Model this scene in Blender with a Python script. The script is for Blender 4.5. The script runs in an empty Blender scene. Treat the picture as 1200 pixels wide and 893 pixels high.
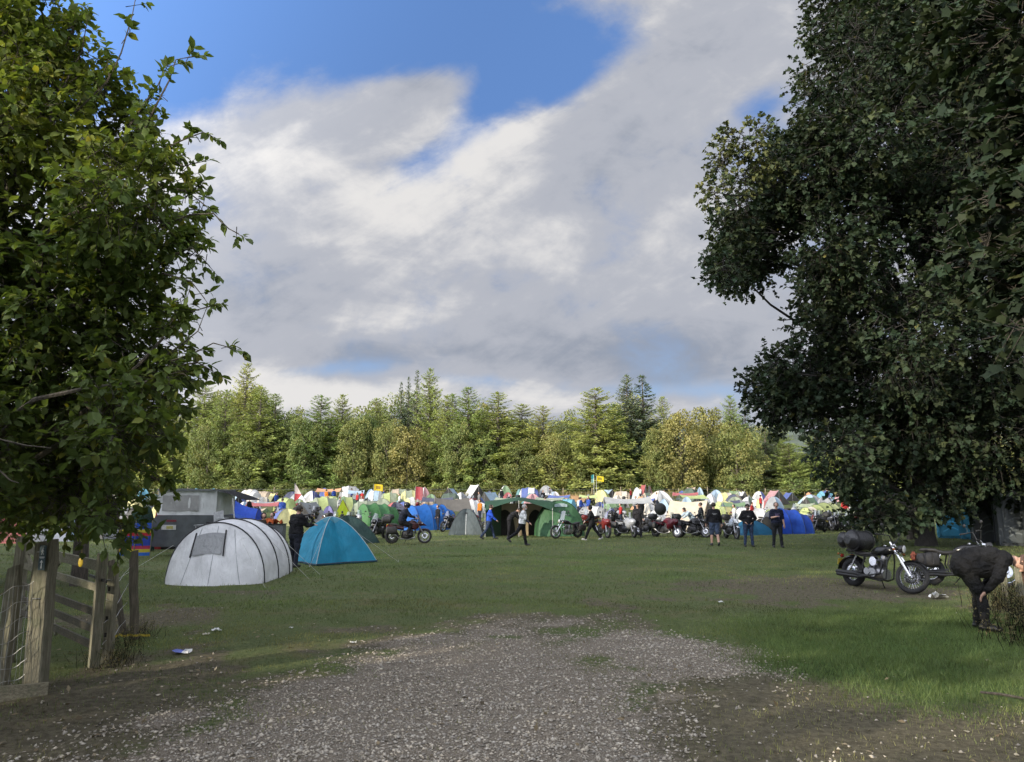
import bpy, bmesh, math, random
import numpy as np
from mathutils import Vector, Matrix, Euler

random.seed(11)
RNG = np.random.default_rng(7)
sc = bpy.context.scene
COL = sc.collection
R = math.radians

# ---------------------------------------------------------------- camera maths
FPX, CX, CY, HOR, CAMH = 873.0, 600.0, 446.5, 588.0, 1.9
PITCH = math.atan((HOR - CY) / FPX)
CP, SP = math.cos(PITCH), math.sin(PITCH)

def ray(px, py):
    a, b = (px - CX) / FPX, (CY - py) / FPX
    return Vector((a, CP - b * SP, SP + b * CP))

def at(px, py, Y):
    d = ray(px, py)
    t = Y / d.y
    return Vector((d.x * t, Y, CAMH + d.z * t))

def gz(x, y):
    """height of the field: level near the gate, climbing towards the wood"""
    t = np.clip((np.asarray(y, float) - 50.0) / 55.0, 0, 20)
    z = np.where(t < 1.2, 2.3 * t ** 1.4, 2.3 * 1.2 ** 1.4 + (t - 1.2) * 1.6)
    return z

def g1(x, y):
    return float(gz(x, y))

def onground(px, py, D=None):
    """a ground point: straight below the pixel at depth D, or where its ray meets the level field"""
    if D is None:
        d = ray(px, py)
        t = CAMH / -d.z
        return Vector((d.x * t, d.y * t, 0))
    p = at(px, py, D)
    return Vector((p.x, D, g1(p.x, D)))

# ---------------------------------------------------------------- noise
def _hash(ix, iy, iz, seed):
    n = (ix.astype(np.int64) * 374761393 + iy.astype(np.int64) * 668265263 + iz.astype(np.int64) * 2147483647 + seed * 974634777) & 0xFFFFFFFF
    n = ((n ^ (n >> 13)) * 1274126177) & 0xFFFFFFFF
    n = n ^ (n >> 16)
    return (n & 0xFFFF) / 65535.0

def vnoise(p, seed=0):
    p = np.asarray(p, float)
    if p.shape[1] == 2:
        p = np.column_stack([p, np.zeros(len(p))])
    i = np.floor(p).astype(np.int64)
    f = p - i
    f = f * f * (3 - 2 * f)
    out = 0
    for dx in (0, 1):
        for dy in (0, 1):
            for dz in (0, 1):
                w = (f[:, 0] if dx else 1 - f[:, 0]) * (f[:, 1] if dy else 1 - f[:, 1]) * (f[:, 2] if dz else 1 - f[:, 2])
                out = out + w * _hash(i[:, 0] + dx, i[:, 1] + dy, i[:, 2] + dz, seed)
    return out

def fbm(p, oct=4, seed=0):
    p = np.asarray(p, float)
    s, a, tot = 0, 1.0, 0
    for o in range(oct):
        s = s + a * vnoise(p * 2 ** o, seed + o * 17)
        tot += a
        a *= 0.5
    return s / tot

# ---------------------------------------------------------------- tags
def tag(o, label=None, cat=None, group=None, kind=None):
    if label: o['label'] = label
    if cat: o['category'] = cat
    if group: o['group'] = group
    if kind: o['kind'] = kind
    return o

def thing(name, label, cat, loc=(0, 0, 0), rz=0.0, group=None):
    o = bpy.data.objects.new(name, None)
    COL.objects.link(o)
    o.empty_display_size = 0.1
    o.location = loc
    o.rotation_euler = (0, 0, rz)
    return tag(o, label, cat, group)

def copy_tree(o, parent=None):
    c = o.copy()
    COL.objects.link(c)
    if parent is not None:
        c.parent = parent
    for ch in list(o.children):
        copy_tree(ch, c)
    return c

# ---------------------------------------------------------------- materials
_M = {}
def _nodes(name):
    m = bpy.data.materials.new(name)
    m.use_nodes = True
    nt = m.node_tree
    nt.nodes.clear()
    out = nt.nodes.new('ShaderNodeOutputMaterial')
    return m, nt, out

def N(nt, typ, **kw):
    n = nt.nodes.new(typ)
    for k, v in kw.items():
        if k in n.inputs.keys() if hasattr(n.inputs, 'keys') else False:
            n.inputs[k].default_value = v
        else:
            setattr(n, k, v)
    return n

def mixrgb(nt, blend, fac, a, b):
    n = nt.nodes.new('ShaderNodeMix')
    n.data_type = 'RGBA'
    n.blend_type = blend
    for i, v in ((0, fac), (6, a), (7, b)):
        if isinstance(v, bpy.types.NodeSocket):
            nt.links.new(v, n.inputs[i])
        elif i == 0:
            n.inputs[0].default_value = v
        else:
            n.inputs[i].default_value = (*v[:3], 1)
    return n.outputs[2]

def math_(nt, op, a, b=None, c=None, clamp=False):
    n = nt.nodes.new('ShaderNodeMath')
    n.operation = op
    n.use_clamp = clamp
    for i, v in enumerate((a, b, c)):
        if v is None: continue
        if isinstance(v, bpy.types.NodeSocket):
            nt.links.new(v, n.inputs[i])
        else:
            n.inputs[i].default_value = v
    return n.outputs[0]

def smooth(nt, v, lo, hi):
    n = nt.nodes.new('ShaderNodeMapRange')
    n.interpolation_type = 'SMOOTHSTEP'
    nt.links.new(v, n.inputs[0])
    n.inputs[1].default_value, n.inputs[2].default_value = lo, hi
    return n.outputs[0]

def noise(nt, scale, detail=4, rough=0.55, vec=None, dist=0.0, col=False):
    n = nt.nodes.new('ShaderNodeTexNoise')
    n.inputs['Scale'].default_value = scale
    n.inputs['Detail'].default_value = detail
    n.inputs['Roughness'].default_value = rough
    n.inputs['Distortion'].default_value = dist
    if vec is not None: nt.links.new(vec, n.inputs['Vector'])
    return n.outputs[1 if col else 0]

def pm(name, rgb, rough=0.6, metal=0.0, var=0.2, scale=12, bump=0.0, bscale=40, spec=0.5, dirt=0.0, bd=0.02):
    """painted / plain solid material with mottling"""
    key = (name, rgb, rough, metal, var, scale, bump, dirt)
    if key in _M: return _M[key]
    m, nt, out = _nodes(name)
    p = nt.nodes.new('ShaderNodeBsdfPrincipled')
    tc = nt.nodes.new('ShaderNodeTexCoord').outputs['Object']
    n = noise(nt, scale, 5, 0.6, tc)
    lo = [c * (1 - var) for c in rgb]
    hi = [min(1, c * (1 + var)) for c in rgb]
    c = mixrgb(nt, 'MIX', smooth(nt, n, 0.3, 0.7), lo, hi)
    if dirt:
        n2 = noise(nt, scale * 2.7, 6, 0.7, tc)
        c = mixrgb(nt, 'MIX', math_(nt, 'MULTIPLY', smooth(nt, n2, 0.5, 0.72), dirt), c, (0.09, 0.075, 0.055))
    nt.links.new(c, p.inputs['Base Color'])
    p.inputs['Roughness'].default_value = rough
    p.inputs['Metallic'].default_value = metal
    p.inputs['Specular IOR Level'].default_value = spec
    if bump:
        b = nt.nodes.new('ShaderNodeBump')
        b.inputs['Strength'].default_value = bump
        b.inputs['Distance'].default_value = bd
        nt.links.new(noise(nt, bscale, 4, 0.6, tc), b.inputs['Height'])
        nt.links.new(b.outputs[0], p.inputs['Normal'])
    nt.links.new(p.outputs[0], out.inputs[0])
    _M[key] = m
    return m

def fabric(name, rgb, trans=0.25, rough=0.6, wr=0.8, wscale=5):
    """tent nylon: thin, slightly translucent, wrinkled"""
    key = ('fab', name, rgb, trans, wr)
    if key in _M: return _M[key]
    m, nt, out = _nodes(name)
    p = nt.nodes.new('ShaderNodeBsdfPrincipled')
    tc = nt.nodes.new('ShaderNodeTexCoord').outputs['Object']
    n = noise(nt, 2.2, 5, 0.6, tc)
    c = mixrgb(nt, 'MIX', smooth(nt, n, 0.3, 0.7), [v * 0.86 for v in rgb], [min(1, v * 1.12) for v in rgb])
    n3 = noise(nt, 9, 6, 0.7, tc)
    c = mixrgb(nt, 'MIX', math_(nt, 'MULTIPLY', smooth(nt, n3, 0.52, 0.75), 0.16), c, (0.16, 0.15, 0.13))
    nt.links.new(c, p.inputs['Base Color'])
    p.inputs['Roughness'].default_value = rough
    p.inputs['Specular IOR Level'].default_value = 0.35
    b = nt.nodes.new('ShaderNodeBump')
    b.inputs['Strength'].default_value = wr
    b.inputs['Distance'].default_value = 0.06
    mp = nt.nodes.new('ShaderNodeMapping')
    mp.inputs['Scale'].default_value = (1, 1, 0.35)
    nt.links.new(tc, mp.inputs[0])
    nt.links.new(noise(nt, wscale, 5, 0.55, mp.outputs[0], 0.8), b.inputs['Height'])
    nt.links.new(b.outputs[0], p.inputs['Normal'])
    t = nt.nodes.new('ShaderNodeBsdfTranslucent')
    nt.links.new(c, t.inputs[0])
    mx = nt.nodes.new('ShaderNodeMixShader')
    mx.inputs[0].default_value = trans
    nt.links.new(p.outputs[0], mx.inputs[1])
    nt.links.new(t.outputs[0], mx.inputs[2])
    nt.links.new(mx.outputs[0], out.inputs[0])
    _M[key] = m
    return m

def leafmat(name, rgb, trans=0.3, rough=0.5, objvar=0.0, yellow=(0.30, 0.26, 0.04), spec=0.25):
    """foliage: per-leaf brightness and hue come from the mesh attribute 'tint' (r brightness, g yellowness)"""
    m, nt, out = _nodes(name)
    a = nt.nodes.new('ShaderNodeAttribute')
    a.attribute_name = 'tint'
    sep = nt.nodes.new('ShaderNodeSeparateColor')
    nt.links.new(a.outputs['Color'], sep.inputs[0])
    c = mixrgb(nt, 'MIX', sep.outputs[1], rgb, yellow)
    br = math_(nt, 'MULTIPLY', sep.outputs[0], 2.0)
    if objvar:
        oi = nt.nodes.new('ShaderNodeObjectInfo')
        hs = nt.nodes.new('ShaderNodeHueSaturation')
        nt.links.new(c, hs.inputs['Color'])
        nt.links.new(math_(nt, 'MULTIPLY_ADD', oi.outputs['Random'], 0.10 * objvar, 0.5 - 0.05 * objvar), hs.inputs['Hue'])
        nt.links.new(math_(nt, 'MULTIPLY_ADD', oi.outputs['Random'], -0.5 * objvar, 1 + 0.25 * objvar), hs.inputs['Value'])
        c = hs.outputs[0]
    comb = nt.nodes.new('ShaderNodeCombineColor')
    for i in range(3): nt.links.new(br, comb.inputs[i])
    c = mixrgb(nt, 'MULTIPLY', 1.0, c, comb.outputs[0])
    p = nt.nodes.new('ShaderNodeBsdfPrincipled')
    nt.links.new(c, p.inputs['Base Color'])
    p.inputs['Roughness'].default_value = rough
    p.inputs['Specular IOR Level'].default_value = spec
    t = nt.nodes.new('ShaderNodeBsdfTranslucent')
    c2 = mixrgb(nt, 'MULTIPLY', 1.0, c, (1.25, 1.3, 0.6))
    nt.links.new(c2, t.inputs[0])
    mx = nt.nodes.new('ShaderNodeMixShader')
    mx.inputs[0].default_value = trans
    nt.links.new(p.outputs[0], mx.inputs[1])
    nt.links.new(t.outputs[0], mx.inputs[2])
    nt.links.new(mx.outputs[0], out.inputs[0])
    return m

def barkmat(name, rgb):
    m, nt, out = _nodes(name)
    p = nt.nodes.new('ShaderNodeBsdfPrincipled')
    tc = nt.nodes.new('ShaderNodeTexCoord').outputs['Object']
    mp = nt.nodes.new('ShaderNodeMapping')
    mp.inputs['Scale'].default_value = (1, 1, 0.15)
    nt.links.new(tc, mp.inputs[0])
    n = noise(nt, 24, 6, 0.7, mp.outputs[0], 0.4)
    n2 = noise(nt, 3, 4, 0.6, tc)
    c = mixrgb(nt, 'MIX', smooth(nt, n, 0.35, 0.65), [v * 0.45 for v in rgb], [v * 1.25 for v in rgb])
    c = mixrgb(nt, 'MIX', math_(nt, 'MULTIPLY', smooth(nt, n2, 0.5, 0.7), 0.45), c, [rgb[0] * 0.8, rgb[1] * 1.0, rgb[2] * 0.7])
    nt.links.new(c, p.inputs['Base Color'])
    p.inputs['Roughness'].default_value = 0.9
    b = nt.nodes.new('ShaderNodeBump')
    b.inputs['Strength'].default_value = 0.7
    b.inputs['Distance'].default_value = 0.03
    nt.links.new(n, b.inputs['Height'])
    nt.links.new(b.outputs[0], p.inputs['Normal'])
    nt.links.new(p.outputs[0], out.inputs[0])
    return m

def woodmat(name, rgb, axis='Z'):
    m, nt, out = _nodes(name)
    p = nt.nodes.new('ShaderNodeBsdfPrincipled')
    tc = nt.nodes.new('ShaderNodeTexCoord').outputs['Object']
    mp = nt.nodes.new('ShaderNodeMapping')
    mp.inputs['Scale'].default_value = {'Z': (1, 1, 0.06), 'X': (0.06, 1, 1), 'Y': (1, 0.06, 1)}[axis]
    nt.links.new(tc, mp.inputs[0])
    n = noise(nt, 60, 6, 0.65, mp.outputs[0], 0.3)
    n2 = noise(nt, 5, 4, 0.6, tc)
    n3 = noise(nt, 140, 2, 0.5, mp.outputs[0])
    c = mixrgb(nt, 'MIX', smooth(nt, n, 0.35, 0.68), [v * 0.6 for v in rgb], [v * 1.2 for v in rgb])
    c = mixrgb(nt, 'MIX', math_(nt, 'MULTIPLY', smooth(nt, n2, 0.45, 0.7), 0.55), c, [rgb[0] * 0.5, rgb[1] * 0.62, rgb[2] * 0.45])
    c = mixrgb(nt, 'MIX', math_(nt, 'MULTIPLY', smooth(nt, n3, 0.62, 0.7), 0.7), c, [v * 0.22 for v in rgb])
    nt.links.new(c, p.inputs['Base Color'])
    p.inputs['Roughness'].default_value = 0.85
    b = nt.nodes.new('ShaderNodeBump')
    b.inputs['Strength'].default_value = 0.5
    b.inputs['Distance'].default_value = 0.008
    nt.links.new(n, b.inputs['Height'])
    nt.links.new(b.outputs[0], p.inputs['Normal'])
    nt.links.new(p.outputs[0], out.inputs[0])
    return m

# ---------------------------------------------------------------- mesh builder
class MB:
    def __init__(s, M=None):
        s.v, s.f, s.mi, s.k = [], [], [], 0
        s.M = M or Matrix.Identity(4)
    def pts(s, ps):
        b = len(s.v)
        s.v.extend([tuple(s.M @ Vector(p)) for p in ps])
        return b
    def face(s, *i, m=0):
        s.f.append(tuple(i)); s.mi.append(m)
    def box(s, c, size, rot=None, m=0, taper=1.0):
        x, y, z = [v / 2 for v in size]
        q = rot if rot is not None else Matrix.Identity(3)
        if not isinstance(q, Matrix): q = Euler(q).to_matrix()
        P = []
        for dz in (-1, 1):
            t = taper if dz > 0 else 1
            for dx, dy in ((-1, -1), (1, -1), (1, 1), (-1, 1)):
                P.append(Vector(c) + q @ Vector((dx * x * t, dy * y * t, dz * z)))
        b = s.pts(P)
        for f in ((3, 2, 1, 0), (4, 5, 6, 7), (0, 1, 5, 4), (1, 2, 6, 5), (2, 3, 7, 6), (3, 0, 4, 7)):
            s.face(*[b + i for i in f], m=m)
        return s
    def beam(s, a, b, w, h, m=0, up=(0, 0, 1)):
        a, b = Vector(a), Vector(b)
        d = (b - a); L = d.length; d.normalize()
        u = Vector(up); y = u.cross(d)
        if y.length < 1e-4: y = Vector((0, 1, 0)).cross(d)
        y.normalize(); z = d.cross(y)
        rot = Matrix((d, y, z)).transposed()
        return s.box((a + b) / 2, (L, w, h), rot, m)
    def tube(s, path, r, n=8, m=0, caps=True, flat=1.0):
        P = [Vector(p) for p in path]
        rs = r if hasattr(r, '__len__') else [r] * len(P)
        prev = None; rings = []
        for i, p in enumerate(P):
            t = (P[min(i + 1, len(P) - 1)] - P[max(i - 1, 0)])
            if t.length < 1e-9: t = Vector((0, 0, 1))
            t.normalize()
            if prev is None:
                a = Vector((0, 0, 1)) if abs(t.z) < 0.9 else Vector((1, 0, 0))
                u = t.cross(a).normalized()
            else:
                u = (prev - t * prev.dot(t))
                u = u.normalized() if u.length > 1e-6 else t.orthogonal().normalized()
            prev = u
            w = t.cross(u)
            rings.append(s.pts([p + (u * math.cos(2 * math.pi * k / n) + w * flat * math.sin(2 * math.pi * k / n)) * rs[i] for k in range(n)]))
        for i in range(len(P) - 1):
            for k in range(n):
                k2 = (k + 1) % n
                s.face(rings[i] + k, rings[i] + k2, rings[i + 1] + k2, rings[i + 1] + k, m=m)
        if caps:
            s.face(*[rings[0] + k for k in reversed(range(n))], m=m)
            s.face(*[rings[-1] + k for k in range(n)], m=m)
        return s
    def torus(s, c, Rr, r, axis='y', n=28, k=8, m=0, flat=1.0, a0=0, a1=2 * math.pi):
        """ring about the given axis; flat scales the section along the axis"""
        full = abs(a1 - a0 - 2 * math.pi) < 1e-6
        rows = []
        for i in range(n if full else n + 1):
            t = a0 + (a1 - a0) * i / n
            ring = []
            for j in range(k):
                p = 2 * math.pi * j / k
                rr = Rr + r * math.cos(p); h = r * flat * math.sin(p)
                x, z = rr * math.cos(t), rr * math.sin(t)
                q = {'y': (x, h, z), 'x': (h, x, z), 'z': (x, z, h)}[axis]
                ring.append(Vector(c) + Vector(q))
            rows.append(s.pts(ring))
        for i in range(n if full else n):
            a, b = rows[i], rows[(i + 1) % len(rows)]
            for j in range(k):
                j2 = (j + 1) % k
                s.face(a + j, a + j2, b + j2, b + j, m=m)
        return s
    def ell(s, c, rad, n=14, k=9, m=0, rot=None, zmin=-1.0):
        q = Euler(rot).to_matrix() if rot is not None else Matrix.Identity(3)
        rows = []
        ph0 = math.asin(max(-1, zmin))
        for j in range(k + 1):
            ph = ph0 + (math.pi / 2 - ph0) * j / k
            rows.append(s.pts([Vector(c) + q @ Vector((rad[0] * math.cos(ph) * math.cos(2 * math.pi * i / n), rad[1] * math.cos(ph) * math.sin(2 * math.pi * i / n), rad[2] * math.sin(ph))) for i in range(n)]))
        for j in range(k):
            for i in range(n):
                i2 = (i + 1) % n
                s.face(rows[j] + i, rows[j] + i2, rows[j + 1] + i2, rows[j + 1] + i, m=m)
        if zmin > -1: s.face(*[rows[0] + i for i in reversed(range(n))], m=m)
        return s
    def loft(s, rings, m=0, caps=True, closed=True):
        B = [s.pts(r) for r in rings]; n = len(rings[0])
        for i in range(len(B) - 1):
            for k in range(n if closed else n - 1):
                k2 = (k + 1) % n
                s.face(B[i] + k, B[i] + k2, B[i + 1] + k2, B[i + 1] + k, m=m)
        if caps and closed:
            s.face(*[B[0] + k for k in reversed(range(n))], m=m)
            s.face(*[B[-1] + k for k in range(n)], m=m)
        return s
    def grid(s, rows, m=0):
        return s.loft(rows, m, False, False)
    def prism(s, poly, axis, a, b, m=0):
        """polygon (2-tuples) extruded along an axis between a and b"""
        def P(u, v, w): return {'y': (u, w, v), 'x': (w, u, v), 'z': (u, v, w)}[axis]
        return s.loft([[P(u, v, a) for u, v in poly], [P(u, v, b) for u, v in poly]], m)
    def build(s, name, mats, parent=None, sm=True, angle=38):
        me = bpy.data.meshes.new(name)
        me.from_pydata(s.v, [], s.f)
        if not isinstance(mats, (list, tuple)): mats = [mats]
        for mt in mats: me.materials.append(mt)
        if len(mats) > 1: me.polygons.foreach_set('material_index', s.mi)
        bm = bmesh.new(); bm.from_mesh(me)
        bmesh.ops.recalc_face_normals(bm, faces=bm.faces)
        if sm:
            ca = math.cos(R(angle))
            for f in bm.faces: f.smooth = True
            for e in bm.edges:
                if len(e.link_faces) == 2 and e.link_faces[0].normal.dot(e.link_faces[1].normal) < ca:
                    e.smooth = False
        bm.to_mesh(me); bm.free()
        me.update()
        o = bpy.data.objects.new(name, me)
        COL.objects.link(o)
        if parent is not None: o.parent = parent
        return o

def fast_mesh(name, verts, faces, mat, tint=None, parent=None, smooth_=False):
    """numpy mesh: all faces with the same corner count; tint (per face, rgb)"""
    verts = np.asarray(verts, np.float32); faces = np.asarray(faces, np.int32)
    me = bpy.data.meshes.new(name)
    nf, k = faces.shape
    me.vertices.add(len(verts)); me.vertices.foreach_set('co', verts.ravel())
    me.loops.add(nf * k); me.loops.foreach_set('vertex_index', faces.ravel())
    me.polygons.add(nf)
    me.polygons.foreach_set('loop_start', np.arange(0, nf * k, k, dtype=np.int32))
    me.polygons.foreach_set('loop_total', np.full(nf, k, np.int32))
    if smooth_: me.polygons.foreach_set('use_smooth', np.ones(nf, bool))
    me.update(calc_edges=True)
    if tint is not None:
        at_ = me.attributes.new('tint', 'FLOAT_COLOR', 'FACE')
        t = np.ones((nf, 4), np.float32); t[:, :tint.shape[1]] = tint
        at_.data.foreach_set('color', t.ravel())
    if mat: me.materials.append(mat)
    o = bpy.data.objects.new(name, me)
    COL.objects.link(o)
    if parent is not None: o.parent = parent
    return o

# ---------------------------------------------------------------- leaves
def unit(a):
    return a / np.maximum(np.linalg.norm(a, axis=1, keepdims=True), 1e-9)

LEAF_SHAPES = {
    'kite': ([(0, 0, 0), (0.42, -0.5, 0.07), (1, 0, -0.05), (0.42, 0.5, 0.07)], [(0, 1, 2), (0, 2, 3)]),
    'oval': ([(0, 0, 0), (0.22, -0.38, 0.06), (0.58, -0.46, 0.05), (1, 0, -0.10), (0.58, 0.46, 0.05), (0.22, 0.38, 0.06), (0.5, 0, -0.02)],
             [(0, 1, 6), (1, 2, 6), (2, 3, 6), (3, 4, 6), (4, 5, 6), (5, 0, 6)]),
    'lobed': ([(0, 0, 0), (0.34, -0.52, 0.04), (0.62, -0.27, 0), (1, 0, -0.08), (0.62, 0.27, 0), (0.34, 0.52, 0.04)], [(0, 1, 2), (0, 2, 4), (2, 3, 4), (0, 4, 5)]),
    'maple': ([(0, 0, 0), (0.02, -0.42, 0.03), (0.32, -0.36, 0), (0.62, -0.60, 0.02), (0.72, -0.28, 0.0), (1.0, 0, -0.1), (0.72, 0.28, 0), (0.62, 0.60, 0.02), (0.32, 0.36, 0), (0.02, 0.42, 0.03), (0.4, 0, -0.03)],
              [(0, 1, 10), (1, 2, 10), (2, 3, 10), (3, 4, 10), (4, 5, 10), (5, 6, 10), (6, 7, 10), (7, 8, 10), (8, 9, 10), (9, 0, 10)]),
}

def leaves(base, axis, up, L, W, shape='kite'):
    """vertices and triangles for len(base) leaves"""
    base = np.asarray(base, float); n = len(base)
    a = unit(np.asarray(axis, float))
    up = np.asarray(up, float)
    s = unit(np.cross(a, up)); nn = np.cross(s, a)
    V, F = LEAF_SHAPES[shape]
    V = np.array(V)
    L = np.broadcast_to(L, n)[:, None]; W = np.broadcast_to(W, n)[:, None]
    vs = np.stack([base + a * L * v[0] + s * W * v[1] + nn * L * v[2] for v in V], 1).reshape(-1, 3)
    fs = (np.arange(n)[:, None, None] * len(V) + np.array(F)[None]).reshape(-1, 3)
    return vs, fs, len(F)

def rand_dirs(n, rng):
    d = rng.normal(size=(n, 3))
    return unit(d)

class Foliage:
    """collects sprigs (a thin twig with leaves) into one crown mesh + one twig mesh"""
    def __init__(s, rng, yellow=0.06):
        s.rng = rng; s.yp = yellow; s.B = []; s.A = []; s.U = []; s.L = []; s.T = []; s.tw = []
    def sprigs(s, P, D, nleaf, length, leaf, spread=0.9, tint=None, jitter=0.25, droop=0.25):
        n = len(P); rng = s.rng
        D = unit(np.asarray(D, float))
        t = rng.uniform(0.05, 1.0, (n, nleaf))
        side = rand_dirs(n * nleaf, rng).reshape(n, nleaf, 3)
        side -= (side * D[:, None]).sum(-1, keepdims=True) * D[:, None]
        ln = np.broadcast_to(length, n)[:, None, None]
        pos = P[:, None] + D[:, None] * t[..., None] * ln
        pos[..., 2] -= droop * (t ** 2) * ln[..., 0] * 0.6
        ax = D[:, None] * rng.uniform(0.2, 0.9, (n, nleaf, 1)) + side * spread
        ax[..., 2] -= droop
        up = np.zeros((n, nleaf, 3)); up[..., 2] = 1.0
        up += rng.normal(0, 0.45, up.shape)
        base_t = np.full((n, nleaf, 2), 0.0)
        tt = np.asarray(tint if tint is not None else np.tile([0.5, 0.05], (n, 1)))
        base_t[:] = tt[:, None]
        base_t[..., 0] *= rng.uniform(1 - jitter, 1 + jitter, (n, nleaf))
        base_t[..., 1] = np.clip(base_t[..., 1] + np.where(rng.random((n, nleaf)) < s.yp, rng.uniform(0.1, 0.7, (n, nleaf)), 0), 0, 1)
        s.B.append(pos.reshape(-1, 3)); s.A.append(ax.reshape(-1, 3)); s.U.append(up.reshape(-1, 3))
        s.L.append(leaf * rng.uniform(0.45, 1.25, n * nleaf)); s.T.append(base_t.reshape(-1, 2))
        s.tw.append((P.copy(), D.copy(), np.broadcast_to(length, n).copy()))
    def build(s, mat, twigmat, parent, shape='kite', aspect=0.55, name='crown', twig_r=0.004, twigs=True):
        B, A, U = (np.concatenate(x) for x in (s.B, s.A, s.U)); L = np.concatenate(s.L); T = np.concatenate(s.T)
        vs, fs, k = leaves(B, A, U, L, L * aspect, shape)
        o = fast_mesh(name, vs, fs, mat, np.repeat(T, k, 0), parent)
        if twigs:
            V, Fc, b = [], [], 0
            P = np.concatenate([x[0] for x in s.tw]); D = np.concatenate([x[1] for x in s.tw]); ln = np.concatenate([x[2] for x in s.tw])
            n = len(P)
            h = unit(np.cross(D, np.tile([0.3, 0.2, 1.0], (n, 1)))); w = np.cross(D, h)
            ring0 = [P - D * ln[:, None] * 0.6 + twig_r * 1.6 * (h * math.cos(t) + w * math.sin(t)) for t in (0, 2.1, 4.2)]
            end = P + D * ln[:, None] * 0.95; end[:, 2] -= 0.12 * ln
            ring1 = [end + twig_r * 0.6 * (h * math.cos(t) + w * math.sin(t)) for t in (0, 2.1, 4.2)]
            vs = np.stack(ring0 + ring1, 1).reshape(-1, 3)
            q = np.array([(0, 1, 4, 3), (1, 2, 5, 4), (2, 0, 3, 5)])
            fs = (np.arange(n)[:, None, None] * 6 + q[None]).reshape(-1, 4)
            fast_mesh('twigs', vs, fs, twigmat, None, parent)
        return o

def blob_points(blobs, per_m2, rng, seed, thr=0.42, nscale=0.9, inner=2.0):
    """points through the volume of ellipsoidal blobs, thinned by noise so gaps stay open; returns points, outward directions, depth 0..1"""
    P, D, Q = [], [], []
    for (c, r) in blobs:
        r = np.array(r if hasattr(r, '__len__') else (r, r, r), float)
        n = int(per_m2 * 4 * math.pi * (r.prod() ** (2 / 3)))
        d = rand_dirs(n, rng); u = rng.random(n) ** (1 / inner)
        P.append(np.array(c) + d * r * u[:, None]); D.append(d); Q.append(u)
    P, D, Q = np.concatenate(P), np.concatenate(D), np.concatenate(Q)
    nz = fbm(P * nscale, 3, seed)
    keep = nz > thr + rng.normal(0, 0.03, len(P))
    return P[keep], D[keep], Q[keep]

def limb(mb, a, b, r0, r1, rng, n=6, bend=0.12, k=7, sag=0.0):
    a, b = np.array(a, float), np.array(b, float)
    L = np.linalg.norm(b - a); o1, o2 = rng.normal(0, bend * L, 3), rng.normal(0, bend * L, 3)
    path, rr = [], []
    for i in range(n + 1):
        t = i / n
        p = a + (b - a) * t + o1 * math.sin(math.pi * t) * 0.6 + o2 * math.sin(2 * math.pi * t) * 0.3
        p[2] += sag * L * math.sin(math.pi * t)
        path.append(tuple(p)); rr.append(r0 + (r1 - r0) * t ** 0.8)
    mb.tube(path, rr, k, caps=True)
    return path
# ================================================================ camera, sun, sky
cam = bpy.data.cameras.new('camera')
cam.sensor_width = 36.0
cam.lens = 36.0 * FPX / 1200.0
cam.clip_start, cam.clip_end = 0.05, 6000
co = bpy.data.objects.new('camera', cam)
COL.objects.link(co)
co.location = (0, 0, CAMH)
co.rotation_euler = (math.pi / 2 + PITCH, 0, 0)
sc.camera = co
sc.view_settings.view_transform = 'Standard'
sc.view_settings.look = 'None'
sc.view_settings.exposure = 0
sc.render.engine = 'CYCLES'
sc.cycles.max_bounces = 5
sc.cycles.diffuse_bounces = 3
sc.cycles.adaptive_threshold = 0.03
sc.cycles.transparent_max_bounces = 8
sc.cycles.use_denoising = True
sc.cycles.sample_clamp_indirect = 6

SUN_EL, SUN_AZ = 16.0, 50.0          # the light travels 50 degrees right of straight ahead
sdir = Vector((math.sin(R(SUN_AZ)) * math.cos(R(SUN_EL)), math.cos(R(SUN_AZ)) * math.cos(R(SUN_EL)), -math.sin(R(SUN_EL))))
sl = bpy.data.lights.new('sun', 'SUN')
sl.energy = 5.0
sl.angle = R(0.5)
sl.color = (1.0, 0.90, 0.72)
so = bpy.data.objects.new('sun', sl)
COL.objects.link(so)
so.rotation_euler = sdir.to_track_quat('-Z', 'Y').to_euler()

w = bpy.data.worlds.new('World')
sc.world = w
w.use_nodes = True
nt = w.node_tree
nt.nodes.clear()
wo = nt.nodes.new('ShaderNodeOutputWorld')
bg = nt.nodes.new('ShaderNodeBackground')
sky = nt.nodes.new('ShaderNodeTexSky')
sky.sky_type = 'NISHITA'
sky.sun_disc = False
sky.sun_elevation = R(SUN_EL)
sky.sun_rotation = R(180 + SUN_AZ)
sky.air_density, sky.dust_density, sky.ozone_density = 1.0, 0.5, 2.0
tc = nt.nodes.new('ShaderNodeTexCoord').outputs['Generated']
sx = nt.nodes.new('ShaderNodeSeparateXYZ')
nt.links.new(tc, sx.inputs[0])
X, Yc, Z = sx.outputs
# tangent coordinates of the sky towards the wood (world directions)
yy = math_(nt, 'MAXIMUM', Yc, 0.22)
U = math_(nt, 'DIVIDE', X, yy)
V = math_(nt, 'DIVIDE', Z, yy)
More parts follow.
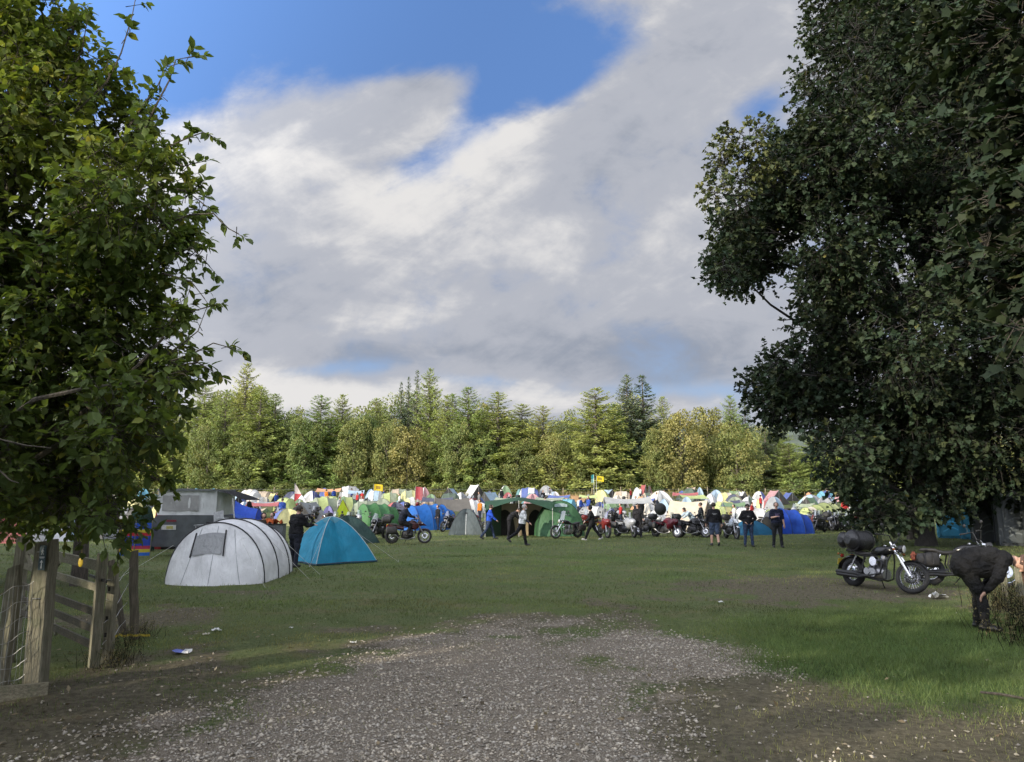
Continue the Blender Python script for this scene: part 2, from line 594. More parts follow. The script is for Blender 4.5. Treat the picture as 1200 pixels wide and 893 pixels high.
# cloud-deck coordinates
zz = math_(nt, 'ADD', math_(nt, 'MAXIMUM', Z, 0.0), 0.16)
cv = nt.nodes.new('ShaderNodeCombineXYZ')
nt.links.new(math_(nt, 'DIVIDE', X, zz), cv.inputs[0])
nt.links.new(math_(nt, 'DIVIDE', Yc, zz), cv.inputs[1])
cloudv = cv.outputs[0]
n_big = noise(nt, 0.85, 5, 0.55, cloudv, 0.35)
n_med = noise(nt, 2.4, 8, 0.60, cloudv, 0.5)
tv = nt.nodes.new('ShaderNodeCombineXYZ')
nt.links.new(U, tv.inputs[0]); nt.links.new(math_(nt, 'MULTIPLY', V, 1.35), tv.inputs[1])
n_tan = noise(nt, 5.5, 7, 0.58, tv.outputs[0], 0.25)
n_tan2 = noise(nt, 2.6, 4, 0.5, tv.outputs[0], 0.2)

sv = nt.nodes.new('ShaderNodeCombineXYZ')
ca_, sa_ = math.cos(R(33)), math.sin(R(33))
nt.links.new(math_(nt, 'MULTIPLY', math_(nt, 'ADD', math_(nt, 'MULTIPLY', U, ca_), math_(nt, 'MULTIPLY', V, sa_)), 0.42), sv.inputs[0])
nt.links.new(math_(nt, 'MULTIPLY', math_(nt, 'SUBTRACT', math_(nt, 'MULTIPLY', V, ca_), math_(nt, 'MULTIPLY', U, sa_)), 1.5), sv.inputs[1])
n_str = noise(nt, 4.2, 7, 0.6, sv.outputs[0], 0.55)

def blob(px, py, rx, ry, rot=0.0):
    d = ray(px, py)
    u0, v0 = d.x / d.y, d.z / d.y
    du = math_(nt, 'SUBTRACT', U, u0); dv = math_(nt, 'SUBTRACT', V, v0)
    c, s = math.cos(R(rot)), math.sin(R(rot))
    a = math_(nt, 'DIVIDE', math_(nt, 'ADD', math_(nt, 'MULTIPLY', du, c), math_(nt, 'MULTIPLY', dv, s)), rx / FPX)
    b = math_(nt, 'DIVIDE', math_(nt, 'SUBTRACT', math_(nt, 'MULTIPLY', dv, c), math_(nt, 'MULTIPLY', du, s)), ry / FPX)
    r2 = math_(nt, 'ADD', math_(nt, 'MULTIPLY', a, a), math_(nt, 'MULTIPLY', b, b))
    return math_(nt, 'EXPONENT', math_(nt, 'MULTIPLY', r2, -1.0))

# openings of blue in an otherwise clouded sky: (px, py, rx, ry, rotation, depth)
field = None
for px, py, rx, ry, rot, k in ((320, 5, 300, 105, 0, 1.25), (110, 70, 170, 75, 0, 0.8), (600, 45, 150, 70, 0, 0.95), (560, 135, 85, 32, 52, 0.62), (490, 195, 45, 20, 35, 0.34), (650, 105, 60, 26, 35, 0.45), (215, 115, 60, 45, 0, 0.3),
                               (885, 120, 60, 34, 25, 0.40), (370, 434, 120, 10, 4, 0.42), (820, 458, 150, 9, 0, 0.30), (560, 445, 80, 8, -3, 0.3), (490, 105, 95, 36, 24, -0.62), (330, 150, 90, 34, 15, -0.35), (640, 15, 60, 26, 20, -0.35), (820, 60, 190, 62, 36, -0.55), (640, 190, 70, 30, 35, -0.3), (-500, 150, 300, 200, 0, 0.5), (1800, 100, 300, 250, 0, 0.5)):
    t = math_(nt, 'MULTIPLY', blob(px, py, rx, ry, rot), k)
    field = t if field is None else math_(nt, 'ADD', field, t)
n_fine = noise(nt, 13, 8, 0.62, tv.outputs[0], 0.4)
nn = math_(nt, 'ADD', math_(nt, 'ADD', math_(nt, 'MULTIPLY', n_tan, 1.25), math_(nt, 'MULTIPLY', n_tan2, 0.9)), math_(nt, 'ADD', math_(nt, 'MULTIPLY', n_fine, 0.55), math_(nt, 'MULTIPLY', n_str, 0.85)))
cover = math_(nt, 'SUBTRACT', math_(nt, 'ADD', nn, -0.82), field)
cover = smooth(nt, cover, 0.16, 0.92)
# cloud brightness: billows plus broad lit tops and greyer undersides
lit = None
for px, py, rx, ry, rot, k in ((500, 225, 170, 80, 24, 0.17), (560, 170, 90, 45, 25, 0.12), (290, 190, 120, 70, 0, 0.13), (720, 110, 260, 60, 36, 0.05), (460, 375, 110, 22, 8, 0.22), (640, 290, 150, 70, 0, 0.13), (880, 280, 140, 110, 0, 0.06),
                               (560, 420, 420, 30, -3, -0.13), (700, 400, 240, 45, 0, -0.09), (330, 330, 130, 60, 0, -0.06), (600, 468, 700, 26, 0, 0.17), (330, 455, 200, 22, 0, 0.20), (680, 190, 80, 45, 30, -0.07)):
    t = math_(nt, 'MULTIPLY', blob(px, py, rx, ry, rot), k)
    lit = t if lit is None else math_(nt, 'ADD', lit, t)
cb = math_(nt, 'ADD', math_(nt, 'ADD', math_(nt, 'MULTIPLY', n_med, 0.48), math_(nt, 'MULTIPLY', n_tan, 0.52)), math_(nt, 'ADD', math_(nt, 'MULTIPLY', n_fine, 0.34), math_(nt, 'MULTIPLY', n_str, 0.62)))
cb = math_(nt, 'ADD', math_(nt, 'ADD', cb, lit), -0.49)
ramp = nt.nodes.new('ShaderNodeValToRGB')
ramp.color_ramp.interpolation = 'EASE'
e = ramp.color_ramp.elements
e[0].position, e[0].color = 0.22, (0.31, 0.345, 0.42, 1)
e[1].position, e[1].color = 0.80, (0.80, 0.785, 0.775, 1)
e2 = e.new(0.5); e2.color = (0.47, 0.49, 0.55, 1)
nt.links.new(cb, ramp.inputs[0])
skyc = mixrgb(nt, 'MULTIPLY', 1.0, sky.outputs[0], (0.090, 0.096, 0.112))
# lift the blue to the photograph's clean azure
skyc = mixrgb(nt, 'MIX', 0.6, skyc, (0.165, 0.345, 0.80))
hz_ = smooth(nt, Z, 0.34, 0.06)
skyc = mixrgb(nt, 'MIX', math_(nt, 'MULTIPLY', hz_, 0.85), skyc, (0.40, 0.56, 0.78))
final = mixrgb(nt, 'MIX', cover, skyc, ramp.outputs[0])
nt.links.new(final, bg.inputs[0])
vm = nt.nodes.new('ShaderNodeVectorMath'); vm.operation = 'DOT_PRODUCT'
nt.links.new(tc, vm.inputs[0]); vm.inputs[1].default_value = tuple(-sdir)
sun_side_boost = smooth(nt, vm.outputs['Value'], -0.35, 1.0)          # sky on the sun's side boosted as added fill for the shaded foreground
nt.links.new(math_(nt, 'MULTIPLY_ADD', sun_side_boost, 4.0, 1.0), bg.inputs[1])
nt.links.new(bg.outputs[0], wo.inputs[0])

# ================================================================ ground
def masks(x, y):
    """gravel, bare earth and lush-grass weights over the field (arrays)"""
    p = np.column_stack([x, y])
    nz = fbm(p * 0.55, 4, 3) - 0.5
    nz2 = fbm(p * 1.9, 4, 9) - 0.5
    e = 1.0 - np.sqrt(((x + 0.20 - 0.13 * (y - 8)) / 3.05) ** 2 + ((y - 7.0) / 6.3) ** 2)
    e2 = 1.0 - np.sqrt(((x - 1.9) / 1.5) ** 2 + ((y - 9.9) / 2.2) ** 2)
    g = np.clip((np.maximum(e, e2) + nz * 0.85 + nz2 * 0.5) * 2.0, 0, 1)
    # worn track running through the gravel
    tr = np.abs(x - (1.15 - 0.16 * (y - 6)) + 0.5 * nz)
    track = np.clip(1 - tr / 0.5, 0, 1) * (y < 14.5)
    tr2 = np.abs(x + (0.5 + 0.06 * (y - 6)) + 0.6 * nz)
    track = np.maximum(track, 0.6 * np.clip(1 - tr2 / 0.7, 0, 1) * (y < 9))
    g = g * (1 - 0.36 * track * np.clip(0.7 + 2 * nz2, 0, 1))
    # bare earth: by the gate, right of centre where the bikes turn in, the far right edge, near right corner
    def patch(cx, cy, rx, ry, k=1.0, rot=0.0):
        c, s = math.cos(rot), math.sin(rot)
        dx, dy = x - cx, y - cy
        return k * (1 - np.sqrt(((dx * c + dy * s) / rx) ** 2 + ((dy * c - dx * s) / ry) ** 2))
    d = np.maximum.reduce([patch(-4.3, 7.6, 2.3, 4.2), patch(-6.2, 13.5, 2.0, 3.5, 0.6), patch(6.3, 17.0, 4.6, 3.6, 1.0, 0.2), patch(9.0, 12.5, 2.4, 3.6, 0.9), patch(2.7, 6.4, 3.0, 3.0, 1.9),
                           patch(0.0, 8, 4.6, 7.6, 0.75), patch(1.5, 15.0, 3.2, 3.0, 0.55)])
    d = np.clip((d + nz * 1.5 + nz2 * 1.0) * 1.5, 0, 0.92)
    d = np.maximum(d, track * 0.5)
    l = np.maximum.reduce([patch(4.9, 10.2, 2.7, 3.6), patch(6.6, 12.2, 2.4, 2.0, 0.9), patch(1.0, 25, 9, 7, 0.16)])
    l = np.clip((l + nz * 0.7) * 2.2, 0, 1)
    d = d * (1 - 0.75 * l)
    return g, d, l

def axis_lines(lo, hi, fine_lo, fine_hi, step, grow=1.16):
    v = list(np.arange(fine_lo, fine_hi + 1e-6, step))
    s = step
    while v[-1] < hi: s *= grow; v.append(v[-1] + s)
    s = step
    while v[0] > lo: s *= grow; v.insert(0, v[0] - s)
    return np.array(v)

gx = axis_lines(-2600, 2600, -15, 16, 0.13)
gy = axis_lines(-60, 3200, 3.0, 31, 0.13, 1.05)
GX, GY = np.meshgrid(gx, gy)
fx, fy = GX.ravel(), GY.ravel()
mg, md, ml = masks(fx, fy)
near = np.clip(1 - (fy - 30) / 15, 0, 1)
relief = (fbm(np.column_stack([fx, fy]) * 0.5, 3, 31) - 0.5) * 0.10 + (fbm(np.column_stack([fx, fy]) * 3.0, 3, 5) - 0.5) * 0.045 * (0.4 + md)
fz = gz(fx, fy) + relief * near * (np.abs(fx) < 30)
def ground_z(x, y):
    x, y = np.asarray(x, float), np.asarray(y, float)
    p = np.column_stack([x, y])
    _, d_, _ = masks(x, y)
    nr = np.clip(1 - (y - 30) / 15, 0, 1)
    return gz(x, y) + ((fbm(p * 0.5, 3, 31) - 0.5) * 0.10 + (fbm(p * 3.0, 3, 5) - 0.5) * 0.045 * (0.4 + d_)) * nr
nx_, ny_ = len(gx), len(gy)
idx = np.arange(nx_ * ny_).reshape(ny_, nx_)
faces = np.stack([idx[:-1, :-1], idx[:-1, 1:], idx[1:, 1:], idx[1:, :-1]], -1).reshape(-1, 4)

m, nt2, out = _nodes('meadow_soil')
nt = nt2
a = nt.nodes.new('ShaderNodeAttribute'); a.attribute_name = 'cover'
sp = nt.nodes.new('ShaderNodeSeparateColor'); nt.links.new(a.outputs['Color'], sp.inputs[0])
pos = nt.nodes.new('ShaderNodeNewGeometry').outputs['Position']
f1 = noise(nt, 1.3, 6, 0.62, pos); f2 = noise(nt, 14, 6, 0.65, pos); f3 = noise(nt, 75, 4, 0.6, pos); f4 = noise(nt, 0.22, 4, 0.55, pos)
grass = mixrgb(nt, 'MIX', smooth(nt, f2, 0.32, 0.70), (0.056, 0.076, 0.026), (0.125, 0.148, 0.058))
grass = mixrgb(nt, 'MIX', smooth(nt, f1, 0.46, 0.70), grass, (0.125, 0.118, 0.055))
grass = mixrgb(nt, 'MIX', smooth(nt, f4, 0.45, 0.65), grass, (0.075, 0.100, 0.030))
grass = mixrgb(nt, 'MIX', math_(nt, 'MULTIPLY', sp.outputs[2], 0.8), grass, (0.062, 0.115, 0.026))
earth = mixrgb(nt, 'MIX', smooth(nt, f2, 0.3, 0.7), (0.062, 0.054, 0.034), (0.140, 0.122, 0.078))
earth = mixrgb(nt, 'MIX', smooth(nt, f3, 0.58, 0.72), earth, (0.19, 0.165, 0.13))
stone = mixrgb(nt, 'MIX', smooth(nt, f3, 0.35, 0.66), (0.108, 0.090, 0.066), (0.29, 0.25, 0.20))
ed = math_(nt, 'ADD', sp.outputs[1], math_(nt, 'MULTIPLY', math_(nt, 'SUBTRACT', f2, 0.5), 1.1))
c = mixrgb(nt, 'MIX', smooth(nt, ed, 0.30, 0.70), grass, earth)
eg = math_(nt, 'ADD', sp.outputs[0], math_(nt, 'MULTIPLY', math_(nt, 'SUBTRACT', f2, 0.5), 0.9))
c = mixrgb(nt, 'MIX', smooth(nt, eg, 0.35, 0.70), c, stone)
p = nt.nodes.new('ShaderNodeBsdfPrincipled')
nt.links.new(c, p.inputs['Base Color'])
p.inputs['Roughness'].default_value = 0.95
p.inputs['Specular IOR Level'].default_value = 0.2
b = nt.nodes.new('ShaderNodeBump'); b.inputs['Strength'].default_value = 0.8; b.inputs['Distance'].default_value = 0.03
nt.links.new(math_(nt, 'ADD', f2, math_(nt, 'MULTIPLY', f3, 0.6)), b.inputs['Height'])
nt.links.new(b.outputs[0], p.inputs['Normal'])
nt.links.new(p.outputs[0], out.inputs[0])
ground = fast_mesh('ground', np.column_stack([fx, fy, fz]), faces, m, None, None, True)
ca = ground.data.attributes.new('cover', 'FLOAT_COLOR', 'POINT')
cc = np.ones((len(fx), 4), np.float32); cc[:, 0] = mg; cc[:, 1] = md; cc[:, 2] = ml
ca.data.foreach_set('color', cc.ravel())
tag(ground, kind='structure')

# ---------------------------------------------------------------- gravel: loose crushed stones
rng = np.random.default_rng(21)
def scatter(n, y0, y1, rng, power=1.0):
    """points spread over the wedge the lens can see, plus a margin for a step to the side"""
    y = y0 + (y1 - y0) * rng.random(n) ** power
    x = rng.uniform(-1, 1, n) * (y * 0.74 + 1.2)
    return x, y
x, y = scatter(150000, 4.6, 14.0, rng, 1.35)
g_, d_, l_ = masks(x, y)
k = rng.random(len(x)) < np.maximum(g_ * 0.72, 0.02 * d_)
x, y = x[k], y[k]
z = ground_z(x, y)
n = len(x)
OCT = np.array([(1, 0, 0), (-1, 0, 0), (0, 1, 0), (0, -1, 0), (0, 0, 1), (0, 0, -1)], float)
OF = np.array([(0, 2, 4), (2, 1, 4), (1, 3, 4), (3, 0, 4), (2, 0, 5), (1, 2, 5), (3, 1, 5), (0, 3, 5)])
sz = 0.0065 + 0.013 * rng.random(n) ** 2.2
q = OCT[None] * (sz[:, None, None] * np.stack([rng.uniform(0.8, 1.6, n), rng.uniform(0.7, 1.2, n), rng.uniform(0.35, 0.8, n)], 1)[:, None])
q = q + rng.normal(0, 0.28, q.shape) * sz[:, None, None]
th = rng.uniform(0, 6.28, n); c_, s_ = np.cos(th)[:, None], np.sin(th)[:, None]
qx = q[..., 0] * c_ - q[..., 1] * s_; qy = q[..., 0] * s_ + q[..., 1] * c_
vs = np.stack([x[:, None] + qx, y[:, None] + qy, z[:, None] + q[..., 2] + sz[:, None] * 0.3], -1).reshape(-1, 3)
fs = (np.arange(n)[:, None, None] * 6 + OF[None]).reshape(-1, 3)
tb = np.repeat(np.column_stack([0.26 + 0.36 * rng.random(n) ** 1.3, rng.random(n)]), 8, 0)
m, nt, out = _nodes('crushed_stone')
a = nt.nodes.new('ShaderNodeAttribute'); a.attribute_name = 'tint'
sp = nt.nodes.new('ShaderNodeSeparateColor'); nt.links.new(a.outputs['Color'], sp.inputs[0])
c = mixrgb(nt, 'MIX', sp.outputs[1], (0.36, 0.315, 0.245), (0.315, 0.29, 0.25))
comb = nt.nodes.new('ShaderNodeCombineColor')
for i in range(3): nt.links.new(math_(nt, 'MULTIPLY', sp.outputs[0], 2.85), comb.inputs[i])
c = mixrgb(nt, 'MULTIPLY', 1.0, c, comb.outputs[0])
p = nt.nodes.new('ShaderNodeBsdfPrincipled'); nt.links.new(c, p.inputs['Base Color']); p.inputs['Roughness'].default_value = 0.9
nt.links.new(p.outputs[0], out.inputs[0])
tag(fast_mesh('gravel', vs, fs, m, tb), 'loose grey crushed gravel spread over the entrance track', 'gravel', kind='stuff')

# ---------------------------------------------------------------- grass blades
def blades(x, y, h, wd, rng, lean=0.5):
    z = ground_z(x, y)
    n = len(x)
    th = rng.uniform(0, 6.28, n)
    dx, dy = np.cos(th), np.sin(th)
    ln = rng.uniform(0.1, 1, n) * lean * h
    t2 = rng.uniform(0, 6.28, n)
    b = np.column_stack([x, y, z - 0.004])
    w = np.column_stack([dx, dy, np.zeros(n)]) * wd[:, None]
    tip = b + np.column_stack([np.cos(t2) * ln, np.sin(t2) * ln, h])
    vs = np.stack([b - w, b + w, tip], 1).reshape(-1, 3)
    fs = np.arange(3 * n).reshape(-1, 3)
    return vs, fs
VS, FS, TT, off = [], [], [], 0
for (n, y0, y1, hh, ww, pw) in ((190000, 4.8, 15, 0.034, 0.0032, 0.8), (150000, 13, 28, 0.045, 0.006, 0.75), (90000, 27, 52, 0.06, 0.012, 0.75)):
    x, y = scatter(n, y0, y1, rng, pw)
    g_, d_, l_ = masks(x, y)
    cl = fbm(np.column_stack([x, y]) * 1.7, 4, 44)
    dens = np.clip(1 - 0.93 * g_, 0, 1) * np.clip(1 - 0.72 * d_, 0, 1) * np.clip(0.35 + 1.5 * (cl - 0.3), 0.1, 1) + 0.6 * l_
    k = rng.random(n) < dens
    x, y, l_, cl, d_ = x[k], y[k], l_[k], cl[k], d_[k]
    h = hh * rng.uniform(0.4, 1.35, len(x)) * (1 + 0.7 * l_) * (0.55 + cl)
    vs, fs = blades(x, y, h, ww * rng.uniform(0.7, 1.3, len(x)), rng, 0.8)
    VS.append(vs); FS.append(fs + off); off += len(vs)
    mott = fbm(np.column_stack([x * 0.55, y * 1.1]) * 0.8, 4, 177) - 0.5
    yel = np.clip(0.12 + 1.2 * (fbm(np.column_stack([x, y]) * 0.7, 3, 77) - 0.42) + 0.25 * d_ - 0.35 * l_ + rng.normal(0, 0.1, len(x)), 0, 0.75)
    TT.append(np.column_stack([np.clip(0.5 + rng.normal(0, 0.13, len(x)) + 0.5 * (cl - 0.5) + 0.9 * mott + 0.16 * np.exp(-((x - 1.2) / 7) ** 2 - ((y - 24) / 6) ** 2), 0.12, 0.98), yel]))
lush = rng.random(60000)
x = rng.uniform(1.8, 8.4, 75000); y = rng.uniform(6.6, 14.2, 75000)
_, _, l_ = masks(x, y)
k = rng.random(len(x)) < l_ * 0.9
x, y = x[k], y[k]
cl = fbm(np.column_stack([x, y]) * 2.2, 3, 12)
vs, fs = blades(x, y, 0.060 * rng.uniform(0.4, 1.4, len(x)) * (0.3 + 1.4 * cl), 0.0034 * rng.uniform(0.7, 1.3, len(x)), rng, 0.9)
VS.append(vs); FS.append(fs + off); off += len(vs)
TT.append(np.column_stack([np.clip(0.52 + rng.normal(0, 0.12, len(x)) + 0.6 * (cl - 0.5), 0.15, 0.9), np.clip(rng.normal(0.02, 0.08, len(x)), 0, 0.5)]))
GRASSM = leafmat('grass_blade', (0.106, 0.148, 0.050), 0.25, 0.55, yellow=(0.20, 0.17, 0.075))
tag(fast_mesh('grass', np.concatenate(VS), np.concatenate(FS), GRASSM, np.concatenate(TT)), 'short trodden green grass over the camping field', 'grass', kind='stuff')

# fallen leaves and twigs by the gate and on the gravel
x, y = scatter(5000, 5, 16, rng, 1.2)
g_, d_, l_ = masks(x, y)
k = rng.random(len(x)) < (0.10 + 0.55 * d_) * (1 + 1.5 * (x < -3)) * 0.5
x, y = x[k], y[k]
n = len(x)
ax = rng.normal(size=(n, 3)); ax[:, 2] *= 0.25
up = np.column_stack([rng.normal(0, 0.35, n), rng.normal(0, 0.35, n), np.ones(n)])
L = rng.uniform(0.025, 0.075, n)
vs, fs, k_ = leaves(np.column_stack([x, y, ground_z(x, y) + 0.012]), ax, up, L, L * rng.uniform(0.3, 0.8, n), 'kite')
DEADM = leafmat('dead_leaf', (0.16, 0.12, 0.07), 0.1, 0.8, yellow=(0.34, 0.30, 0.22))
tag(fast_mesh('fallen_leaves', vs, fs, DEADM, np.repeat(np.column_stack([rng.uniform(0.2, 0.75, n), rng.random(n) ** 2]), k_, 0)), 'dry brown leaves scattered over bare earth and gravel', 'leaves', kind='stuff')

# ================================================================ far hills
def hills():
    xs = np.linspace(-1500, 1500, 160); ys = np.linspace(520, 1500, 26)
    X, Y = np.meshgrid(xs, ys)
    t = np.clip((Y - 520) / 420, 0, 1)
    prof = 72 + 17 * np.exp(-((X - 90) / 260) ** 2) + 14 * np.exp(-((X + 160) / 120) ** 2) + 20 * (fbm(np.column_stack([X.ravel(), Y.ravel()]) * 0.004, 3, 2).reshape(X.shape) - 0.5)
    bump = 7 * (fbm(np.column_stack([X.ravel(), Y.ravel()]) * 0.05, 3, 8).reshape(X.shape) - 0.5)
    Z = 10 + (prof + bump) * np.sin(t * math.pi / 2) - 10 * (t >= 1) * (Y - 940) / 560
    i = np.arange(X.size).reshape(X.shape)
    f = np.stack([i[:-1, :-1], i[:-1, 1:], i[1:, 1:], i[1:, :-1]], -1).reshape(-1, 4)
    m = pm('far_wooded_slope', (0.085, 0.105, 0.075), 0.95, 0, 0.35, 0.02, 0)  # slope colour greyed with distance haze
    tag(fast_mesh('hills', np.column_stack([X.ravel(), Y.ravel(), Z.ravel()]), f, m, None, None, True), kind='structure')
hills()

# ================================================================ the wood behind the tents
BARK = barkmat('rough_bark', (0.16, 0.135, 0.105))
BARKD = barkmat('dark_bark', (0.075, 0.062, 0.05))
BARKB = barkmat('black_bark', (0.030, 0.026, 0.022))
CON_L = leafmat('larch_needles', (0.285, 0.345, 0.105), 0.25, 0.6, 0.55, yellow=(0.30, 0.24, 0.07))
CON_D = leafmat('fir_needles', (0.105, 0.150, 0.090), 0.12, 0.6, 0.4)
DEC_G = leafmat('broadleaf_green', (0.205, 0.250, 0.085), 0.22, 0.55, 0.5, yellow=(0.30, 0.22, 0.07))
DEC_Y = leafmat('broadleaf_autumn', (0.255, 0.262, 0.090), 0.25, 0.55, 0.3, yellow=(0.44, 0.36, 0.13))

def conifer(seed, mat, H=16.0, Rm=3.4, dens=1.0, droop=0.35, top=0.58, openness=0.0):
    rng = np.random.default_rng(seed)
    root = thing('conifer_tree', None, 'tree')
    mb = MB()
    mb.tube([(0, 0, -0.6), (0, 0, 0.1), (0.05, 0, H * 0.4), (0, 0.04, H * 0.98)], [0.32, 0.25, 0.17, 0.02], 8)
    B, A, U, L, T = [], [], [], [], []
    z = H * 0.045
    while z < H * 0.985:
        f = z / H
        r = Rm * (1 - f) ** top * (0.78 + 0.44 * rng.random())
        if f < 0.12: r *= 0.75 + 2 * f
        nb = max(3, int(round(rng.uniform(6, 9) * (0.5 + 0.5 * (1 - f)))))
        a0 = rng.uniform(0, 6.28)
        for i in range(nb):
            if rng.random() < openness: continue
            az = a0 + 6.28 * i / nb + rng.normal(0, 0.5)
            rl = r * rng.uniform(0.6, 1.2) + 0.15
            zb = z + rng.normal(0, 0.32) * (1.1 - f)
            pitch = -droop * rng.uniform(0.4, 1.2) * (1 - f) + 0.35 * f
            d = np.array([math.cos(az), math.sin(az), pitch])
            e = np.array([0, 0, zb]) + d * rl
            e[2] += 0.10 * rl
            if r > 0.8: mb.tube([(0, 0, zb), tuple(np.array([0, 0, zb]) + d * rl * 0.55 - np.array([0, 0, 0.05 * rl])), tuple(e)], [0.05, 0.03, 0.008], 3, caps=False)
            ns = int((12 + rl * 17) * dens)
            t = 0.12 + 0.9 * rng.random(ns) ** 0.8
            p = np.array([0, 0, zb]) + d * rl * t[:, None]
            p[:, 2] += -0.12 * rl * np.sin(t * 3.1) + 0.1 * rl * t ** 2
            sd = np.array([-math.sin(az), math.cos(az), 0.0])
            sg = rng.choice([-1, 1], ns) * rng.uniform(0.25, 1.1, ns)
            ax = d[None] * rng.uniform(0.35, 1, (ns, 1)) + sd * sg[:, None]
            ax[:, 2] += rng.normal(-0.28, 0.22, ns)
            p = p + rng.normal(0, 0.2, (ns, 3)) * (1.1 - f)
            B.append(p); A.append(ax); L.append(((0.26 + 0.30 * rl / Rm * (1.2 - t)) * rng.uniform(0.7, 1.3, ns) + 0.10) * (0.45 + 0.6 * (1 - f)))
            up = rng.normal(0, 0.7, (ns, 3)); up[:, 2] += 0.5
            U.append(up)
            br = 0.34 + 0.26 * t + rng.normal(0, 0.07, ns) + rng.normal(0, 0.05)  # needles near the trunk tinted darker, painting the shade inside the crown
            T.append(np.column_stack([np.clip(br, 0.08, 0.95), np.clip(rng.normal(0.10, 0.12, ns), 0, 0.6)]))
        z += H * rng.uniform(0.016, 0.032) * (1.15 - 0.62 * f)
    # leader
    B.append(np.tile([0, 0, H * 0.97], (7, 1)) + rng.normal(0, 0.03, (7, 3))); A.append(np.column_stack([rng.normal(0, 0.35, (7, 2)), np.ones(7)])); L.append(np.full(7, 0.5)); U.append(rng.normal(size=(7, 3))); T.append(np.tile([0.5, 0.1], (7, 1)))
    mb.build('trunk', BARK, root)
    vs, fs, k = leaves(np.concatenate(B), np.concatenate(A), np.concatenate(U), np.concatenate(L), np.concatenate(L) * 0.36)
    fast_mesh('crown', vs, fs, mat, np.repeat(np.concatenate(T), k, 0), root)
    return root

def broadleaf(seed, mat, H=13.0, Rm=4.2, n=9500, leaf=0.30, thr=0.40):
    rng = np.random.default_rng(seed)
    root = thing('broadleaf_tree', None, 'tree')
    mb = MB()
    mb.tube([(0, 0, -0.6), (0, 0, 0.1), (0.08, 0.05, H * 0.3), (0, 0, H * 0.75)], [0.36, 0.27, 0.2, 0.05], 8)
    blobs = [((0, 0, H * 0.55), (Rm * 0.8, Rm * 0.8, H * 0.42))]
    for i in range(26):
        f = rng.uniform(0.12, 0.9)
        rr = Rm * math.sin(math.pi * min(0.97, 0.15 + 0.80 * f)) ** 0.7 * rng.uniform(0.55, 0.85)
        az = rng.uniform(0, 6.28)
        c = (rr * math.cos(az), rr * math.sin(az), H * f)
        blobs.append((c, rng.uniform(0.24, 0.40) * Rm))
        limb(mb, (0, 0, H * max(0.12, f - 0.22)), c, 0.09, 0.02, rng, 4, 0.1, 4)
    tot = sum((np.prod(r) ** (2 / 3) if hasattr(r, '__len__') else r * r) for _, r in blobs) * 4 * math.pi
    P, D, Q = blob_points(blobs, n / tot * 1.5, rng, seed, thr, 0.75, 5.0)
    cl = fbm(P * 0.8, 2, seed + 5)
    m_ = len(P)
    ax = D * 0.6 + rng.normal(0, 0.7, (m_, 3)); ax[:, 2] -= 0.35
    up = D + rng.normal(0, 0.6, (m_, 3)) + [0, 0, 0.2]
    L = leaf * rng.uniform(0.6, 1.35, m_)
    vs, fs, k = leaves(P, ax, up, L, L * 0.75)
    t = np.column_stack([np.clip(0.20 + 0.32 * Q + 0.28 * (cl - 0.5) + rng.normal(0, 0.07, m_), 0.06, 0.9), np.clip(0.12 + 0.8 * (cl - 0.5) + rng.normal(0, 0.1, m_), 0, 0.6)])  # inner leaves tinted darker to paint the crown's own shade
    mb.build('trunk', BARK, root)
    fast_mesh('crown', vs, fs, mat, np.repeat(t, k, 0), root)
    return root

PROTO = {
    'L': [conifer(101, CON_L), conifer(102, CON_L, Rm=3.9, droop=0.45), conifer(103, CON_L, Rm=3.1, openness=0.12), conifer(104, CON_L, Rm=4.3, droop=0.5, top=0.62, openness=0.1), conifer(107, CON_L, Rm=3.6, top=0.55, openness=0.18)],
    'D': [conifer(105, CON_D, Rm=3.6, droop=0.25, top=0.8), conifer(106, CON_D, Rm=3.0, openness=0.15, top=0.9)],
    'G': [broadleaf(111, DEC_G), broadleaf(112, DEC_G, Rm=4.8)],
    'Y': [broadleaf(113, DEC_Y), broadleaf(114, DEC_Y, Rm=3.8, thr=0.46)],
}
BASEH = {'L': 16.0, 'D': 16.0, 'G': 13.0, 'Y': 13.0}
BASEW = {'L': [6.8, 7.8, 6.2, 8.6, 7.2], 'D': [7.2, 6.0], 'G': [8.8, 9.8], 'Y': [8.8, 7.8]}
used_proto = set()
FOREST = []
def forest_tree(px, top, wpx, kind, D, label, rng):
    i = int(rng.integers(len(PROTO[kind])))
    src = PROTO[kind][i]
    if src.name in used_proto: o = copy_tree(src)
    else: o = src; used_proto.add(src.name)
    p = onground(px, 588, D)
    H = at(px, top, D).z - p.z
    s = wpx * D / FPX / BASEW[kind][i]
    o.location = (p.x, D, p.z - 0.1)
    o.scale = (s, s, H / BASEH[kind])
    o.rotation_euler = (0, 0, rng.uniform(0, 6.28))
    o['group'] = 'trees of the wood behind the tents'
    o['label'] = label
    return o
frng = np.random.default_rng(5)
KW = {'L': 'pale green larch', 'D': 'dark green fir', 'G': 'bushy green broadleaf tree', 'Y': 'rounded golden autumn tree'}
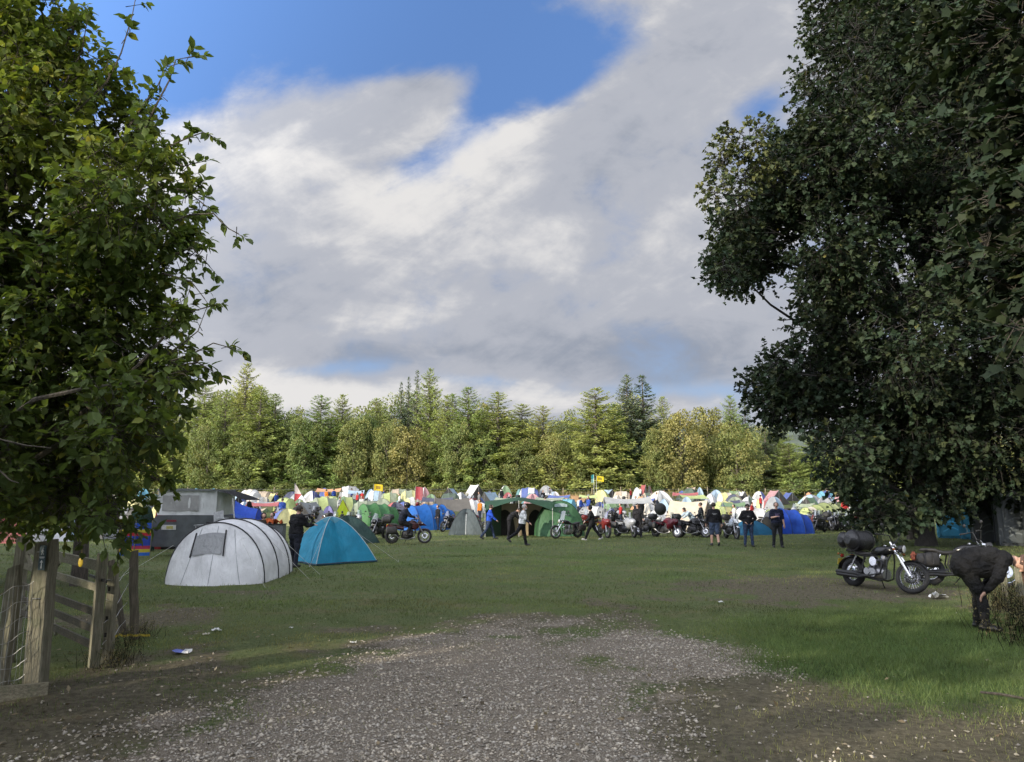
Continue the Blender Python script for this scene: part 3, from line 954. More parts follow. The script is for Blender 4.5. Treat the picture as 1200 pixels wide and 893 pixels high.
front = [  # px, top, width, kind, depth, what singles it out
    (198, 478, 55, 'L', 113, 'beside the hanging leaves of the gate tree'), (232, 447, 56, 'L', 114, 'above the silver trailer'), (258, 455, 50, 'L', 111, 'right above the black awning of the trailer'), (281, 424, 52, 'L', 119, 'tallest at the wood\'s left end'),
    (299, 452, 58, 'L', 112, 'above the white arched tent'), (317, 460, 46, 'L', 114, 'behind the seated hooded camper'), (338, 476, 60, 'G', 115, 'above the man in the black jacket'), (372, 462, 58, 'L', 112, 'above the turquoise tent'),
    (397, 461, 48, 'L', 115, 'over the tan open tent'), (425, 480, 50, 'G', 113, 'between two larches above the green tunnel tent'), (438, 465, 46, 'L', 117, 'above the yellow pennant'), (467, 446, 24, 'D', 121, 'narrow, first of a cluster of three'), (476, 440, 24, 'D', 122, 'narrow, middle one of a cluster of three'),
    (486, 432, 30, 'D', 120, 'tall, last of a cluster of three'), (476, 497, 56, 'Y', 110, 'low, above the motorcycle rider'), (501, 430, 46, 'L', 118, 'tall, beside the cluster of three firs'), (522, 462, 46, 'L', 113, 'above the blue tunnel tent'), (548, 452, 66, 'L', 111, 'broad, above the grey dome tent'),
    (583, 458, 74, 'L', 112, 'broad, above the person in the blue jacket'), (612, 472, 56, 'L', 115, 'above the man in the white top'), (637, 474, 60, 'L', 113, 'above the dark green awning'), (664, 480, 50, 'G', 117, 'half hidden behind the bent larch'), (700, 453, 84, 'L', 111, 'leaning open boughs beside the yellow flag'),
    (722, 472, 50, 'L', 114, 'just before the tall dark firs'), (738, 437, 54, 'D', 116, 'tall, first of the pair by the golden tree'), (757, 438, 66, 'D', 117, 'tall, second of the pair by the golden tree'), (800, 480, 74, 'Y', 110, 'full, above the cream ridge tent'), (832, 474, 56, 'Y', 117, 'paler, behind the round green tree'),
    (866, 494, 66, 'G', 110, 'round, above the two standing men'), (861, 462, 40, 'L', 121, 'spire behind the round green tree'), (878, 462, 34, 'D', 122, 'spire at the edge of the big sycamore'), (901, 500, 44, 'D', 115, 'low, beside the sycamore boughs'), (928, 518, 56, 'L', 110, 'low and open, under the sycamore boughs'),
    (960, 505, 60, 'L', 113, 'seen through the sycamore leaves'), (1000, 500, 60, 'G', 113, 'seen through the sycamore leaves'), (1045, 500, 60, 'L', 113, 'seen through the sycamore leaves'), (1090, 500, 66, 'Y', 112, 'seen through the sycamore leaves'), (1140, 496, 66, 'L', 114, 'seen through the sycamore leaves'), (1190, 500, 66, 'G', 113, 'seen through the sycamore leaves'),
    (1245, 490, 66, 'L', 113, 'beyond the grey toilets'), (160, 470, 60, 'L', 113, 'behind the gate tree leaves'), (118, 480, 60, 'G', 113, 'behind the gate tree leaves'), (70, 470, 60, 'L', 114, 'behind the gate tree leaves'), (20, 475, 64, 'G', 113, 'behind the gate tree leaves'), (-40, 470, 64, 'L', 113, 'behind the gate tree leaves'),
]
front += [(286, 504, 49, 'G', 110, 'low, just left of the white pennant'), (356, 488, 50, 'G', 110, 'full, right of the white pennant'), (412, 488, 49, 'G', 110, 'broad, left of the yellow flag'), (452, 490, 45, 'G', 110, 'between yellow flag and the low golden tree'), (536, 494, 49, 'G', 109.5, 'low, above the grey tarp shelter'),
          (566, 508, 47, 'G', 110, 'low, left of the dark green awning'), (606, 512, 52, 'G', 109.5, 'low, over the awning peak'), (650, 506, 50, 'G', 110, 'low, over the arched bedroom tent'), (682, 512, 41, 'G', 110, 'low, left of the teal feather flag'), (772, 500, 44, 'G', 109.5, 'low, at the foot of the dark firs'), (842, 506, 47, 'G', 113, 'between the golden tree and the round one'), (240, 488, 49, 'G', 109.5, 'low, behind the trailer roof')]
for px, top, wd, k, D, lab in front:
    forest_tree(px, top, wd * (1.36 if k in 'LD' else 1.0), k, D, KW[k] + ' in the wood, ' + lab, frng)
px = -90
i = 0
while px < 1300:   # the ranks behind, filling the wood in depth
    k = frng.choice(['L', 'L', 'G', 'D', 'G'])
    # keep the skyline of the front rank
    hump = min([t for p_, t, *_ in front if abs(p_ - px) < 45] or [470])
    forest_tree(px, hump + frng.uniform(18, 40), frng.uniform(52, 78), k, frng.uniform(124, 138), KW[k] + ' filling the back ranks of the wood', frng)
    px += frng.uniform(20, 30)
# undergrowth and bushes along the foot of the wood
bproto = broadleaf(131, DEC_G, 4.0, 2.4, 2600, 0.26)
bproto.name = 'bush'; bproto['category'] = 'bush'
px, first = -60, True
while px < 1280:
    o = bproto if first else copy_tree(bproto)
    first = False
    D = frng.uniform(106.5, 109)
    p = onground(px, 588, D)
    o.location = (p.x, D, p.z - 0.1)
    s = frng.uniform(0.6, 1.15)
    o.scale = (s * 1.1, s, s * frng.uniform(0.5, 0.85))
    o.rotation_euler = (0, 0, frng.uniform(0, 6.28))
    o['label'] = 'leafy green bush at the foot of the wood behind the tents'
    o['group'] = 'bushes along the foot of the wood'
    px += frng.uniform(24, 40)

# ================================================================ big trees in front
LEAF_NEAR = leafmat('apple_leaf', (0.108, 0.160, 0.048), 0.40, 0.60, yellow=(0.26, 0.23, 0.03))
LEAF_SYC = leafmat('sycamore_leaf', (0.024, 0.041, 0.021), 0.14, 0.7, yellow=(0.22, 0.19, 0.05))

def blobs_at(lst, Y, jit, rng, sq=1.0):
    out = []
    for b in lst:
        px, py, r = b[:3]
        yy = b[3] if len(b) > 3 else Y + rng.uniform(-jit, jit)
        rm = r * yy / FPX
        out.append((tuple(at(px, py, yy)), (rm, rm * sq, rm)))
    return out

def gate_tree():
    rng = np.random.default_rng(61)
    root = thing('broadleaf_tree', 'big leafy green tree overhanging the wooden gate, sunlit at its top', 'tree', (0, 0, 0))
    lst = [(-10, 30, 95), (40, 30, 50), (60, 95, 78), (-5, 90, 90), (5, 150, 115), (105, 165, 72), (160, 165, 48), (45, 250, 115), (145, 235, 72), (198, 250, 42), (165, 310, 66), (205, 300, 30), (60, 350, 115), (160, 385, 62), (192, 395, 30), (155, 450, 60), (196, 445, 26),
           (90, 465, 95), (145, 505, 52), (180, 495, 28), (30, 520, 95), (115, 548, 55), (155, 555, 32), (85, 575, 42), (128, 590, 26), (15, 575, 40), (-70, 200, 150), (-90, 420, 160), (-60, 540, 80), (133, 620, 14)]
    B = blobs_at(lst, 6.9, 0.8, rng, 1.15)
    P, D, Q = blob_points(B, 70, rng, 61, 0.395, 1.35, 2.4)
    pxs = CX + FPX * P[:, 0] / (P[:, 1] * CP + (P[:, 2] - CAMH) * SP)
    open_ = np.clip((pxs - 110) / 120, 0, 1) + np.clip((P[:, 2] - 4.8) / 2.5, 0, 0.5)
    keep = fbm(P * 2.3, 3, 8) > 0.30 + 0.19 * open_
    P, D, Q = P[keep], D[keep], Q[keep]
    n = len(P)
    fo = Foliage(rng)
    D2 = unit(D + rng.normal(0, 0.55, (n, 3)) + [0.25, -0.15, 0.1])
    br = np.clip(0.40 + 0.12 * Q + 0.16 * np.clip((P[:, 2] - 4.2) / 2.0, -0.6, 1) + rng.normal(0, 0.06, n), 0.15, 0.9)  # sunlight on upper leaves and shade on inner ones painted into brightness
    yl = np.clip(rng.normal(0.06, 0.06, n) + 0.16 * (P[:, 2] > 4.6) + 0.12 * (fbm(P * 0.9, 2, 4) > 0.6), 0, 0.5)  # top leaves yellowed as painted sunlight
    fo.sprigs(P, D2, 8, rng.uniform(0.14, 0.30, n), 0.100, 0.9, np.column_stack([br, yl]))
    mb = MB()
    base = Vector((-5.7, 7.3, -0.1))
    mb.tube([tuple(base), (-5.72, 7.3, 0.9), (-5.55, 7.25, 2.0), (-5.4, 7.2, 3.4), (-5.2, 7.1, 5.2)], [0.24, 0.19, 0.16, 0.12, 0.05], 10)
    for c, r in B[:26]:
        if c[2] < 2.6: continue
        z0 = min(max(1.1, c[2] - 1.1), 4.6)
        limb(mb, (-5.62 + 0.07 * z0, 7.28, z0), c, 0.045, 0.012, rng, 6, 0.10, 6)
    # long bare-stemmed shoots that break the outline against the sky
    def shoot(pts, Y, nl=9, ln=0.16, every=0.13):
        Q_ = [at(px, py, Y + dy) for px, py, dy in pts]
        mb.tube([tuple(q) for q in Q_], [0.011 - 0.008 * i / (len(Q_) - 1) for i in range(len(Q_))], 4)
        pp, dd = [], []
        for i in range(len(Q_) - 1):
            a_, b_ = Q_[i], Q_[i + 1]
            k = max(1, int((b_ - a_).length / every))
            for j in range(k):
                t = (j + rng.random()) / k
                pp.append(a_ + (b_ - a_) * t)
                sd = Vector(rng.normal(size=3)).normalized()
                dd.append((b_ - a_).normalized() * 0.6 + sd * 0.8)
        pp.append(Q_[-1]); dd.append(Q_[-1] - Q_[-2])
        fo.sprigs(np.array([tuple(v) for v in pp]), np.array([tuple(v) for v in dd]), nl, ln, 0.092, 0.8, np.tile([0.45, 0.05], (len(pp), 1)))
    shoot([(90, 130, .3), (126, 95, .1), (142, 62, 0), (155, 18, 0), (160, -8, 0)], 6.2, 7, 0.13, 0.15)
    shoot([(70, 110, .3), (96, 60, .1), (102, 25, 0)], 6.4, 6, 0.12, 0.15)
    shoot([(165, 160, .3), (182, 125, .1), (198, 95, 0), (206, 70, 0), (226, 66, 0)], 6.2, 8, 0.13, 0.11)
    shoot([(40, 70, .3), (58, 45, .1), (62, 30, 0)], 6.6, 6, 0.12, 0.15)
    shoot([(180, 180, .3), (212, 165, .1), (238, 155, 0), (246, 158, 0)], 6.3, 6, 0.12, 0.13)
    shoot([(150, 150, .3), (170, 120, .1), (185, 100, 0), (192, 85, 0)], 6.3, 8, 0.14, 0.11)
    shoot([(110, 120, .3), (128, 90, .1), (125, 60, 0)], 6.3, 8, 0.14, 0.12)
    shoot([(195, 350, .2), (225, 365, 0), (248, 358, 0)], 6.3, 7, 0.13, 0.11)
    shoot([(185, 215, .2), (220, 225, 0), (240, 240, 0)], 6.3, 8, 0.13, 0.11)
    shoot([(190, 180, .2), (215, 195, 0), (232, 190, 0)], 6.2, 6, 0.12, 0.13)
    shoot([(190, 265, .3), (222, 252, 0), (250, 250, 0), (268, 268, 0), (280, 274, 0)], 6.2, 6, 0.12, 0.12)
    shoot([(200, 300, .2), (225, 290, 0), (246, 312, 0)], 6.3, 6, 0.13, 0.12)
    shoot([(190, 320, .2), (224, 330, 0), (240, 350, 0)], 6.3, 5, 0.11, 0.14)
    shoot([(190, 420, .2), (215, 402, 0), (232, 388, 0), (240, 366, 0)], 6.2, 2, 0.08, 0.22)
    shoot([(195, 425, .2), (225, 415, 0), (250, 402, 0), (272, 408, 0)], 6.2, 8, 0.13, 0.11)
    shoot([(195, 430, .2), (232, 425, 0), (250, 435, 0)], 6.3, 7, 0.13, 0.1)
    for b_ in B[:24]:      # more shoots standing out of the mass all round
        c_, r_ = np.array(b_[0]), b_[1][0]
        for q in range(3):
            d_ = unit(np.array([[rng.uniform(0.0, 1.0), rng.uniform(-0.9, 0.1), rng.uniform(-0.35, 0.9)]]))[0]
            e_ = c_ + d_ * r_ * rng.uniform(1.05, 1.45)
            a0 = c_ + d_ * r_ * 0.7
            n_ = 4
            mb.tube([tuple(a0 + (e_ - a0) * t_ + np.array([0, 0, -0.06 * t_ * t_])) for t_ in np.linspace(0, 1, 4)], [.008, .006, .004, .002], 4)
            tt = rng.uniform(0.25, 1, n_)
            fo.sprigs(a0 + (e_ - a0) * tt[:, None], np.tile(d_, (n_, 1)) + rng.normal(0, .5, (n_, 3)), 8, 0.14, 0.095, 0.8, np.tile([0.5, 0.08], (n_, 1)))
    shoot([(100, 585, .1), (116, 612, 0), (122, 636, 0)], 6.6, 5, 0.10, 0.12)
    shoot([(135, 590, .1), (142, 620, 0), (138, 655, 0)], 6.9, 6, 0.10, 0.12)
    # dead stems crossing the shaded inside
    for pts in (((0, 515), (30, 522), (60, 525)), ((0, 552), (12, 563), (22, 566))):
        mb.tube([tuple(at(a_, b_, 5.9)) for a_, b_ in pts], [0.008, 0.007, 0.004], 4)
    mb.build('trunk', barkmat('apple_bark', (0.10, 0.085, 0.065)), root)
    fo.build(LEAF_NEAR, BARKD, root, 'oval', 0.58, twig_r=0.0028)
gate_tree()

def sycamore():
    rng = np.random.default_rng(71)
    root = thing('sycamore_tree', 'huge dark sycamore with low spreading boughs over the parked motorcycles', 'tree', (0, 0, 0))
    lst = [(1000, 60, 70), (990, 20, 45), (1080, 40, 95), (1180, 40, 100), (975, 130, 48), (1010, 150, 70), (925, 190, 40), (950, 205, 55), (1060, 170, 90), (1160, 150, 100), (905, 240, 55), (870, 250, 34), (960, 290, 75), (880, 295, 48), (860, 300, 30), (850, 318, 18),
           (910, 330, 34), (1040, 290, 90), (1130, 300, 90), (1200, 300, 90), (975, 360, 50), (1050, 390, 80), (960, 395, 30), (1130, 420, 80), (1200, 430, 80), (940, 440, 42), (910, 425, 24), (900, 452, 26), (990, 460, 60), (1060, 480, 70), (1140, 500, 70), (1200, 520, 70),
           (950, 495, 40), (915, 475, 26), (985, 530, 40), (1030, 560, 44), (1085, 560, 44), (1140, 560, 40), (1190, 570, 44), (1020, 600, 22), (1045, 592, 24), (1070, 600, 14), (1260, 200, 130), (1270, 430, 130), (1120, -60, 130), (1250, -40, 130), (1000, -40, 60)]
    B = blobs_at(lst, 31.0, 5.0, rng, 1.3)
    P, D, Q = blob_points(B, 14.5, rng, 71, 0.465, 0.55, 3.6)
    n = len(P)
    br = np.clip(0.40 + 0.18 * Q + rng.normal(0, 0.06, n), 0.15, 0.9)  # leaves deep in the crown darkened as painted shade
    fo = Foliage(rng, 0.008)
    fo.sprigs(P, unit(D + rng.normal(0, 0.5, (n, 3))), 9, rng.uniform(0.35, 0.75, n), 0.20, 0.9, np.column_stack([br * (0.55 + 0.75 * fbm(P * 0.45, 3, 15)), np.clip(rng.normal(0.03, 0.05, n), 0, 0.3)]))  # noise paints lit and unlit clumps into the leaf tint
    # the open spray left of the crown; sunlight painted into its brighter, yellower leaves
    Bt = blobs_at([(885, 165, 26), (860, 170, 22), (845, 195, 20), (838, 225, 16), (870, 205, 24), (895, 185, 22)], 27.0, 0.6, rng, 1.0)
    P2, D2, Q2 = blob_points(Bt, 13, rng, 72, 0.44, 0.9, 2.4)
    fo.sprigs(P2, unit(D2 + rng.normal(0, 0.5, D2.shape)), 8, 0.4, 0.17, 0.9, np.column_stack([np.clip(rng.normal(0.85, 0.1, len(P2)), 0.3, 1), np.clip(rng.normal(0.18, 0.1, len(P2)), 0, 0.5)]))
    mb = MB()
    for c, r in Bt: limb(mb, tuple(at(935, 230, 28.5)), c, 0.05, 0.015, rng, 5, 0.08, 5)
    T0 = onground(1085, 633, 33.0)
    x0, y0 = T0.x, T0.y
    mb.tube([(x0, y0, -0.2), (x0 + 0.02, y0, 0.5), (x0 + 0.1, y0, 3), (x0 + 0.6, y0, 7), (x0 + 1.1, y0, 11.5), (x0 + 1.2, y0, 17), (x0 + 1.4, y0, 21)], [0.52, 0.36, 0.31, 0.30, 0.24, 0.15, 0.05], 12)
    for i, (c, r) in enumerate(B):
        z0 = max(2.2, min(17, c[2] - 0.35 * abs(c[0] - x0) - 0.6))
        xx = x0 + 0.1 + 0.1 * z0
        path = limb(mb, (xx, y0, z0), tuple(np.array(c) + (np.array([xx, y0, z0]) - np.array(c)) * 0.12), 0.12, 0.035, rng, 7, 0.10, 6, 0.05)
        for q in range(4):
            a_ = np.array(path[rng.integers(3, 7)])
            limb(mb, a_, a_ + rng.normal(0, 1, 3) * r[0] * 0.4, 0.035, 0.012, rng, 4, 0.12, 4)
    # the heavy low bough that shows dark through the leaves
    mb.tube([tuple(at(1250, 440, 31)), tuple(at(1195, 450, 31)), tuple(at(1150, 470, 31.5)), tuple(at(1115, 472, 32)), tuple(at(1085, 460, 32.5))], [0.26, 0.22, 0.16, 0.11, 0.05], 8)
    mb.build('trunk', BARKB, root)
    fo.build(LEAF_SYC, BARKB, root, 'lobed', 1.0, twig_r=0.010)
    return root
syc = sycamore()

def twin_stems():
    for px, wd, lab in ((1064, 0.20, 'slim bare trunk standing just left of the big sycamore trunk'), (1072, 0.17, 'thinner bare trunk nearest the big sycamore trunk')):
        t = thing('young_tree', lab, 'tree', (0, 0, 0))
        p = onground(px, 588, 39)
        mb = MB()
        mb.tube([(p.x, p.y, -0.2), (p.x, p.y, 0.5), (p.x + 0.05, p.y, 2.5), (p.x + 0.2, p.y, 6.5)], [wd * 1.2, wd, wd * 0.85, wd * 0.4], 8)
        mb.build('trunk', BARKD, t)
        r = np.random.default_rng(int(px))
        P, D, Q = blob_points([((p.x + 0.2, p.y, 5.2), (1.6, 1.6, 2.2))], 9, r, 3, 0.35, 0.7, 2.0)
        fo = Foliage(r, 0.008)
        fo.sprigs(P, D, 8, 0.4, 0.17, 0.9, np.tile([0.45, 0.03], (len(P), 1)))
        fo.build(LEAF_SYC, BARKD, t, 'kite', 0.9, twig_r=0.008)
twin_stems()

def overhang():
    """the nearer sycamore whose boughs hang into the top right corner"""
    rng = np.random.default_rng(81)
    root = thing('sycamore_tree', 'near sycamore boughs with large lobed leaves hanging at the upper right corner', 'tree', (0, 0, 0))
    lst = [(1190, 40, 85, 6.6), (1130, 20, 50, 7.2), (1235, 130, 70, 6.4), (1165, 150, 32, 6.8), (1240, 250, 75, 6.2), (1165, 240, 30, 6.5), (1200, 300, 42, 6.3), (1150, 285, 26, 6.6), (1130, 305, 22, 6.4), (1235, 340, 50, 6.2), (1198, 385, 20, 6.0), (1110, 60, 26, 7.4), (1200, 205, 40, 6.6)]
    B = blobs_at(lst, 6.5, 0.3, rng, 1.1)
    P, D, Q = blob_points(B, 48, rng, 83, 0.40, 1.6, 2.2)
    n = len(P)
    fo = Foliage(rng, 0.008)
    fo.sprigs(P, unit(D + [-0.5, -0.1, -0.25] + rng.normal(0, 0.4, (n, 3))), 6, rng.uniform(0.15, 0.32, n), 0.110, 0.8, np.column_stack([np.clip(rng.normal(0.44, 0.09, n), 0.2, 0.8), np.clip(rng.normal(0.02, 0.04, n), 0, 0.2)]), droop=0.5)
    mb = MB()
    mb.tube([(7.6, 6.4, -0.2), (7.6, 6.4, 1.0), (7.5, 6.4, 3.2), (7.3, 6.5, 6.5)], [0.34, 0.26, 0.22, 0.12], 10)
    for c, r in B:
        limb(mb, (7.5, 6.4, max(1.8, c[2] - 0.9)), c, 0.07, 0.014, rng, 6, 0.08, 6)
    mb.build('trunk', BARKD, root)
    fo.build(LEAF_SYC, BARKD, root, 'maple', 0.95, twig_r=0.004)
overhang()

def slim_tree():
    rng = np.random.default_rng(91)
    t = thing('young_tree', 'dark trunk of a tree standing behind the wooden gate', 'tree', (0, 0, 0))
    p = onground(101, 588, 17.5)
    mb = MB()
    mb.tube([(p.x, p.y, -0.2), (p.x, p.y, 0.5), (p.x - 0.05, p.y, 1.6), (p.x - 0.2, p.y, 3.2), (p.x - 0.3, p.y, 5)], [0.2, 0.17, 0.15, 0.12, 0.06], 9)
    B = blobs_at([(70, 560, 60), (20, 540, 80), (110, 540, 50), (60, 480, 90), (110, 590, 22), (30, 590, 36), (-40, 560, 90)], 17.5, 1.5, rng, 1.2)
    for c, r in B: limb(mb, (p.x - 0.15, p.y, max(1.5, c[2] - 0.9)), c, 0.06, 0.015, rng, 5, 0.1, 6)
    mb.build('trunk', BARKD, t)
    P, D, Q = blob_points(B, 15, rng, 19, 0.42, 1.2, 2.2)
    fo = Foliage(rng)
    fo.sprigs(P, D, 8, 0.3, 0.11, 0.9, np.tile([0.42, 0.04], (len(P), 1)))
    fo.build(LEAF_NEAR, BARKD, t, 'kite', 0.6, twig_r=0.005)
slim_tree()

# tall trees behind the photographer: they stand there and throw the long evening shade over the entrance
def shade_tree(thr):
    rng = np.random.default_rng(95)
    t = thing('sycamore_tree', None, 'tree')
    mb = MB()
    mb.tube([(0, 0, -0.3), (0, 0, 1), (0.1, 0, 6), (0, 0.1, 14)], [0.55, 0.4, 0.3, 0.08], 10)
    blobs = [((0, 0, 10), (5.2, 5.2, 7.6))]
    for i in range(16):
        f = rng.uniform(0.2, 0.95); az = rng.uniform(0, 6.28); rr = 5.2 * math.sin(math.pi * (0.12 + 0.76 * f)) * 0.8
        c = (rr * math.cos(az), rr * math.sin(az), 18 * f)
        blobs.append((c, rng.uniform(1.6, 2.6)))
        limb(mb, (0, 0, max(2, c[2] - 3)), c, 0.12, 0.03, rng, 5, 0.1, 5)
    P, D, Q = blob_points(blobs, 1.35, rng, 95, thr, 0.42, 2.2)
    fo = Foliage(rng)
    fo.sprigs(P, D, 6, 0.7, 0.52, 0.9, np.tile([0.45, 0.04], (len(P), 1)))
    mb.build('trunk', BARKD, t)
    fo.build(LEAF_SYC, BARKD, t, 'kite', 0.95, twigs=False)
    return t
st, st_thin = shade_tree(0.40), shade_tree(0.48)
used_st = set()
back_row = [(-18.5, 9.5, 25), (-24, 13, 13.5), (-33, 20, 8), (-21, 2, 17), (-30, 6, 16), (-38, 12, 14), (-47, 20, 10), (-28, -3, 19.5), (-37, 1, 18), (-47, 8, 15), (-57, 15, 13), (-13, -4, 9.5), (-21.5, -10, 11.5), (-9, -9, 12), (-16.5, -14, 12), (-3.5, -11, 14), (3, -14, 17), (-38, -10, 23), (-50, -3, 21)]
back_row = [(x, y, h * 0.90 / 18.0) for x, y, h in back_row]
for i, (x, y, s) in enumerate(back_row):
    src = st_thin if (x, y) in ((-13, -4), (-21.5, -10), (-9, -9), (-16.5, -14)) else st
    o = src if src.name not in used_st else copy_tree(src)
    used_st.add(src.name)
    o.location = (x, y, 0)
    o.scale = (s, s, s)
    o.rotation_euler = (0, 0, i * 1.3)
    o['label'] = 'tall shade tree in the row beside the entrance, behind the camera'
    o['group'] = 'shade trees along the entrance'
# ================================================================ people
SKIN = pm('skin', (0.50, 0.30, 0.22), 0.55, 0, 0.08, 30)
SKIN_D = pm('eye_mouth_dark', (0.06, 0.03, 0.025), 0.5)  # dark tone of the eyes and mouth
def cloth(rgb, name='cloth'):
    return pm(name, rgb, 0.9, 0, 0.35, 9, 0.9, 11, 0.25, 0, 0.06)

class Figure:
    def __init__(s):
        s.P = []          # (a, b, ra, rb, material slot)
    def cap(s, a, b, ra, rb=None, m=0):
        s.P.append((np.array(a, float), np.array(b, float), ra, ra if rb is None else rb, m))
    def mesh(s, name, mats, parent, voxel):
        mb = MB()
        for a, b, ra, rb, m in s.P:
            a_, b_ = Vector(a), Vector(b)
            d = b_ - a_
            if d.length < 1e-4:
                mb.ell(a_, (ra, ra, ra), 10, 6); continue
            d.normalize()
            path, rad = [], []
            for k in range(4):
                t = math.pi / 2 * (k / 4)
                path.append(a_ - d * ra * math.cos(t)); rad.append(max(ra * math.sin(t), ra * 0.12))
            path += [a_, b_]; rad += [ra, rb]
            for k in range(1, 5):
                t = math.pi / 2 * (k / 4)
                path.append(b_ + d * rb * math.sin(t)); rad.append(max(rb * math.cos(t), rb * 0.12))
            mb.tube(path, rad, 10)
        o = mb.build(name, mats, parent)
        r = o.modifiers.new('r', 'REMESH'); r.mode = 'VOXEL'; r.voxel_size = voxel; r.use_smooth_shade = True
        q = o.modifiers.new('s', 'SMOOTH'); q.factor = 0.5; q.iterations = 3
        dg = bpy.context.evaluated_depsgraph_get()
        me = bpy.data.meshes.new_from_object(o.evaluated_get(dg))
        o.modifiers.clear(); old = o.data; o.data = me; bpy.data.meshes.remove(old)
        me.name = name
        me.materials.clear()
        for m in mats: me.materials.append(m)
        if voxel < .02:      # creases in the cloth, none on skin
            nv = len(me.vertices); vc = np.empty(nv * 3); vn = np.empty(nv * 3)
            me.vertices.foreach_get('co', vc); me.vertices.foreach_get('normal', vn); vc = vc.reshape(-1, 3); vn = vn.reshape(-1, 3)
            amp = np.full(nv, .018)
            for a, b, ra, rb, m in s.P:
                if m != 3 and m != 6: continue
                d = b - a; L2 = max(d @ d, 1e-9); t = np.clip(((vc - a) @ d) / L2, 0, 1)
                dist = np.linalg.norm(vc - (a + t[:, None] * d), axis=1) - (ra + (rb - ra) * t)
                amp = np.where(dist < .03, 0, amp)
            k_ = vc * [8, 8, 15] + 0.6 * np.sin(vc[:, [1, 2, 0]] * 9)
            vc = vc + vn * (amp * (1 - 2 * np.abs(2 * fbm(k_, 3, 5) - 1)))[:, None] * 0.8
            me.vertices.foreach_set('co', vc.ravel())
        n = len(me.polygons)
        c = np.empty(n * 3); me.polygons.foreach_get('center', c); c = c.reshape(-1, 3)
        best = np.full(n, 9.0); mi = np.zeros(n, np.int32)
        for a, b, ra, rb, m in s.P:
            d = b - a; L2 = max(d @ d, 1e-9)
            t = np.clip(((c - a) @ d) / L2, 0, 1)
            dist = np.linalg.norm(c - (a + t[:, None] * d), axis=1) - (ra + (rb - ra) * t)
            k = dist < best
            best[k] = dist[k]; mi[k] = m
        me.polygons.foreach_set('material_index', mi)
        me.polygons.foreach_set('use_smooth', np.ones(n, bool))
        me.update()
        return o

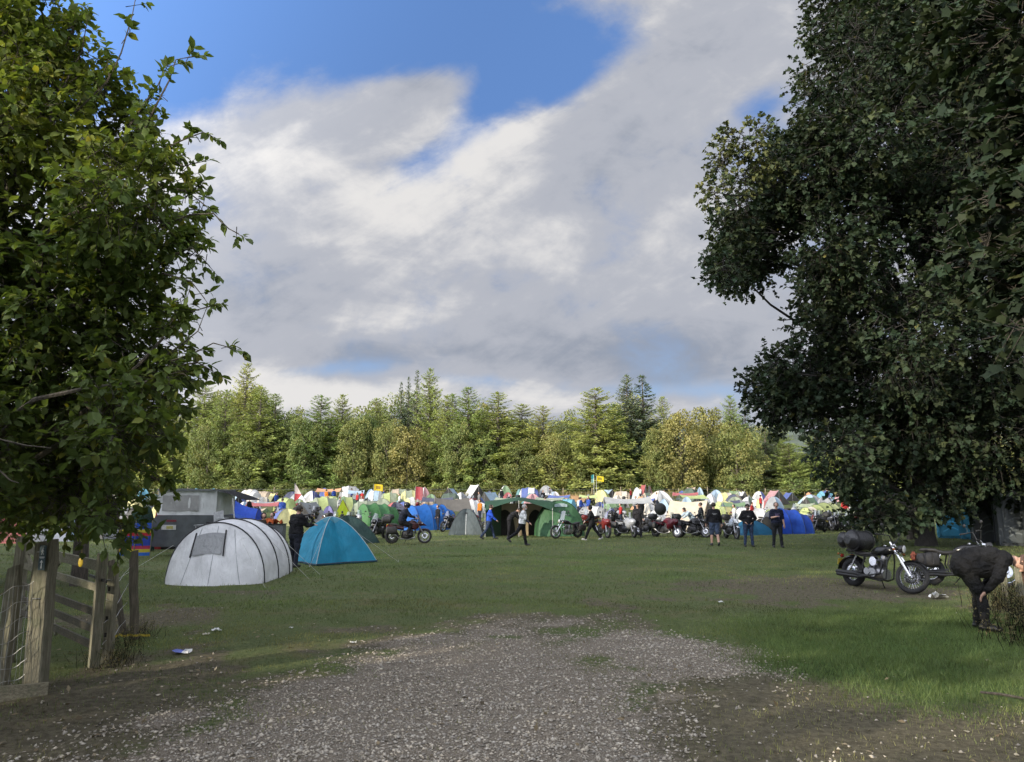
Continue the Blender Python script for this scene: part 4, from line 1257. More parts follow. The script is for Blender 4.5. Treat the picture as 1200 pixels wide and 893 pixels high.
def person(label, loc, heading, top=(0.02, 0.02, 0.022), bottom=(0.02, 0.02, 0.025), shoes=(0.02, 0.02, 0.02), hair=(0.03, 0.022, 0.016),
           lean=0, arch=0, head=0, headyaw=0, legs=((0, 0, 4), (0, 0, 4)), arms=((5, 12, 12), (5, 12, 12)), sleeves='long', sleeve_rgb=None, shorts=False, bulk=1.0, height=1.75,
           cap=None, hood=False, helmet=None, group=None, patch=None, voxel=0.013, fingers=True, feet=None, long_hair=False, beard=False, chest_mark=None, coat=0.0):
    """a figure facing +x; legs (hip pitch, knee bend, spread) left then right, arms (pitch, spread, elbow bend[, inward]); degrees"""
    root = thing('person', label, 'person', (0, 0, 0), 0, group)
    F = Figure()
    S = height / 1.75
    TOP, BOT, SHOE, SK, ARM, HAIRM, DARK = range(7)
    hip = np.array([0, 0, 0.93])
    La = R(lean); Lb = R(lean + arch)
    u = np.array([math.sin(La), 0, math.cos(La)]); u2 = np.array([math.sin(Lb), 0, math.cos(Lb)])
    f2 = np.array([math.cos(Lb), 0, -math.sin(Lb)])
    yv = np.array([0, 1.0, 0])
    waist = hip + u * 0.16
    chest = waist + u2 * 0.20
    sh = chest + u2 * 0.14
    nk = sh + u2 * 0.07
    B = bulk * 1.09
    F.cap(hip - yv * .075, hip + yv * .075, .115 * B, m=BOT)
    F.cap(hip + u * .07 - yv * .07, hip + u * .07 + yv * .07, .122 * B, m=TOP)
    F.cap(waist - yv * .065, waist + yv * .065, .118 * B, m=TOP)
    F.cap(chest - yv * .09, chest + yv * .09, .122 * B, m=TOP)
    F.cap(waist, chest, .125 * B, m=TOP)
    F.cap(sh - yv * .13, sh + yv * .13, .078 * B, m=TOP)
    F.cap(sh - yv * .05, nk, .075, .058, m=TOP); F.cap(sh + yv * .05, nk, .075, .058, m=TOP)
    if coat:
        F.cap(waist + f2 * coat - yv * .08, chest + f2 * coat * .8 - yv * .09, .12 * B, m=TOP); F.cap(waist + f2 * coat + yv * .08, chest + f2 * coat * .8 + yv * .09, .12 * B, m=TOP); F.cap(hip + f2 * coat * .5 - yv * .09, hip + f2 * coat * .5 + yv * .09, .12 * B, m=TOP)
    Hh = R(lean + arch * 0.5 + head)
    hu = np.array([math.sin(Hh), 0, math.cos(Hh)]); hf0 = np.array([math.cos(Hh), 0, -math.sin(Hh)])
    yw = R(headyaw)
    hf = hf0 * math.cos(yw) + yv * math.sin(yw); hy = np.cross(hu, hf)
    nt_ = nk + hu * 0.07
    F.cap(nk - u2 * .02, nt_, .056, m=SK)
    hc = nt_ + hu * 0.105 + hf * 0.018
    F.cap(hc - hf * .022 + hu * .022, hc + hf * .022 + hu * .018, .090, m=SK)
    F.cap(hc + hf * .030 - hu * .050, hc + hf * .040 - hu * .082, .062, .042, m=SK)
    F.cap(hc + hf * .105 + hu * .012, hc + hf * .122 - hu * .026, .011, .017, m=SK)
    for sg in (1, -1):
        F.cap(hc + hy * sg * .092 + hu * .015 - hf * .008, hc + hy * sg * .094 - hu * .025 - hf * .004, .016, .012, m=SK)
        F.cap(hc + hf * .092 + hy * sg * .034 + hu * .014, hc + hf * .094 + hy * sg * .036 + hu * .014, .013, m=DARK)
    F.cap(hc + hf * .088 - hu * .060 - hy * .018, hc + hf * .088 - hu * .060 + hy * .018, .008, m=DARK)
    if beard:
        F.cap(hc + hf * .06 - hu * .075 - hy * .03, hc + hf * .06 - hu * .075 + hy * .03, .045, m=HAIRM)
    low = 9
    for i, sg in enumerate((1, -1)):
        hp, kb, ab = legs[i][:3]
        h0 = hip + yv * sg * .09 - np.array([0, 0, .02])
        a = R(hp); s_ = R(ab)
        d = np.array([math.sin(a) * math.cos(s_), sg * math.sin(s_), -math.cos(a) * math.cos(s_)])
        kn = h0 + d * .43
        a2 = R(hp - kb)
        d2 = np.array([math.sin(a2), sg * math.sin(s_) * 0.6, -math.cos(a2)])
        an = kn + d2 * .40
        F.cap(h0, kn, .092 * B, .066, m=BOT)
        if shorts: F.cap(h0, kn - d * .02, .098 * B, .088, m=BOT)
        F.cap(kn, kn + d2 * .15, .062 if not shorts else .056, .060, m=SK if shorts else BOT)
        F.cap(kn + d2 * .15, an, .060, .046 if shorts else .054, m=SK if shorts else BOT)
        fp = R(feet[i] if feet else 0)
        fd = np.array([math.cos(fp), 0.10 * sg, math.sin(fp)]); fu = np.array([-math.sin(fp), 0, math.cos(fp)])
        heel = an - fu * .052 - fd * .035; toe = an - fu * .062 + fd * .155
        F.cap(an, heel, .046, .042, m=SHOE)
        F.cap(heel, toe, .042, .034, m=SHOE)
        low = min(low, heel[2] - .042, toe[2] - .034)
    hands = []
    for i, sg in enumerate((1, -1)):
        A = arms[i]
        sp_, ab, eb = A[:3]; inw = A[3] if len(A) > 3 else 0
        s0 = sh + yv * sg * .185
        a = R(sp_); b = R(ab)
        d = np.array([math.sin(a) * math.cos(b), sg * math.sin(b), -math.cos(a) * math.cos(b)])
        el = s0 + d * .29
        a2 = R(sp_ + eb); b2 = R(ab * 0.6 - inw)
        d2 = np.array([math.sin(a2) * math.cos(b2), sg * math.sin(b2), -math.cos(a2) * math.cos(b2)])
        wr = el + d2 * .25
        am = ARM if sleeves != 'short' else TOP
        F.cap(s0, el, .062 * B, .050 * B, m=am if sleeves == 'long' or sleeves == 'short' else SK)
        if sleeves == 'short':
            F.cap(s0 + d * .19, el, .046, .043, m=ARM if sleeve_rgb else SK)
        F.cap(el, wr, .048 * (B if sleeves == 'long' else .9), .036, m=ARM if (sleeves == 'long' or sleeve_rgb) else SK)
        # hand: palm, four curled fingers of different lengths, thumb off the side
        side = np.cross(d2, np.array([0, 0, 1.0])); side = side / (np.linalg.norm(side) + 1e-9)
        pn = np.cross(side, d2)
        pm_ = wr + d2 * .085
        F.cap(wr + d2 * .025 - side * .018, pm_ - side * .026, .021, .017, m=SK); F.cap(wr + d2 * .025 + side * .018, pm_ + side * .026, .021, .017, m=SK)
        if fingers:
            for q, (o_, ln) in enumerate(((-.031, .062), (-.0105, .075), (.0105, .078), (.031, .068))):
                k0 = pm_ + side * o_; k1 = k0 + d2 * ln * .5 - pn * .008; k2 = k1 + d2 * ln * .38 - pn * .022
                F.cap(k0, k1, .0115, .0105, m=SK); F.cap(k1, k2, .0105, .009, m=SK)
            t0 = wr + d2 * .03 + side * .03 * (1 if sg > 0 else 1); t1 = t0 + d2 * .035 + side * .028 - pn * .012; t2 = t1 + d2 * .032 + side * .004 - pn * .012
            F.cap(t0, t1, .0145, .013, m=SK); F.cap(t1, t2, .013, .010, m=SK)
        hands.append(pm_)
    mats = [cloth(top, 'upper_cloth'), cloth(bottom, 'lower_cloth'), pm('boot_leather', shoes, 0.5), SKIN, cloth(sleeve_rgb or top, 'sleeve_cloth'), pm('hair_colour', hair, 0.7), SKIN_D]
    body = F.mesh('body', mats, root, voxel)
    Mh = Matrix((Vector(hf), Vector(hy), Vector(hu))).transposed()
    Mh4 = Matrix.Translation(Vector(hc)) @ Mh.to_4x4()
    if helmet:
        mb = MB(Mh4); mb.ell((-0.005, 0, 0.015), (.145, .125, .145), 18, 12)
        mb.torus((0.01, 0, -0.085), .095, .022, 'z', 20, 6)
        mb.build('helmet', pm('helmet_shell', helmet, 0.25), root)
        mv = MB(Mh4)
        rows = [[(.152 * math.cos(a_) * math.cos(p_) - 0.002, .132 * math.sin(a_) * math.cos(p_), .015 + .15 * math.sin(p_)) for a_ in np.linspace(-1.05, 1.05, 9)] for p_ in np.linspace(-.32, .38, 5)]
        mv.grid(rows); mv.build('visor', pm('visor', (0.01, 0.01, 0.012), 0.08), root)
    elif hood:
        mb = MB(Mh4)
        rows = [[(-.01 + .128 * math.cos(p_) * math.cos(a_), .122 * math.cos(p_) * math.sin(a_), .01 + .14 * math.sin(p_)) for a_ in np.linspace(0.85, 2 * math.pi - 0.85, 16)] for p_ in np.linspace(-1.1, 1.5, 10)]
        mb.grid(rows); mb.build('hood', cloth(top, 'upper_cloth'), root)
    elif cap:
        mb = MB(Mh4); mb.ell((-0.005, 0, 0.03), (.112, .104, .095), 16, 8, zmin=-.1)
        mb.loft([[(.09, -.07, .035), (.09, .07, .035), (.09, .07, .042), (.09, -.07, .042)], [(.185, -.045, .02), (.185, .045, .02), (.185, .045, .026), (.185, -.045, .026)]])
        mb.build('cap', cloth(cap, 'cap_cloth'), root)
    else:
        mb = MB(Mh4)
        rows = [[(-.014 + .110 * math.cos(p_) * math.cos(a_), .103 * math.cos(p_) * math.sin(a_), .022 + .106 * math.sin(p_)) for a_ in np.linspace(0.95 - .5 * max(0, p_), 2 * math.pi - 0.95 + .5 * max(0, p_), 18)] for p_ in np.linspace(-.75, 1.56, 10)]
        mb.grid(rows)
        if long_hair:
            for k in range(26):
                a_ = rng_p.uniform(1.0, 5.28)
                p0 = Vector((-.01 + .1 * math.cos(a_), .1 * math.sin(a_), .0))
                dn = Mh.inverted() @ Vector((0, 0, -1))
                mb.tube([p0, p0 + dn * .10 + Vector((0.015, 0, 0)), p0 + dn * rng_p.uniform(.18, .28)], [.022, .02, .005], 5)
        mb.build('hair', pm('hair_colour', hair, 0.7, 0, 0.4, 60), root)
    if chest_mark:
        (w_, h_, off, rgb, front) = chest_mark
        c = chest + u2 * off + (f2 if front else -f2) * (.122 * B + .012)
        mb = MB()
        nx = 7
        rows = []
        for q in np.linspace(-.5, .5, 4):
            rows.append([tuple(c + yv * w_ * (k / (nx - 1) - .5) + u2 * h_ * q - (f2 if front else -f2) * (abs(k / (nx - 1) - .5) * 2) ** 2 * .012) for k in range(nx)])
        mb.grid(rows)
        mb.build('printed_emblem', pm('faded_print', rgb, 0.8, 0, 0.7, 55), root)
    for ch in root.children:
        ch.data.transform(Matrix.Scale(S, 4) @ Matrix.Translation((0, 0, -low)))
    root.location = loc
    root.rotation_euler = (0, 0, R(heading))
    root['_hip'] = (hip[2] - low) * S
    return root
rng_p = np.random.default_rng(3)

# ================================================================ motorcycles
CHROME = pm('chrome', (0.62, 0.62, 0.64), 0.12, 1.0, 0.05)
ALLOY = pm('cast_alloy', (0.32, 0.32, 0.33), 0.35, 0.9, 0.2, 30)
RUBBER = pm('tyre_rubber', (0.017, 0.017, 0.018), 0.85, 0, 0.3, 40, 0.3, 80)
BLACKP = pm('black_enamel', (0.012, 0.012, 0.013), 0.18, 0, 0.1)
MATTB = pm('matt_black_metal', (0.02, 0.02, 0.021), 0.5, 0.2)
PLAST = pm('black_plastic', (0.022, 0.022, 0.023), 0.55)
LEATHER = pm('black_leather', (0.018, 0.016, 0.015), 0.5, 0, 0.3, 25, 0.5, 60)
LENS = pm('lamp_glass', (0.55, 0.56, 0.58), 0.06, 0.3)
REDL = pm('red_lens', (0.35, 0.015, 0.01), 0.2)
AMBER = pm('amber_lens', (0.22, 0.07, 0.01), 0.2)
def glassy(name, rgb, alpha):
    m, nt, out = _nodes(name)
    g = nt.nodes.new('ShaderNodeBsdfGlossy'); g.inputs['Roughness'].default_value = 0.05
    t = nt.nodes.new('ShaderNodeBsdfTransparent'); t.inputs[0].default_value = (*rgb, 1)
    lw = nt.nodes.new('ShaderNodeLayerWeight'); lw.inputs[0].default_value = 0.35
    mx = nt.nodes.new('ShaderNodeMixShader')
    nt.links.new(math_(nt, 'MULTIPLY_ADD', lw.outputs[0], 0.6, alpha), mx.inputs[0])
    nt.links.new(t.outputs[0], mx.inputs[1]); nt.links.new(g.outputs[0], mx.inputs[2])
    nt.links.new(mx.outputs[0], out.inputs[0])
    return m
SCREEN = glassy('tinted_screen', (0.55, 0.6, 0.62), 0.18)

def wheel(root, c, Rr, wd, style, Mx=None, disc=True, rimmat=None):
    M = (Mx or Matrix.Identity(4))
    t = MB(M); t.torus(c, Rr - wd * .5, wd * .5, 'y', 36, 10, flat=1.0)
    w_ = t.build('wheel', RUBBER, root)
    w_['label'] = 'black tyre on a bright rim'
    r = MB(M)
    ri = Rr - wd * .92
    r.torus(c, ri, .018, 'y', 36, 6, flat=1.7)
    r.tube([(c[0], c[1] - .07, c[2]), (c[0], c[1] + .07, c[2])], .035, 12)
    if style == 'wire':
        for k in range(28):
            a = 2 * math.pi * k / 28; b = a + (.35 if k % 2 else -.35)
            sy = .035 if k % 4 < 2 else -.035
            r.tube([(c[0] + .035 * math.cos(b), c[1] + sy, c[2] + .035 * math.sin(b)), (c[0] + ri * math.cos(a), c[1], c[2] + ri * math.sin(a))], .0035, 4, caps=False)
    else:
        for k in range(5):
            for o_ in (-.16, .16):
                a = 2 * math.pi * k / 5 + .3
                r.tube([(c[0] + .03 * math.cos(a), c[1], c[2] + .03 * math.sin(a)), (c[0] + ri * math.cos(a + o_), c[1], c[2] + ri * math.sin(a + o_))], [.02, .013], 5, caps=False)
    r.build('rim', rimmat or ALLOY, w_)
    if disc:
        d = MB(M)
        for sy in (-1, 1):
            y = c[1] + sy * .062
            d.torus((c[0], y, c[2]), .105, .035, 'y', 28, 4, flat=.08)
        d.build('brake_disc', CHROME, w_)
    return w_

def steerM(x, z, rake, ang):
    """turn about the steering axis through (x, 0, z), leaning back by rake"""
    ax = Vector((-math.sin(R(rake)), 0, math.cos(R(rake))))
    return Matrix.Translation((x, 0, z)) @ Matrix.Rotation(R(ang), 4, ax) @ Matrix.Translation((-x, 0, -z))

def sec(x, z, w_, h, n=12, top=1.0):
    """a rounded cross-section ring at x"""
    out = []
    for k in range(n):
        a = 2 * math.pi * k / n
        cx, cz = math.cos(a), math.sin(a)
        e = 0.75
        out.append((x, w_ * math.copysign(abs(cx) ** e, cx), z + h * math.copysign(abs(cz) ** e, cz)))
    return out

def motorcycle(label, loc, heading, style='cruiser', paint=(0.012, 0.012, 0.013), steer=0, bags=None, screen=False, topcase=False, lean=-6, group='motorcycles parked in front of the tents', seat_rgb=None, bars='low', accent=None, light_on=False):
    """faces +x; z up; leans on its side stand to its left"""
    root = thing('motorcycle', label, 'motorcycle', loc, R(heading), group)
    P = pm('bike_paint', paint, 0.2, 0.1, 0.1)
    A = pm('bike_accent', accent, 0.25) if accent else P
    cr = style in ('cruiser', 'tourer')
    if cr:
        rx, fx_, rr, fr, rw, fw = -.72, .82, .325, .34, .15, .10
        hx, hz, rake = .40, .93, 31
        wst = 'wire' if style == 'cruiser' else 'cast'
    else:
        rx, fx_, rr, fr, rw, fw = -.74, .76, .325, .31, .165, .115
        hx, hz, rake = .42, .90, 25
        if style == 'adv': fr, fw = .335, .105
        wst = 'cast'
    SM = steerM(hx, hz, rake, steer)
    wheel(root, (rx, 0, rr), rr, rw, wst, None, True, CHROME if cr else None)
    wheel(root, (fx_, 0, fr), fr, fw, wst, SM, True, CHROME if cr else None)
    # fork
    fk = MB(SM)
    top = Vector((hx, 0, hz)); ax = Vector((fx_, 0, fr)); d = (top - ax).normalized()
    for sy in (-.1, .1):
        o = Vector((0, sy, 0))
        fk.tube([ax + o, ax + o + d * .36], .031, 8); fk.tube([ax + o + d * .36, top + o + d * .10], .021, 8)
    fk.beam(top + Vector((0, -.13, 0)), top + Vector((0, .13, 0)), .07, .035); fk.beam(top - d * .18 + Vector((0, -.13, 0)), top - d * .18 + Vector((0, .13, 0)), .07, .04)
    fk.tube([ax + Vector((0, -.12, 0)), ax + Vector((0, .12, 0))], .018, 8)
    fk.build('fork', CHROME if cr else ALLOY, root)
    ff = MB(SM)
    a0, a1 = (R(35), R(140)) if cr else (R(50), R(165))
    rows = [[(fx_ + (fr + .02) * math.cos(a) * (1 - .0 * abs(v)), v * (fw * .5 + .02), fr + (fr + .022 - .035 * v * v) * math.sin(a) if True else 0) for v in np.linspace(-1, 1, 7)] for a in np.linspace(a0, a1, 12)]
    ff.grid(rows); ff.build('front_mudguard', P if cr else A, root)
    rf = MB()
    a0, a1 = (R(40), R(175)) if cr else (R(60), R(140))
    rows = [[(rx + (rr + .045) * math.cos(a), v * (rw * .5 + .03), rr + (rr + .05 - .05 * v * v) * math.sin(a)) for v in np.linspace(-1, 1, 7)] for a in np.linspace(a0, a1, 14)]
    rf.grid(rows); rf.build('rear_mudguard', P if cr else PLAST, root)
    # frame
    fm = MB()
    for sy in (-.11, .11):
        fm.tube([(hx - .03, 0, hz - .06), (hx - .10, sy, .62), (hx - .13, sy, .26), (.12, sy, .20), (-.28, sy, .24), (-.36, sy, .48), (-.30, sy, .72)], .017, 7)
        fm.tube([(hx - .03, 0, hz - .04), (.0, sy * .6, .76), (-.30, sy, .70), (-.78, sy * .95, .74 if cr else .86)], .016, 7)
        fm.beam((-.36, sy * 1.1, .36), (rx, sy * 1.1, rr), .03, .05)
    fm.tube([(-.05, .1, .22), (-.16, .33, .015)], .011, 6); fm.box((-.17, .34, .01), (.07, .05, .012))
    for sy in (-.14, .14): fm.tube([(-.02 if cr else -.2, sy, .26), (-.02 if cr else -.2, sy * 1.9, .27)], .013, 6)
    fm.build('frame', MATTB, root)
    sh_ = MB()
    for sy in (-.14, .14):
        sh_.tube([(rx + .04, sy, rr + .05), (-.50, sy, .70)], .016, 8)
        P0, P1 = Vector((rx + .06, sy, rr + .09)), Vector((-.52, sy, .66))
        for k in range(9): sh_.torus(tuple(P0 + (P1 - P0) * (k / 8)), .026, .006, 'z', 10, 5)
    sh_.build('shock_absorber', CHROME if cr else ALLOY, root)
    # engine
    en = MB()
    if cr:
        en.loft([sec(-.26, .36, .10, .11), sec(-.20, .36, .14, .15), (sec(.08, .35, .14, .15)), sec(.20, .34, .12, .11)])
        en.tube([(-.03, -.19, .36), (-.03, .17, .36)], .10, 16); en.tube([(-.2, -.17, .38), (-.2, .15, .38)], .075, 14)
        for ang, x0 in ((24, .04), (-22, -.06)):
            dv = Vector((math.sin(R(ang)), 0, math.cos(R(ang))))
            b0 = Vector((x0, 0, .47))
            en.tube([b0, b0 + dv * .24], .062, 12)
            for k in range(8): en.tube([b0 + dv * (.02 + .025 * k), b0 + dv * (.030 + .025 * k)], .092, 14)
            en.tube([b0 + dv * .235, b0 + dv * .295], [.088, .07], 12)
        en.build('engine', ALLOY, root)
        ac = MB(); ac.tube([(0, -.11, .60), (0, -.20, .60)], .095, 18); ac.build('air_cleaner', CHROME, root)
        ex = MB()
        for x0, z0, xe, ze in ((.12, .62, -1.02, .30), (-.13, .64, -1.0, .245)):
            ex.tube([(x0, -.10, z0), (x0 + .10, -.15, z0 - .06), (x0 + .05, -.17, .36), (-.15, -.185, .28), (-.45, -.19, ze - .01)], .023, 8)
            ex.tube([(-.42, -.19, ze - .01), (-.5, -.19, ze), (xe + .05, -.20, ze + .01), (xe, -.20, ze + .01)], [.026, .045, .045, .04], 10)
        ex.build('exhaust', CHROME if style == 'tourer' else MATTB, root)
    else:
        en.loft([sec(-.30, .40, .12, .12), sec(-.22, .42, .17, .18), sec(.10, .42, .18, .20), sec(.24, .44, .13, .14)])
        en.tube([(-.1, -.22, .38), (-.1, .20, .38)], .10, 16)
        en.loft([sec(.0, .60, .16, .10), sec(.22, .60, .14, .08)])
        en.build('engine', MATTB, root)
        ex = MB(); ex.tube([(.28, -.06, .52), (.30, -.12, .28), (.0, -.15, .20), (-.40, -.17, .24), (-.55, -.19, .36)], .024, 8); ex.tube([(-.52, -.19, .34), (-.60, -.20, .40), (-.95, -.22, .56), (-.98, -.22, .57)], [.03, .06, .06, .045], 10); ex.build('exhaust', ALLOY, root)
    if not cr:
        shr = MB()
        for sy in (-1, 1):
            shr.loft([[(.02, sy * .13, .95), (.05, sy * .20, .90), (.05, sy * .20, .78), (.02, sy * .13, .74)], [(.30, sy * .16, .96), (.32, sy * .23, .90), (.30, sy * .23, .68), (.28, sy * .15, .62)], [(.48, sy * .13, .90), (.49, sy * .17, .86), (.46, sy * .17, .74), (.45, sy * .12, .70)]])
        shr.build('side_fairing', P, root)
        rad = MB(); rad.box((.33, 0, .58), (.05, .30, .26), (0, R(-18), 0)); rad.build('radiator', MATTB, root)
        sg_ = MB(); sg_.loft([sec(-.20, .70, .10, .10), sec(-.50, .74, .13, .09), sec(-.85, .82, .09, .06), sec(-.95, .85, .05, .03)]); sg_.build('tail_panel', P, root)
    # tank and seat
    tk = MB()
    if cr:
        tk.loft([sec(.42, .86, .03, .03), sec(.36, .86, .10, .075), sec(.22, .85, .135, .10), sec(.05, .83, .14, .105), sec(-.10, .80, .11, .085), sec(-.20, .775, .04, .03)])
    else:
        tk.loft([sec(.40, .90, .05, .05), sec(.33, .93, .13, .10), sec(.18, .94, .17, .13), sec(.0, .90, .165, .13), sec(-.14, .85, .12, .09), sec(-.22, .82, .08, .05)])
    t_ = tk.build('fuel_tank', P, root)
    fc = MB(); fc.tube([(.16, 0, .94 if cr else 1.06), (.16, 0, .965 if cr else 1.08)], .035, 12); fc.build('fuel_cap', CHROME, t_)
    se = MB()
    if cr: se.loft([sec(-.12, .77, .06, .035), sec(-.22, .745, .13, .045), sec(-.40, .73, .155, .05), sec(-.52, .75, .14, .055), sec(-.60, .79, .11, .05), sec(-.85, .80, .09, .04), sec(-.90, .79, .05, .02)])
    else: se.loft([sec(-.14, .84, .07, .03), sec(-.25, .82, .12, .045), sec(-.45, .82, .155, .05), sec(-.55, .86, .15, .055), sec(-.85, .90, .12, .045), sec(-.92, .90, .07, .02)])
    se.build('seat', LEATHER, root)
    # bars
    hb = MB(SM)
    bz = {'low': .10, 'high': .20, 'ape': .34}[bars] if cr else .12
    for sy in (-1, 1):
        hb.tube([(hx - .02, 0, hz + .10), (hx - .03, sy * .10, hz + .12), (hx - .05, sy * .20, hz + .10 + bz), (hx - .16, sy * .36, hz + .08 + bz), (hx - .22, sy * .40, hz + .07 + bz)], .012, 7)
    h_ = hb.build('handlebar', CHROME if style == 'tourer' else MATTB, root)
    gp = MB(SM)
    for sy in (-1, 1):
        gp.tube([(hx - .15, sy * .345, hz + .08 + bz), (hx - .25, sy * .42, hz + .065 + bz)], .018, 8)
        gp.tube([(hx - .10, sy * .33, hz + .085 + bz), (hx - .14, sy * .45, hz + .07 + bz)], .006, 5)
    gp.build('grip', RUBBER, h_)
    for sy in (-1, 1):
        mr = MB(SM)
        b0 = Vector((hx - .12, sy * .31, hz + .10 + bz))
        mr.tube([b0, b0 + Vector((.03, sy * .06, .10)), b0 + Vector((.01, sy * .10, .14))], .006, 5)
        mr.ell(b0 + Vector((.0, sy * .11, .17)), (.022, .065, .042), 12, 7)
        mr.build('mirror', PLAST, root)
    # lights
    if cr:
        hl = MB(SM); c = Vector((hx + .19, 0, hz - .02))
        hl.tube([c + Vector((-.13, 0, 0)), c + Vector((-.08, 0, 0)), c + Vector((0, 0, 0)), c + Vector((.01, 0, 0))], [.03, .075, .088, .088], 16)
        L_ = hl.build('headlight', CHROME if style == 'tourer' else BLACKP, root)
        le = MB(SM); le.ell(c + Vector((.01, 0, 0)), (.025, .08, .08), 14, 8); le.build('lens', LENS, L_)
        for sy in (-1, 1):
            ti = MB(SM); ti.tube([(hx + .10, sy * .12, hz - .09), (hx + .10, sy * .22, hz - .09)], .008, 5); ti.ell((hx + .10, sy * .25, hz - .09), (.03, .024, .024), 10, 7); ti.build('indicator', AMBER, root)
            tj = MB(); tj.tube([(-.92, sy * .08, .70), (-.95, sy * .18, .70)], .008, 5); tj.ell((-.96, sy * .21, .70), (.028, .024, .024), 10, 7); tj.build('indicator', AMBER, root)
    else:
        fa = MB(SM if style == 'adv' else None)
        if style == 'adv':
            fa.loft([sec(hx + .02, hz + .02, .10, .10), sec(hx + .14, hz + .02, .12, .12), sec(hx + .25, hz - .02, .07, .07), sec(hx + .42, hz - .08, .03, .015)])
        else:
            fa.loft([sec(hx - .25, .62, .20, .22), sec(hx - .02, .72, .23, .28), sec(hx + .16, .82, .20, .20), sec(hx + .30, .86, .11, .11), sec(hx + .36, .86, .04, .04)])
        f_ = fa.build('fairing', A if accent else P, root)
        le = MB(SM if style == 'adv' else None)
        xq = hx + (.20 if style == 'adv' else .285)
        for sy in (-.055, .055): le.ell((xq, sy, hz + .02 if style == 'adv' else .87), (.05, .05, .038), 12, 7)
        le.build('headlight', LENS, f_)
        for sy in (-1, 1):
            tj = MB(); tj.tube([(-.90, sy * .08, .74), (-.92, sy * .17, .74)], .008, 5); tj.ell((-.92, sy * .19, .74), (.035, .03, .02), 10, 7); tj.build('indicator', AMBER, root)
            if style == 'adv':
                hg = MB(SM); hg.loft([sec(hx - .05, hz + .20, .01, .03), sec(hx - .03, hz + .20, .015, .05)]) if False else hg.ell((hx - .08, sy * .40, hz + .20), (.035, .10, .055), 10, 7); hg.build('hand_guard', PLAST, root)
        screen = True
    tl = MB(); tl.ell((-1.06 if cr else -.98, 0, .66 if cr else .80), (.03, .06, .035), 12, 7); tl.build('tail_light', REDL, root)
    np_ = MB(); np_.box((-1.09 if cr else -1.0, 0, .53 if cr else .66), (.008, .20, .14), (0, .15, 0)); np_.build('number_plate', pm('plate_yellow', (0.55, 0.42, 0.06), 0.5), root)
    if screen:
        sn = MB(SM if (cr or style == 'adv') else None)
        x0, z0 = (hx + .16, hz + .04) if cr else (hx + (.17 if style == 'adv' else .13), hz + (.08 if style == 'adv' else .10))
        wd_, ht = (.26, .46) if cr else (.17, .34)
        rows = [[(x0 - .35 * t * ht - .10 * v * v, v * wd_ * (1 - .25 * t * t), z0 + t * ht) for v in np.linspace(-1, 1, 9)] for t in np.linspace(0, 1, 6)]
        sn.grid(rows); sn.build('windscreen', SCREEN, root)
    if bags:
        for sy in (-1, 1):
            pb = MB()
            if bags == 'hard': pb.loft([sec(-1.02, .62, .06, .10, 14), sec(-.98, .62, .10, .17, 14), sec(-.58, .62, .10, .18, 14), sec(-.53, .62, .07, .12, 14)])
            else:
                pb.loft([sec(-1.04, .56, .06, .11, 14), sec(-1.0, .56, .085, .16, 14), sec(-.62, .57, .085, .17, 14), sec(-.58, .57, .06, .12, 14)])
                for xx in (-.90, -.72): pb.box((xx, -sy * 0 + .088 * (1 if sy > 0 else -1) * 0 + .0, .60), (.035, .19, .25))
            o_ = pb.build('pannier' if bags == 'hard' else 'saddlebag', (PLAST if bags == 'hard' else LEATHER), root)
            o_.data.transform(Matrix.Translation((0, sy * .26, 0)))
            rk = MB(); rk.tube([(-.55, sy * .12, .74), (-.6, sy * .18, .70), (-1.0, sy * .18, .70)], .009, 5); rk.build('luggage_rail', CHROME if cr else MATTB, root)
    if topcase:
        tcx = MB(); tcx.loft([sec(-1.22, 1.10, .14, .10, 14), sec(-1.18, 1.10, .21, .15, 14), sec(-.84, 1.10, .22, .16, 14), sec(-.78, 1.10, .16, .11, 14)]); tcx.build('top_case', PLAST, root)
        rk = MB()
        for sy in (-.1, .1): rk.tube([(-.70, sy, .88), (-.85, sy, .94), (-1.15, sy, .945)], .01, 5)
        rk.build('luggage_rack', MATTB, root)
    # lean on the stand
    if lean:
        Ml = Matrix.Rotation(R(lean), 4, 'X')
        def tr(o):
            o.data.transform(Ml)
            for c_ in o.children: tr(c_)
        for ch in root.children: tr(ch)
    return root

def place2(rear, front, D_r=None, D_f=None):
    """location and heading of a bike from where its two tyres touch the ground"""
    a = onground(*rear, D_r); b = onground(*front, D_f)
    m_ = (a + b) / 2
    return (m_.x, m_.y, float(ground_z([m_.x], [m_.y])[0])), math.degrees(math.atan2(b.y - a.y, b.x - a.x)), (b - a).length

# ================================================================ tents
POLE = pm('black_pole_sleeve', (0.012, 0.012, 0.014), 0.5)
GREYP = pm('grey_pole', (0.35, 0.35, 0.36), 0.4, 0.5)
GUY = pm('guy_cord', (0.45, 0.45, 0.42), 0.8)

def arch(t, hw, h, p=0.9):
    return (hw * math.cos(t) * (1.0 - 0.02 * math.sin(t)), h * max(0, math.sin(t)) ** p)

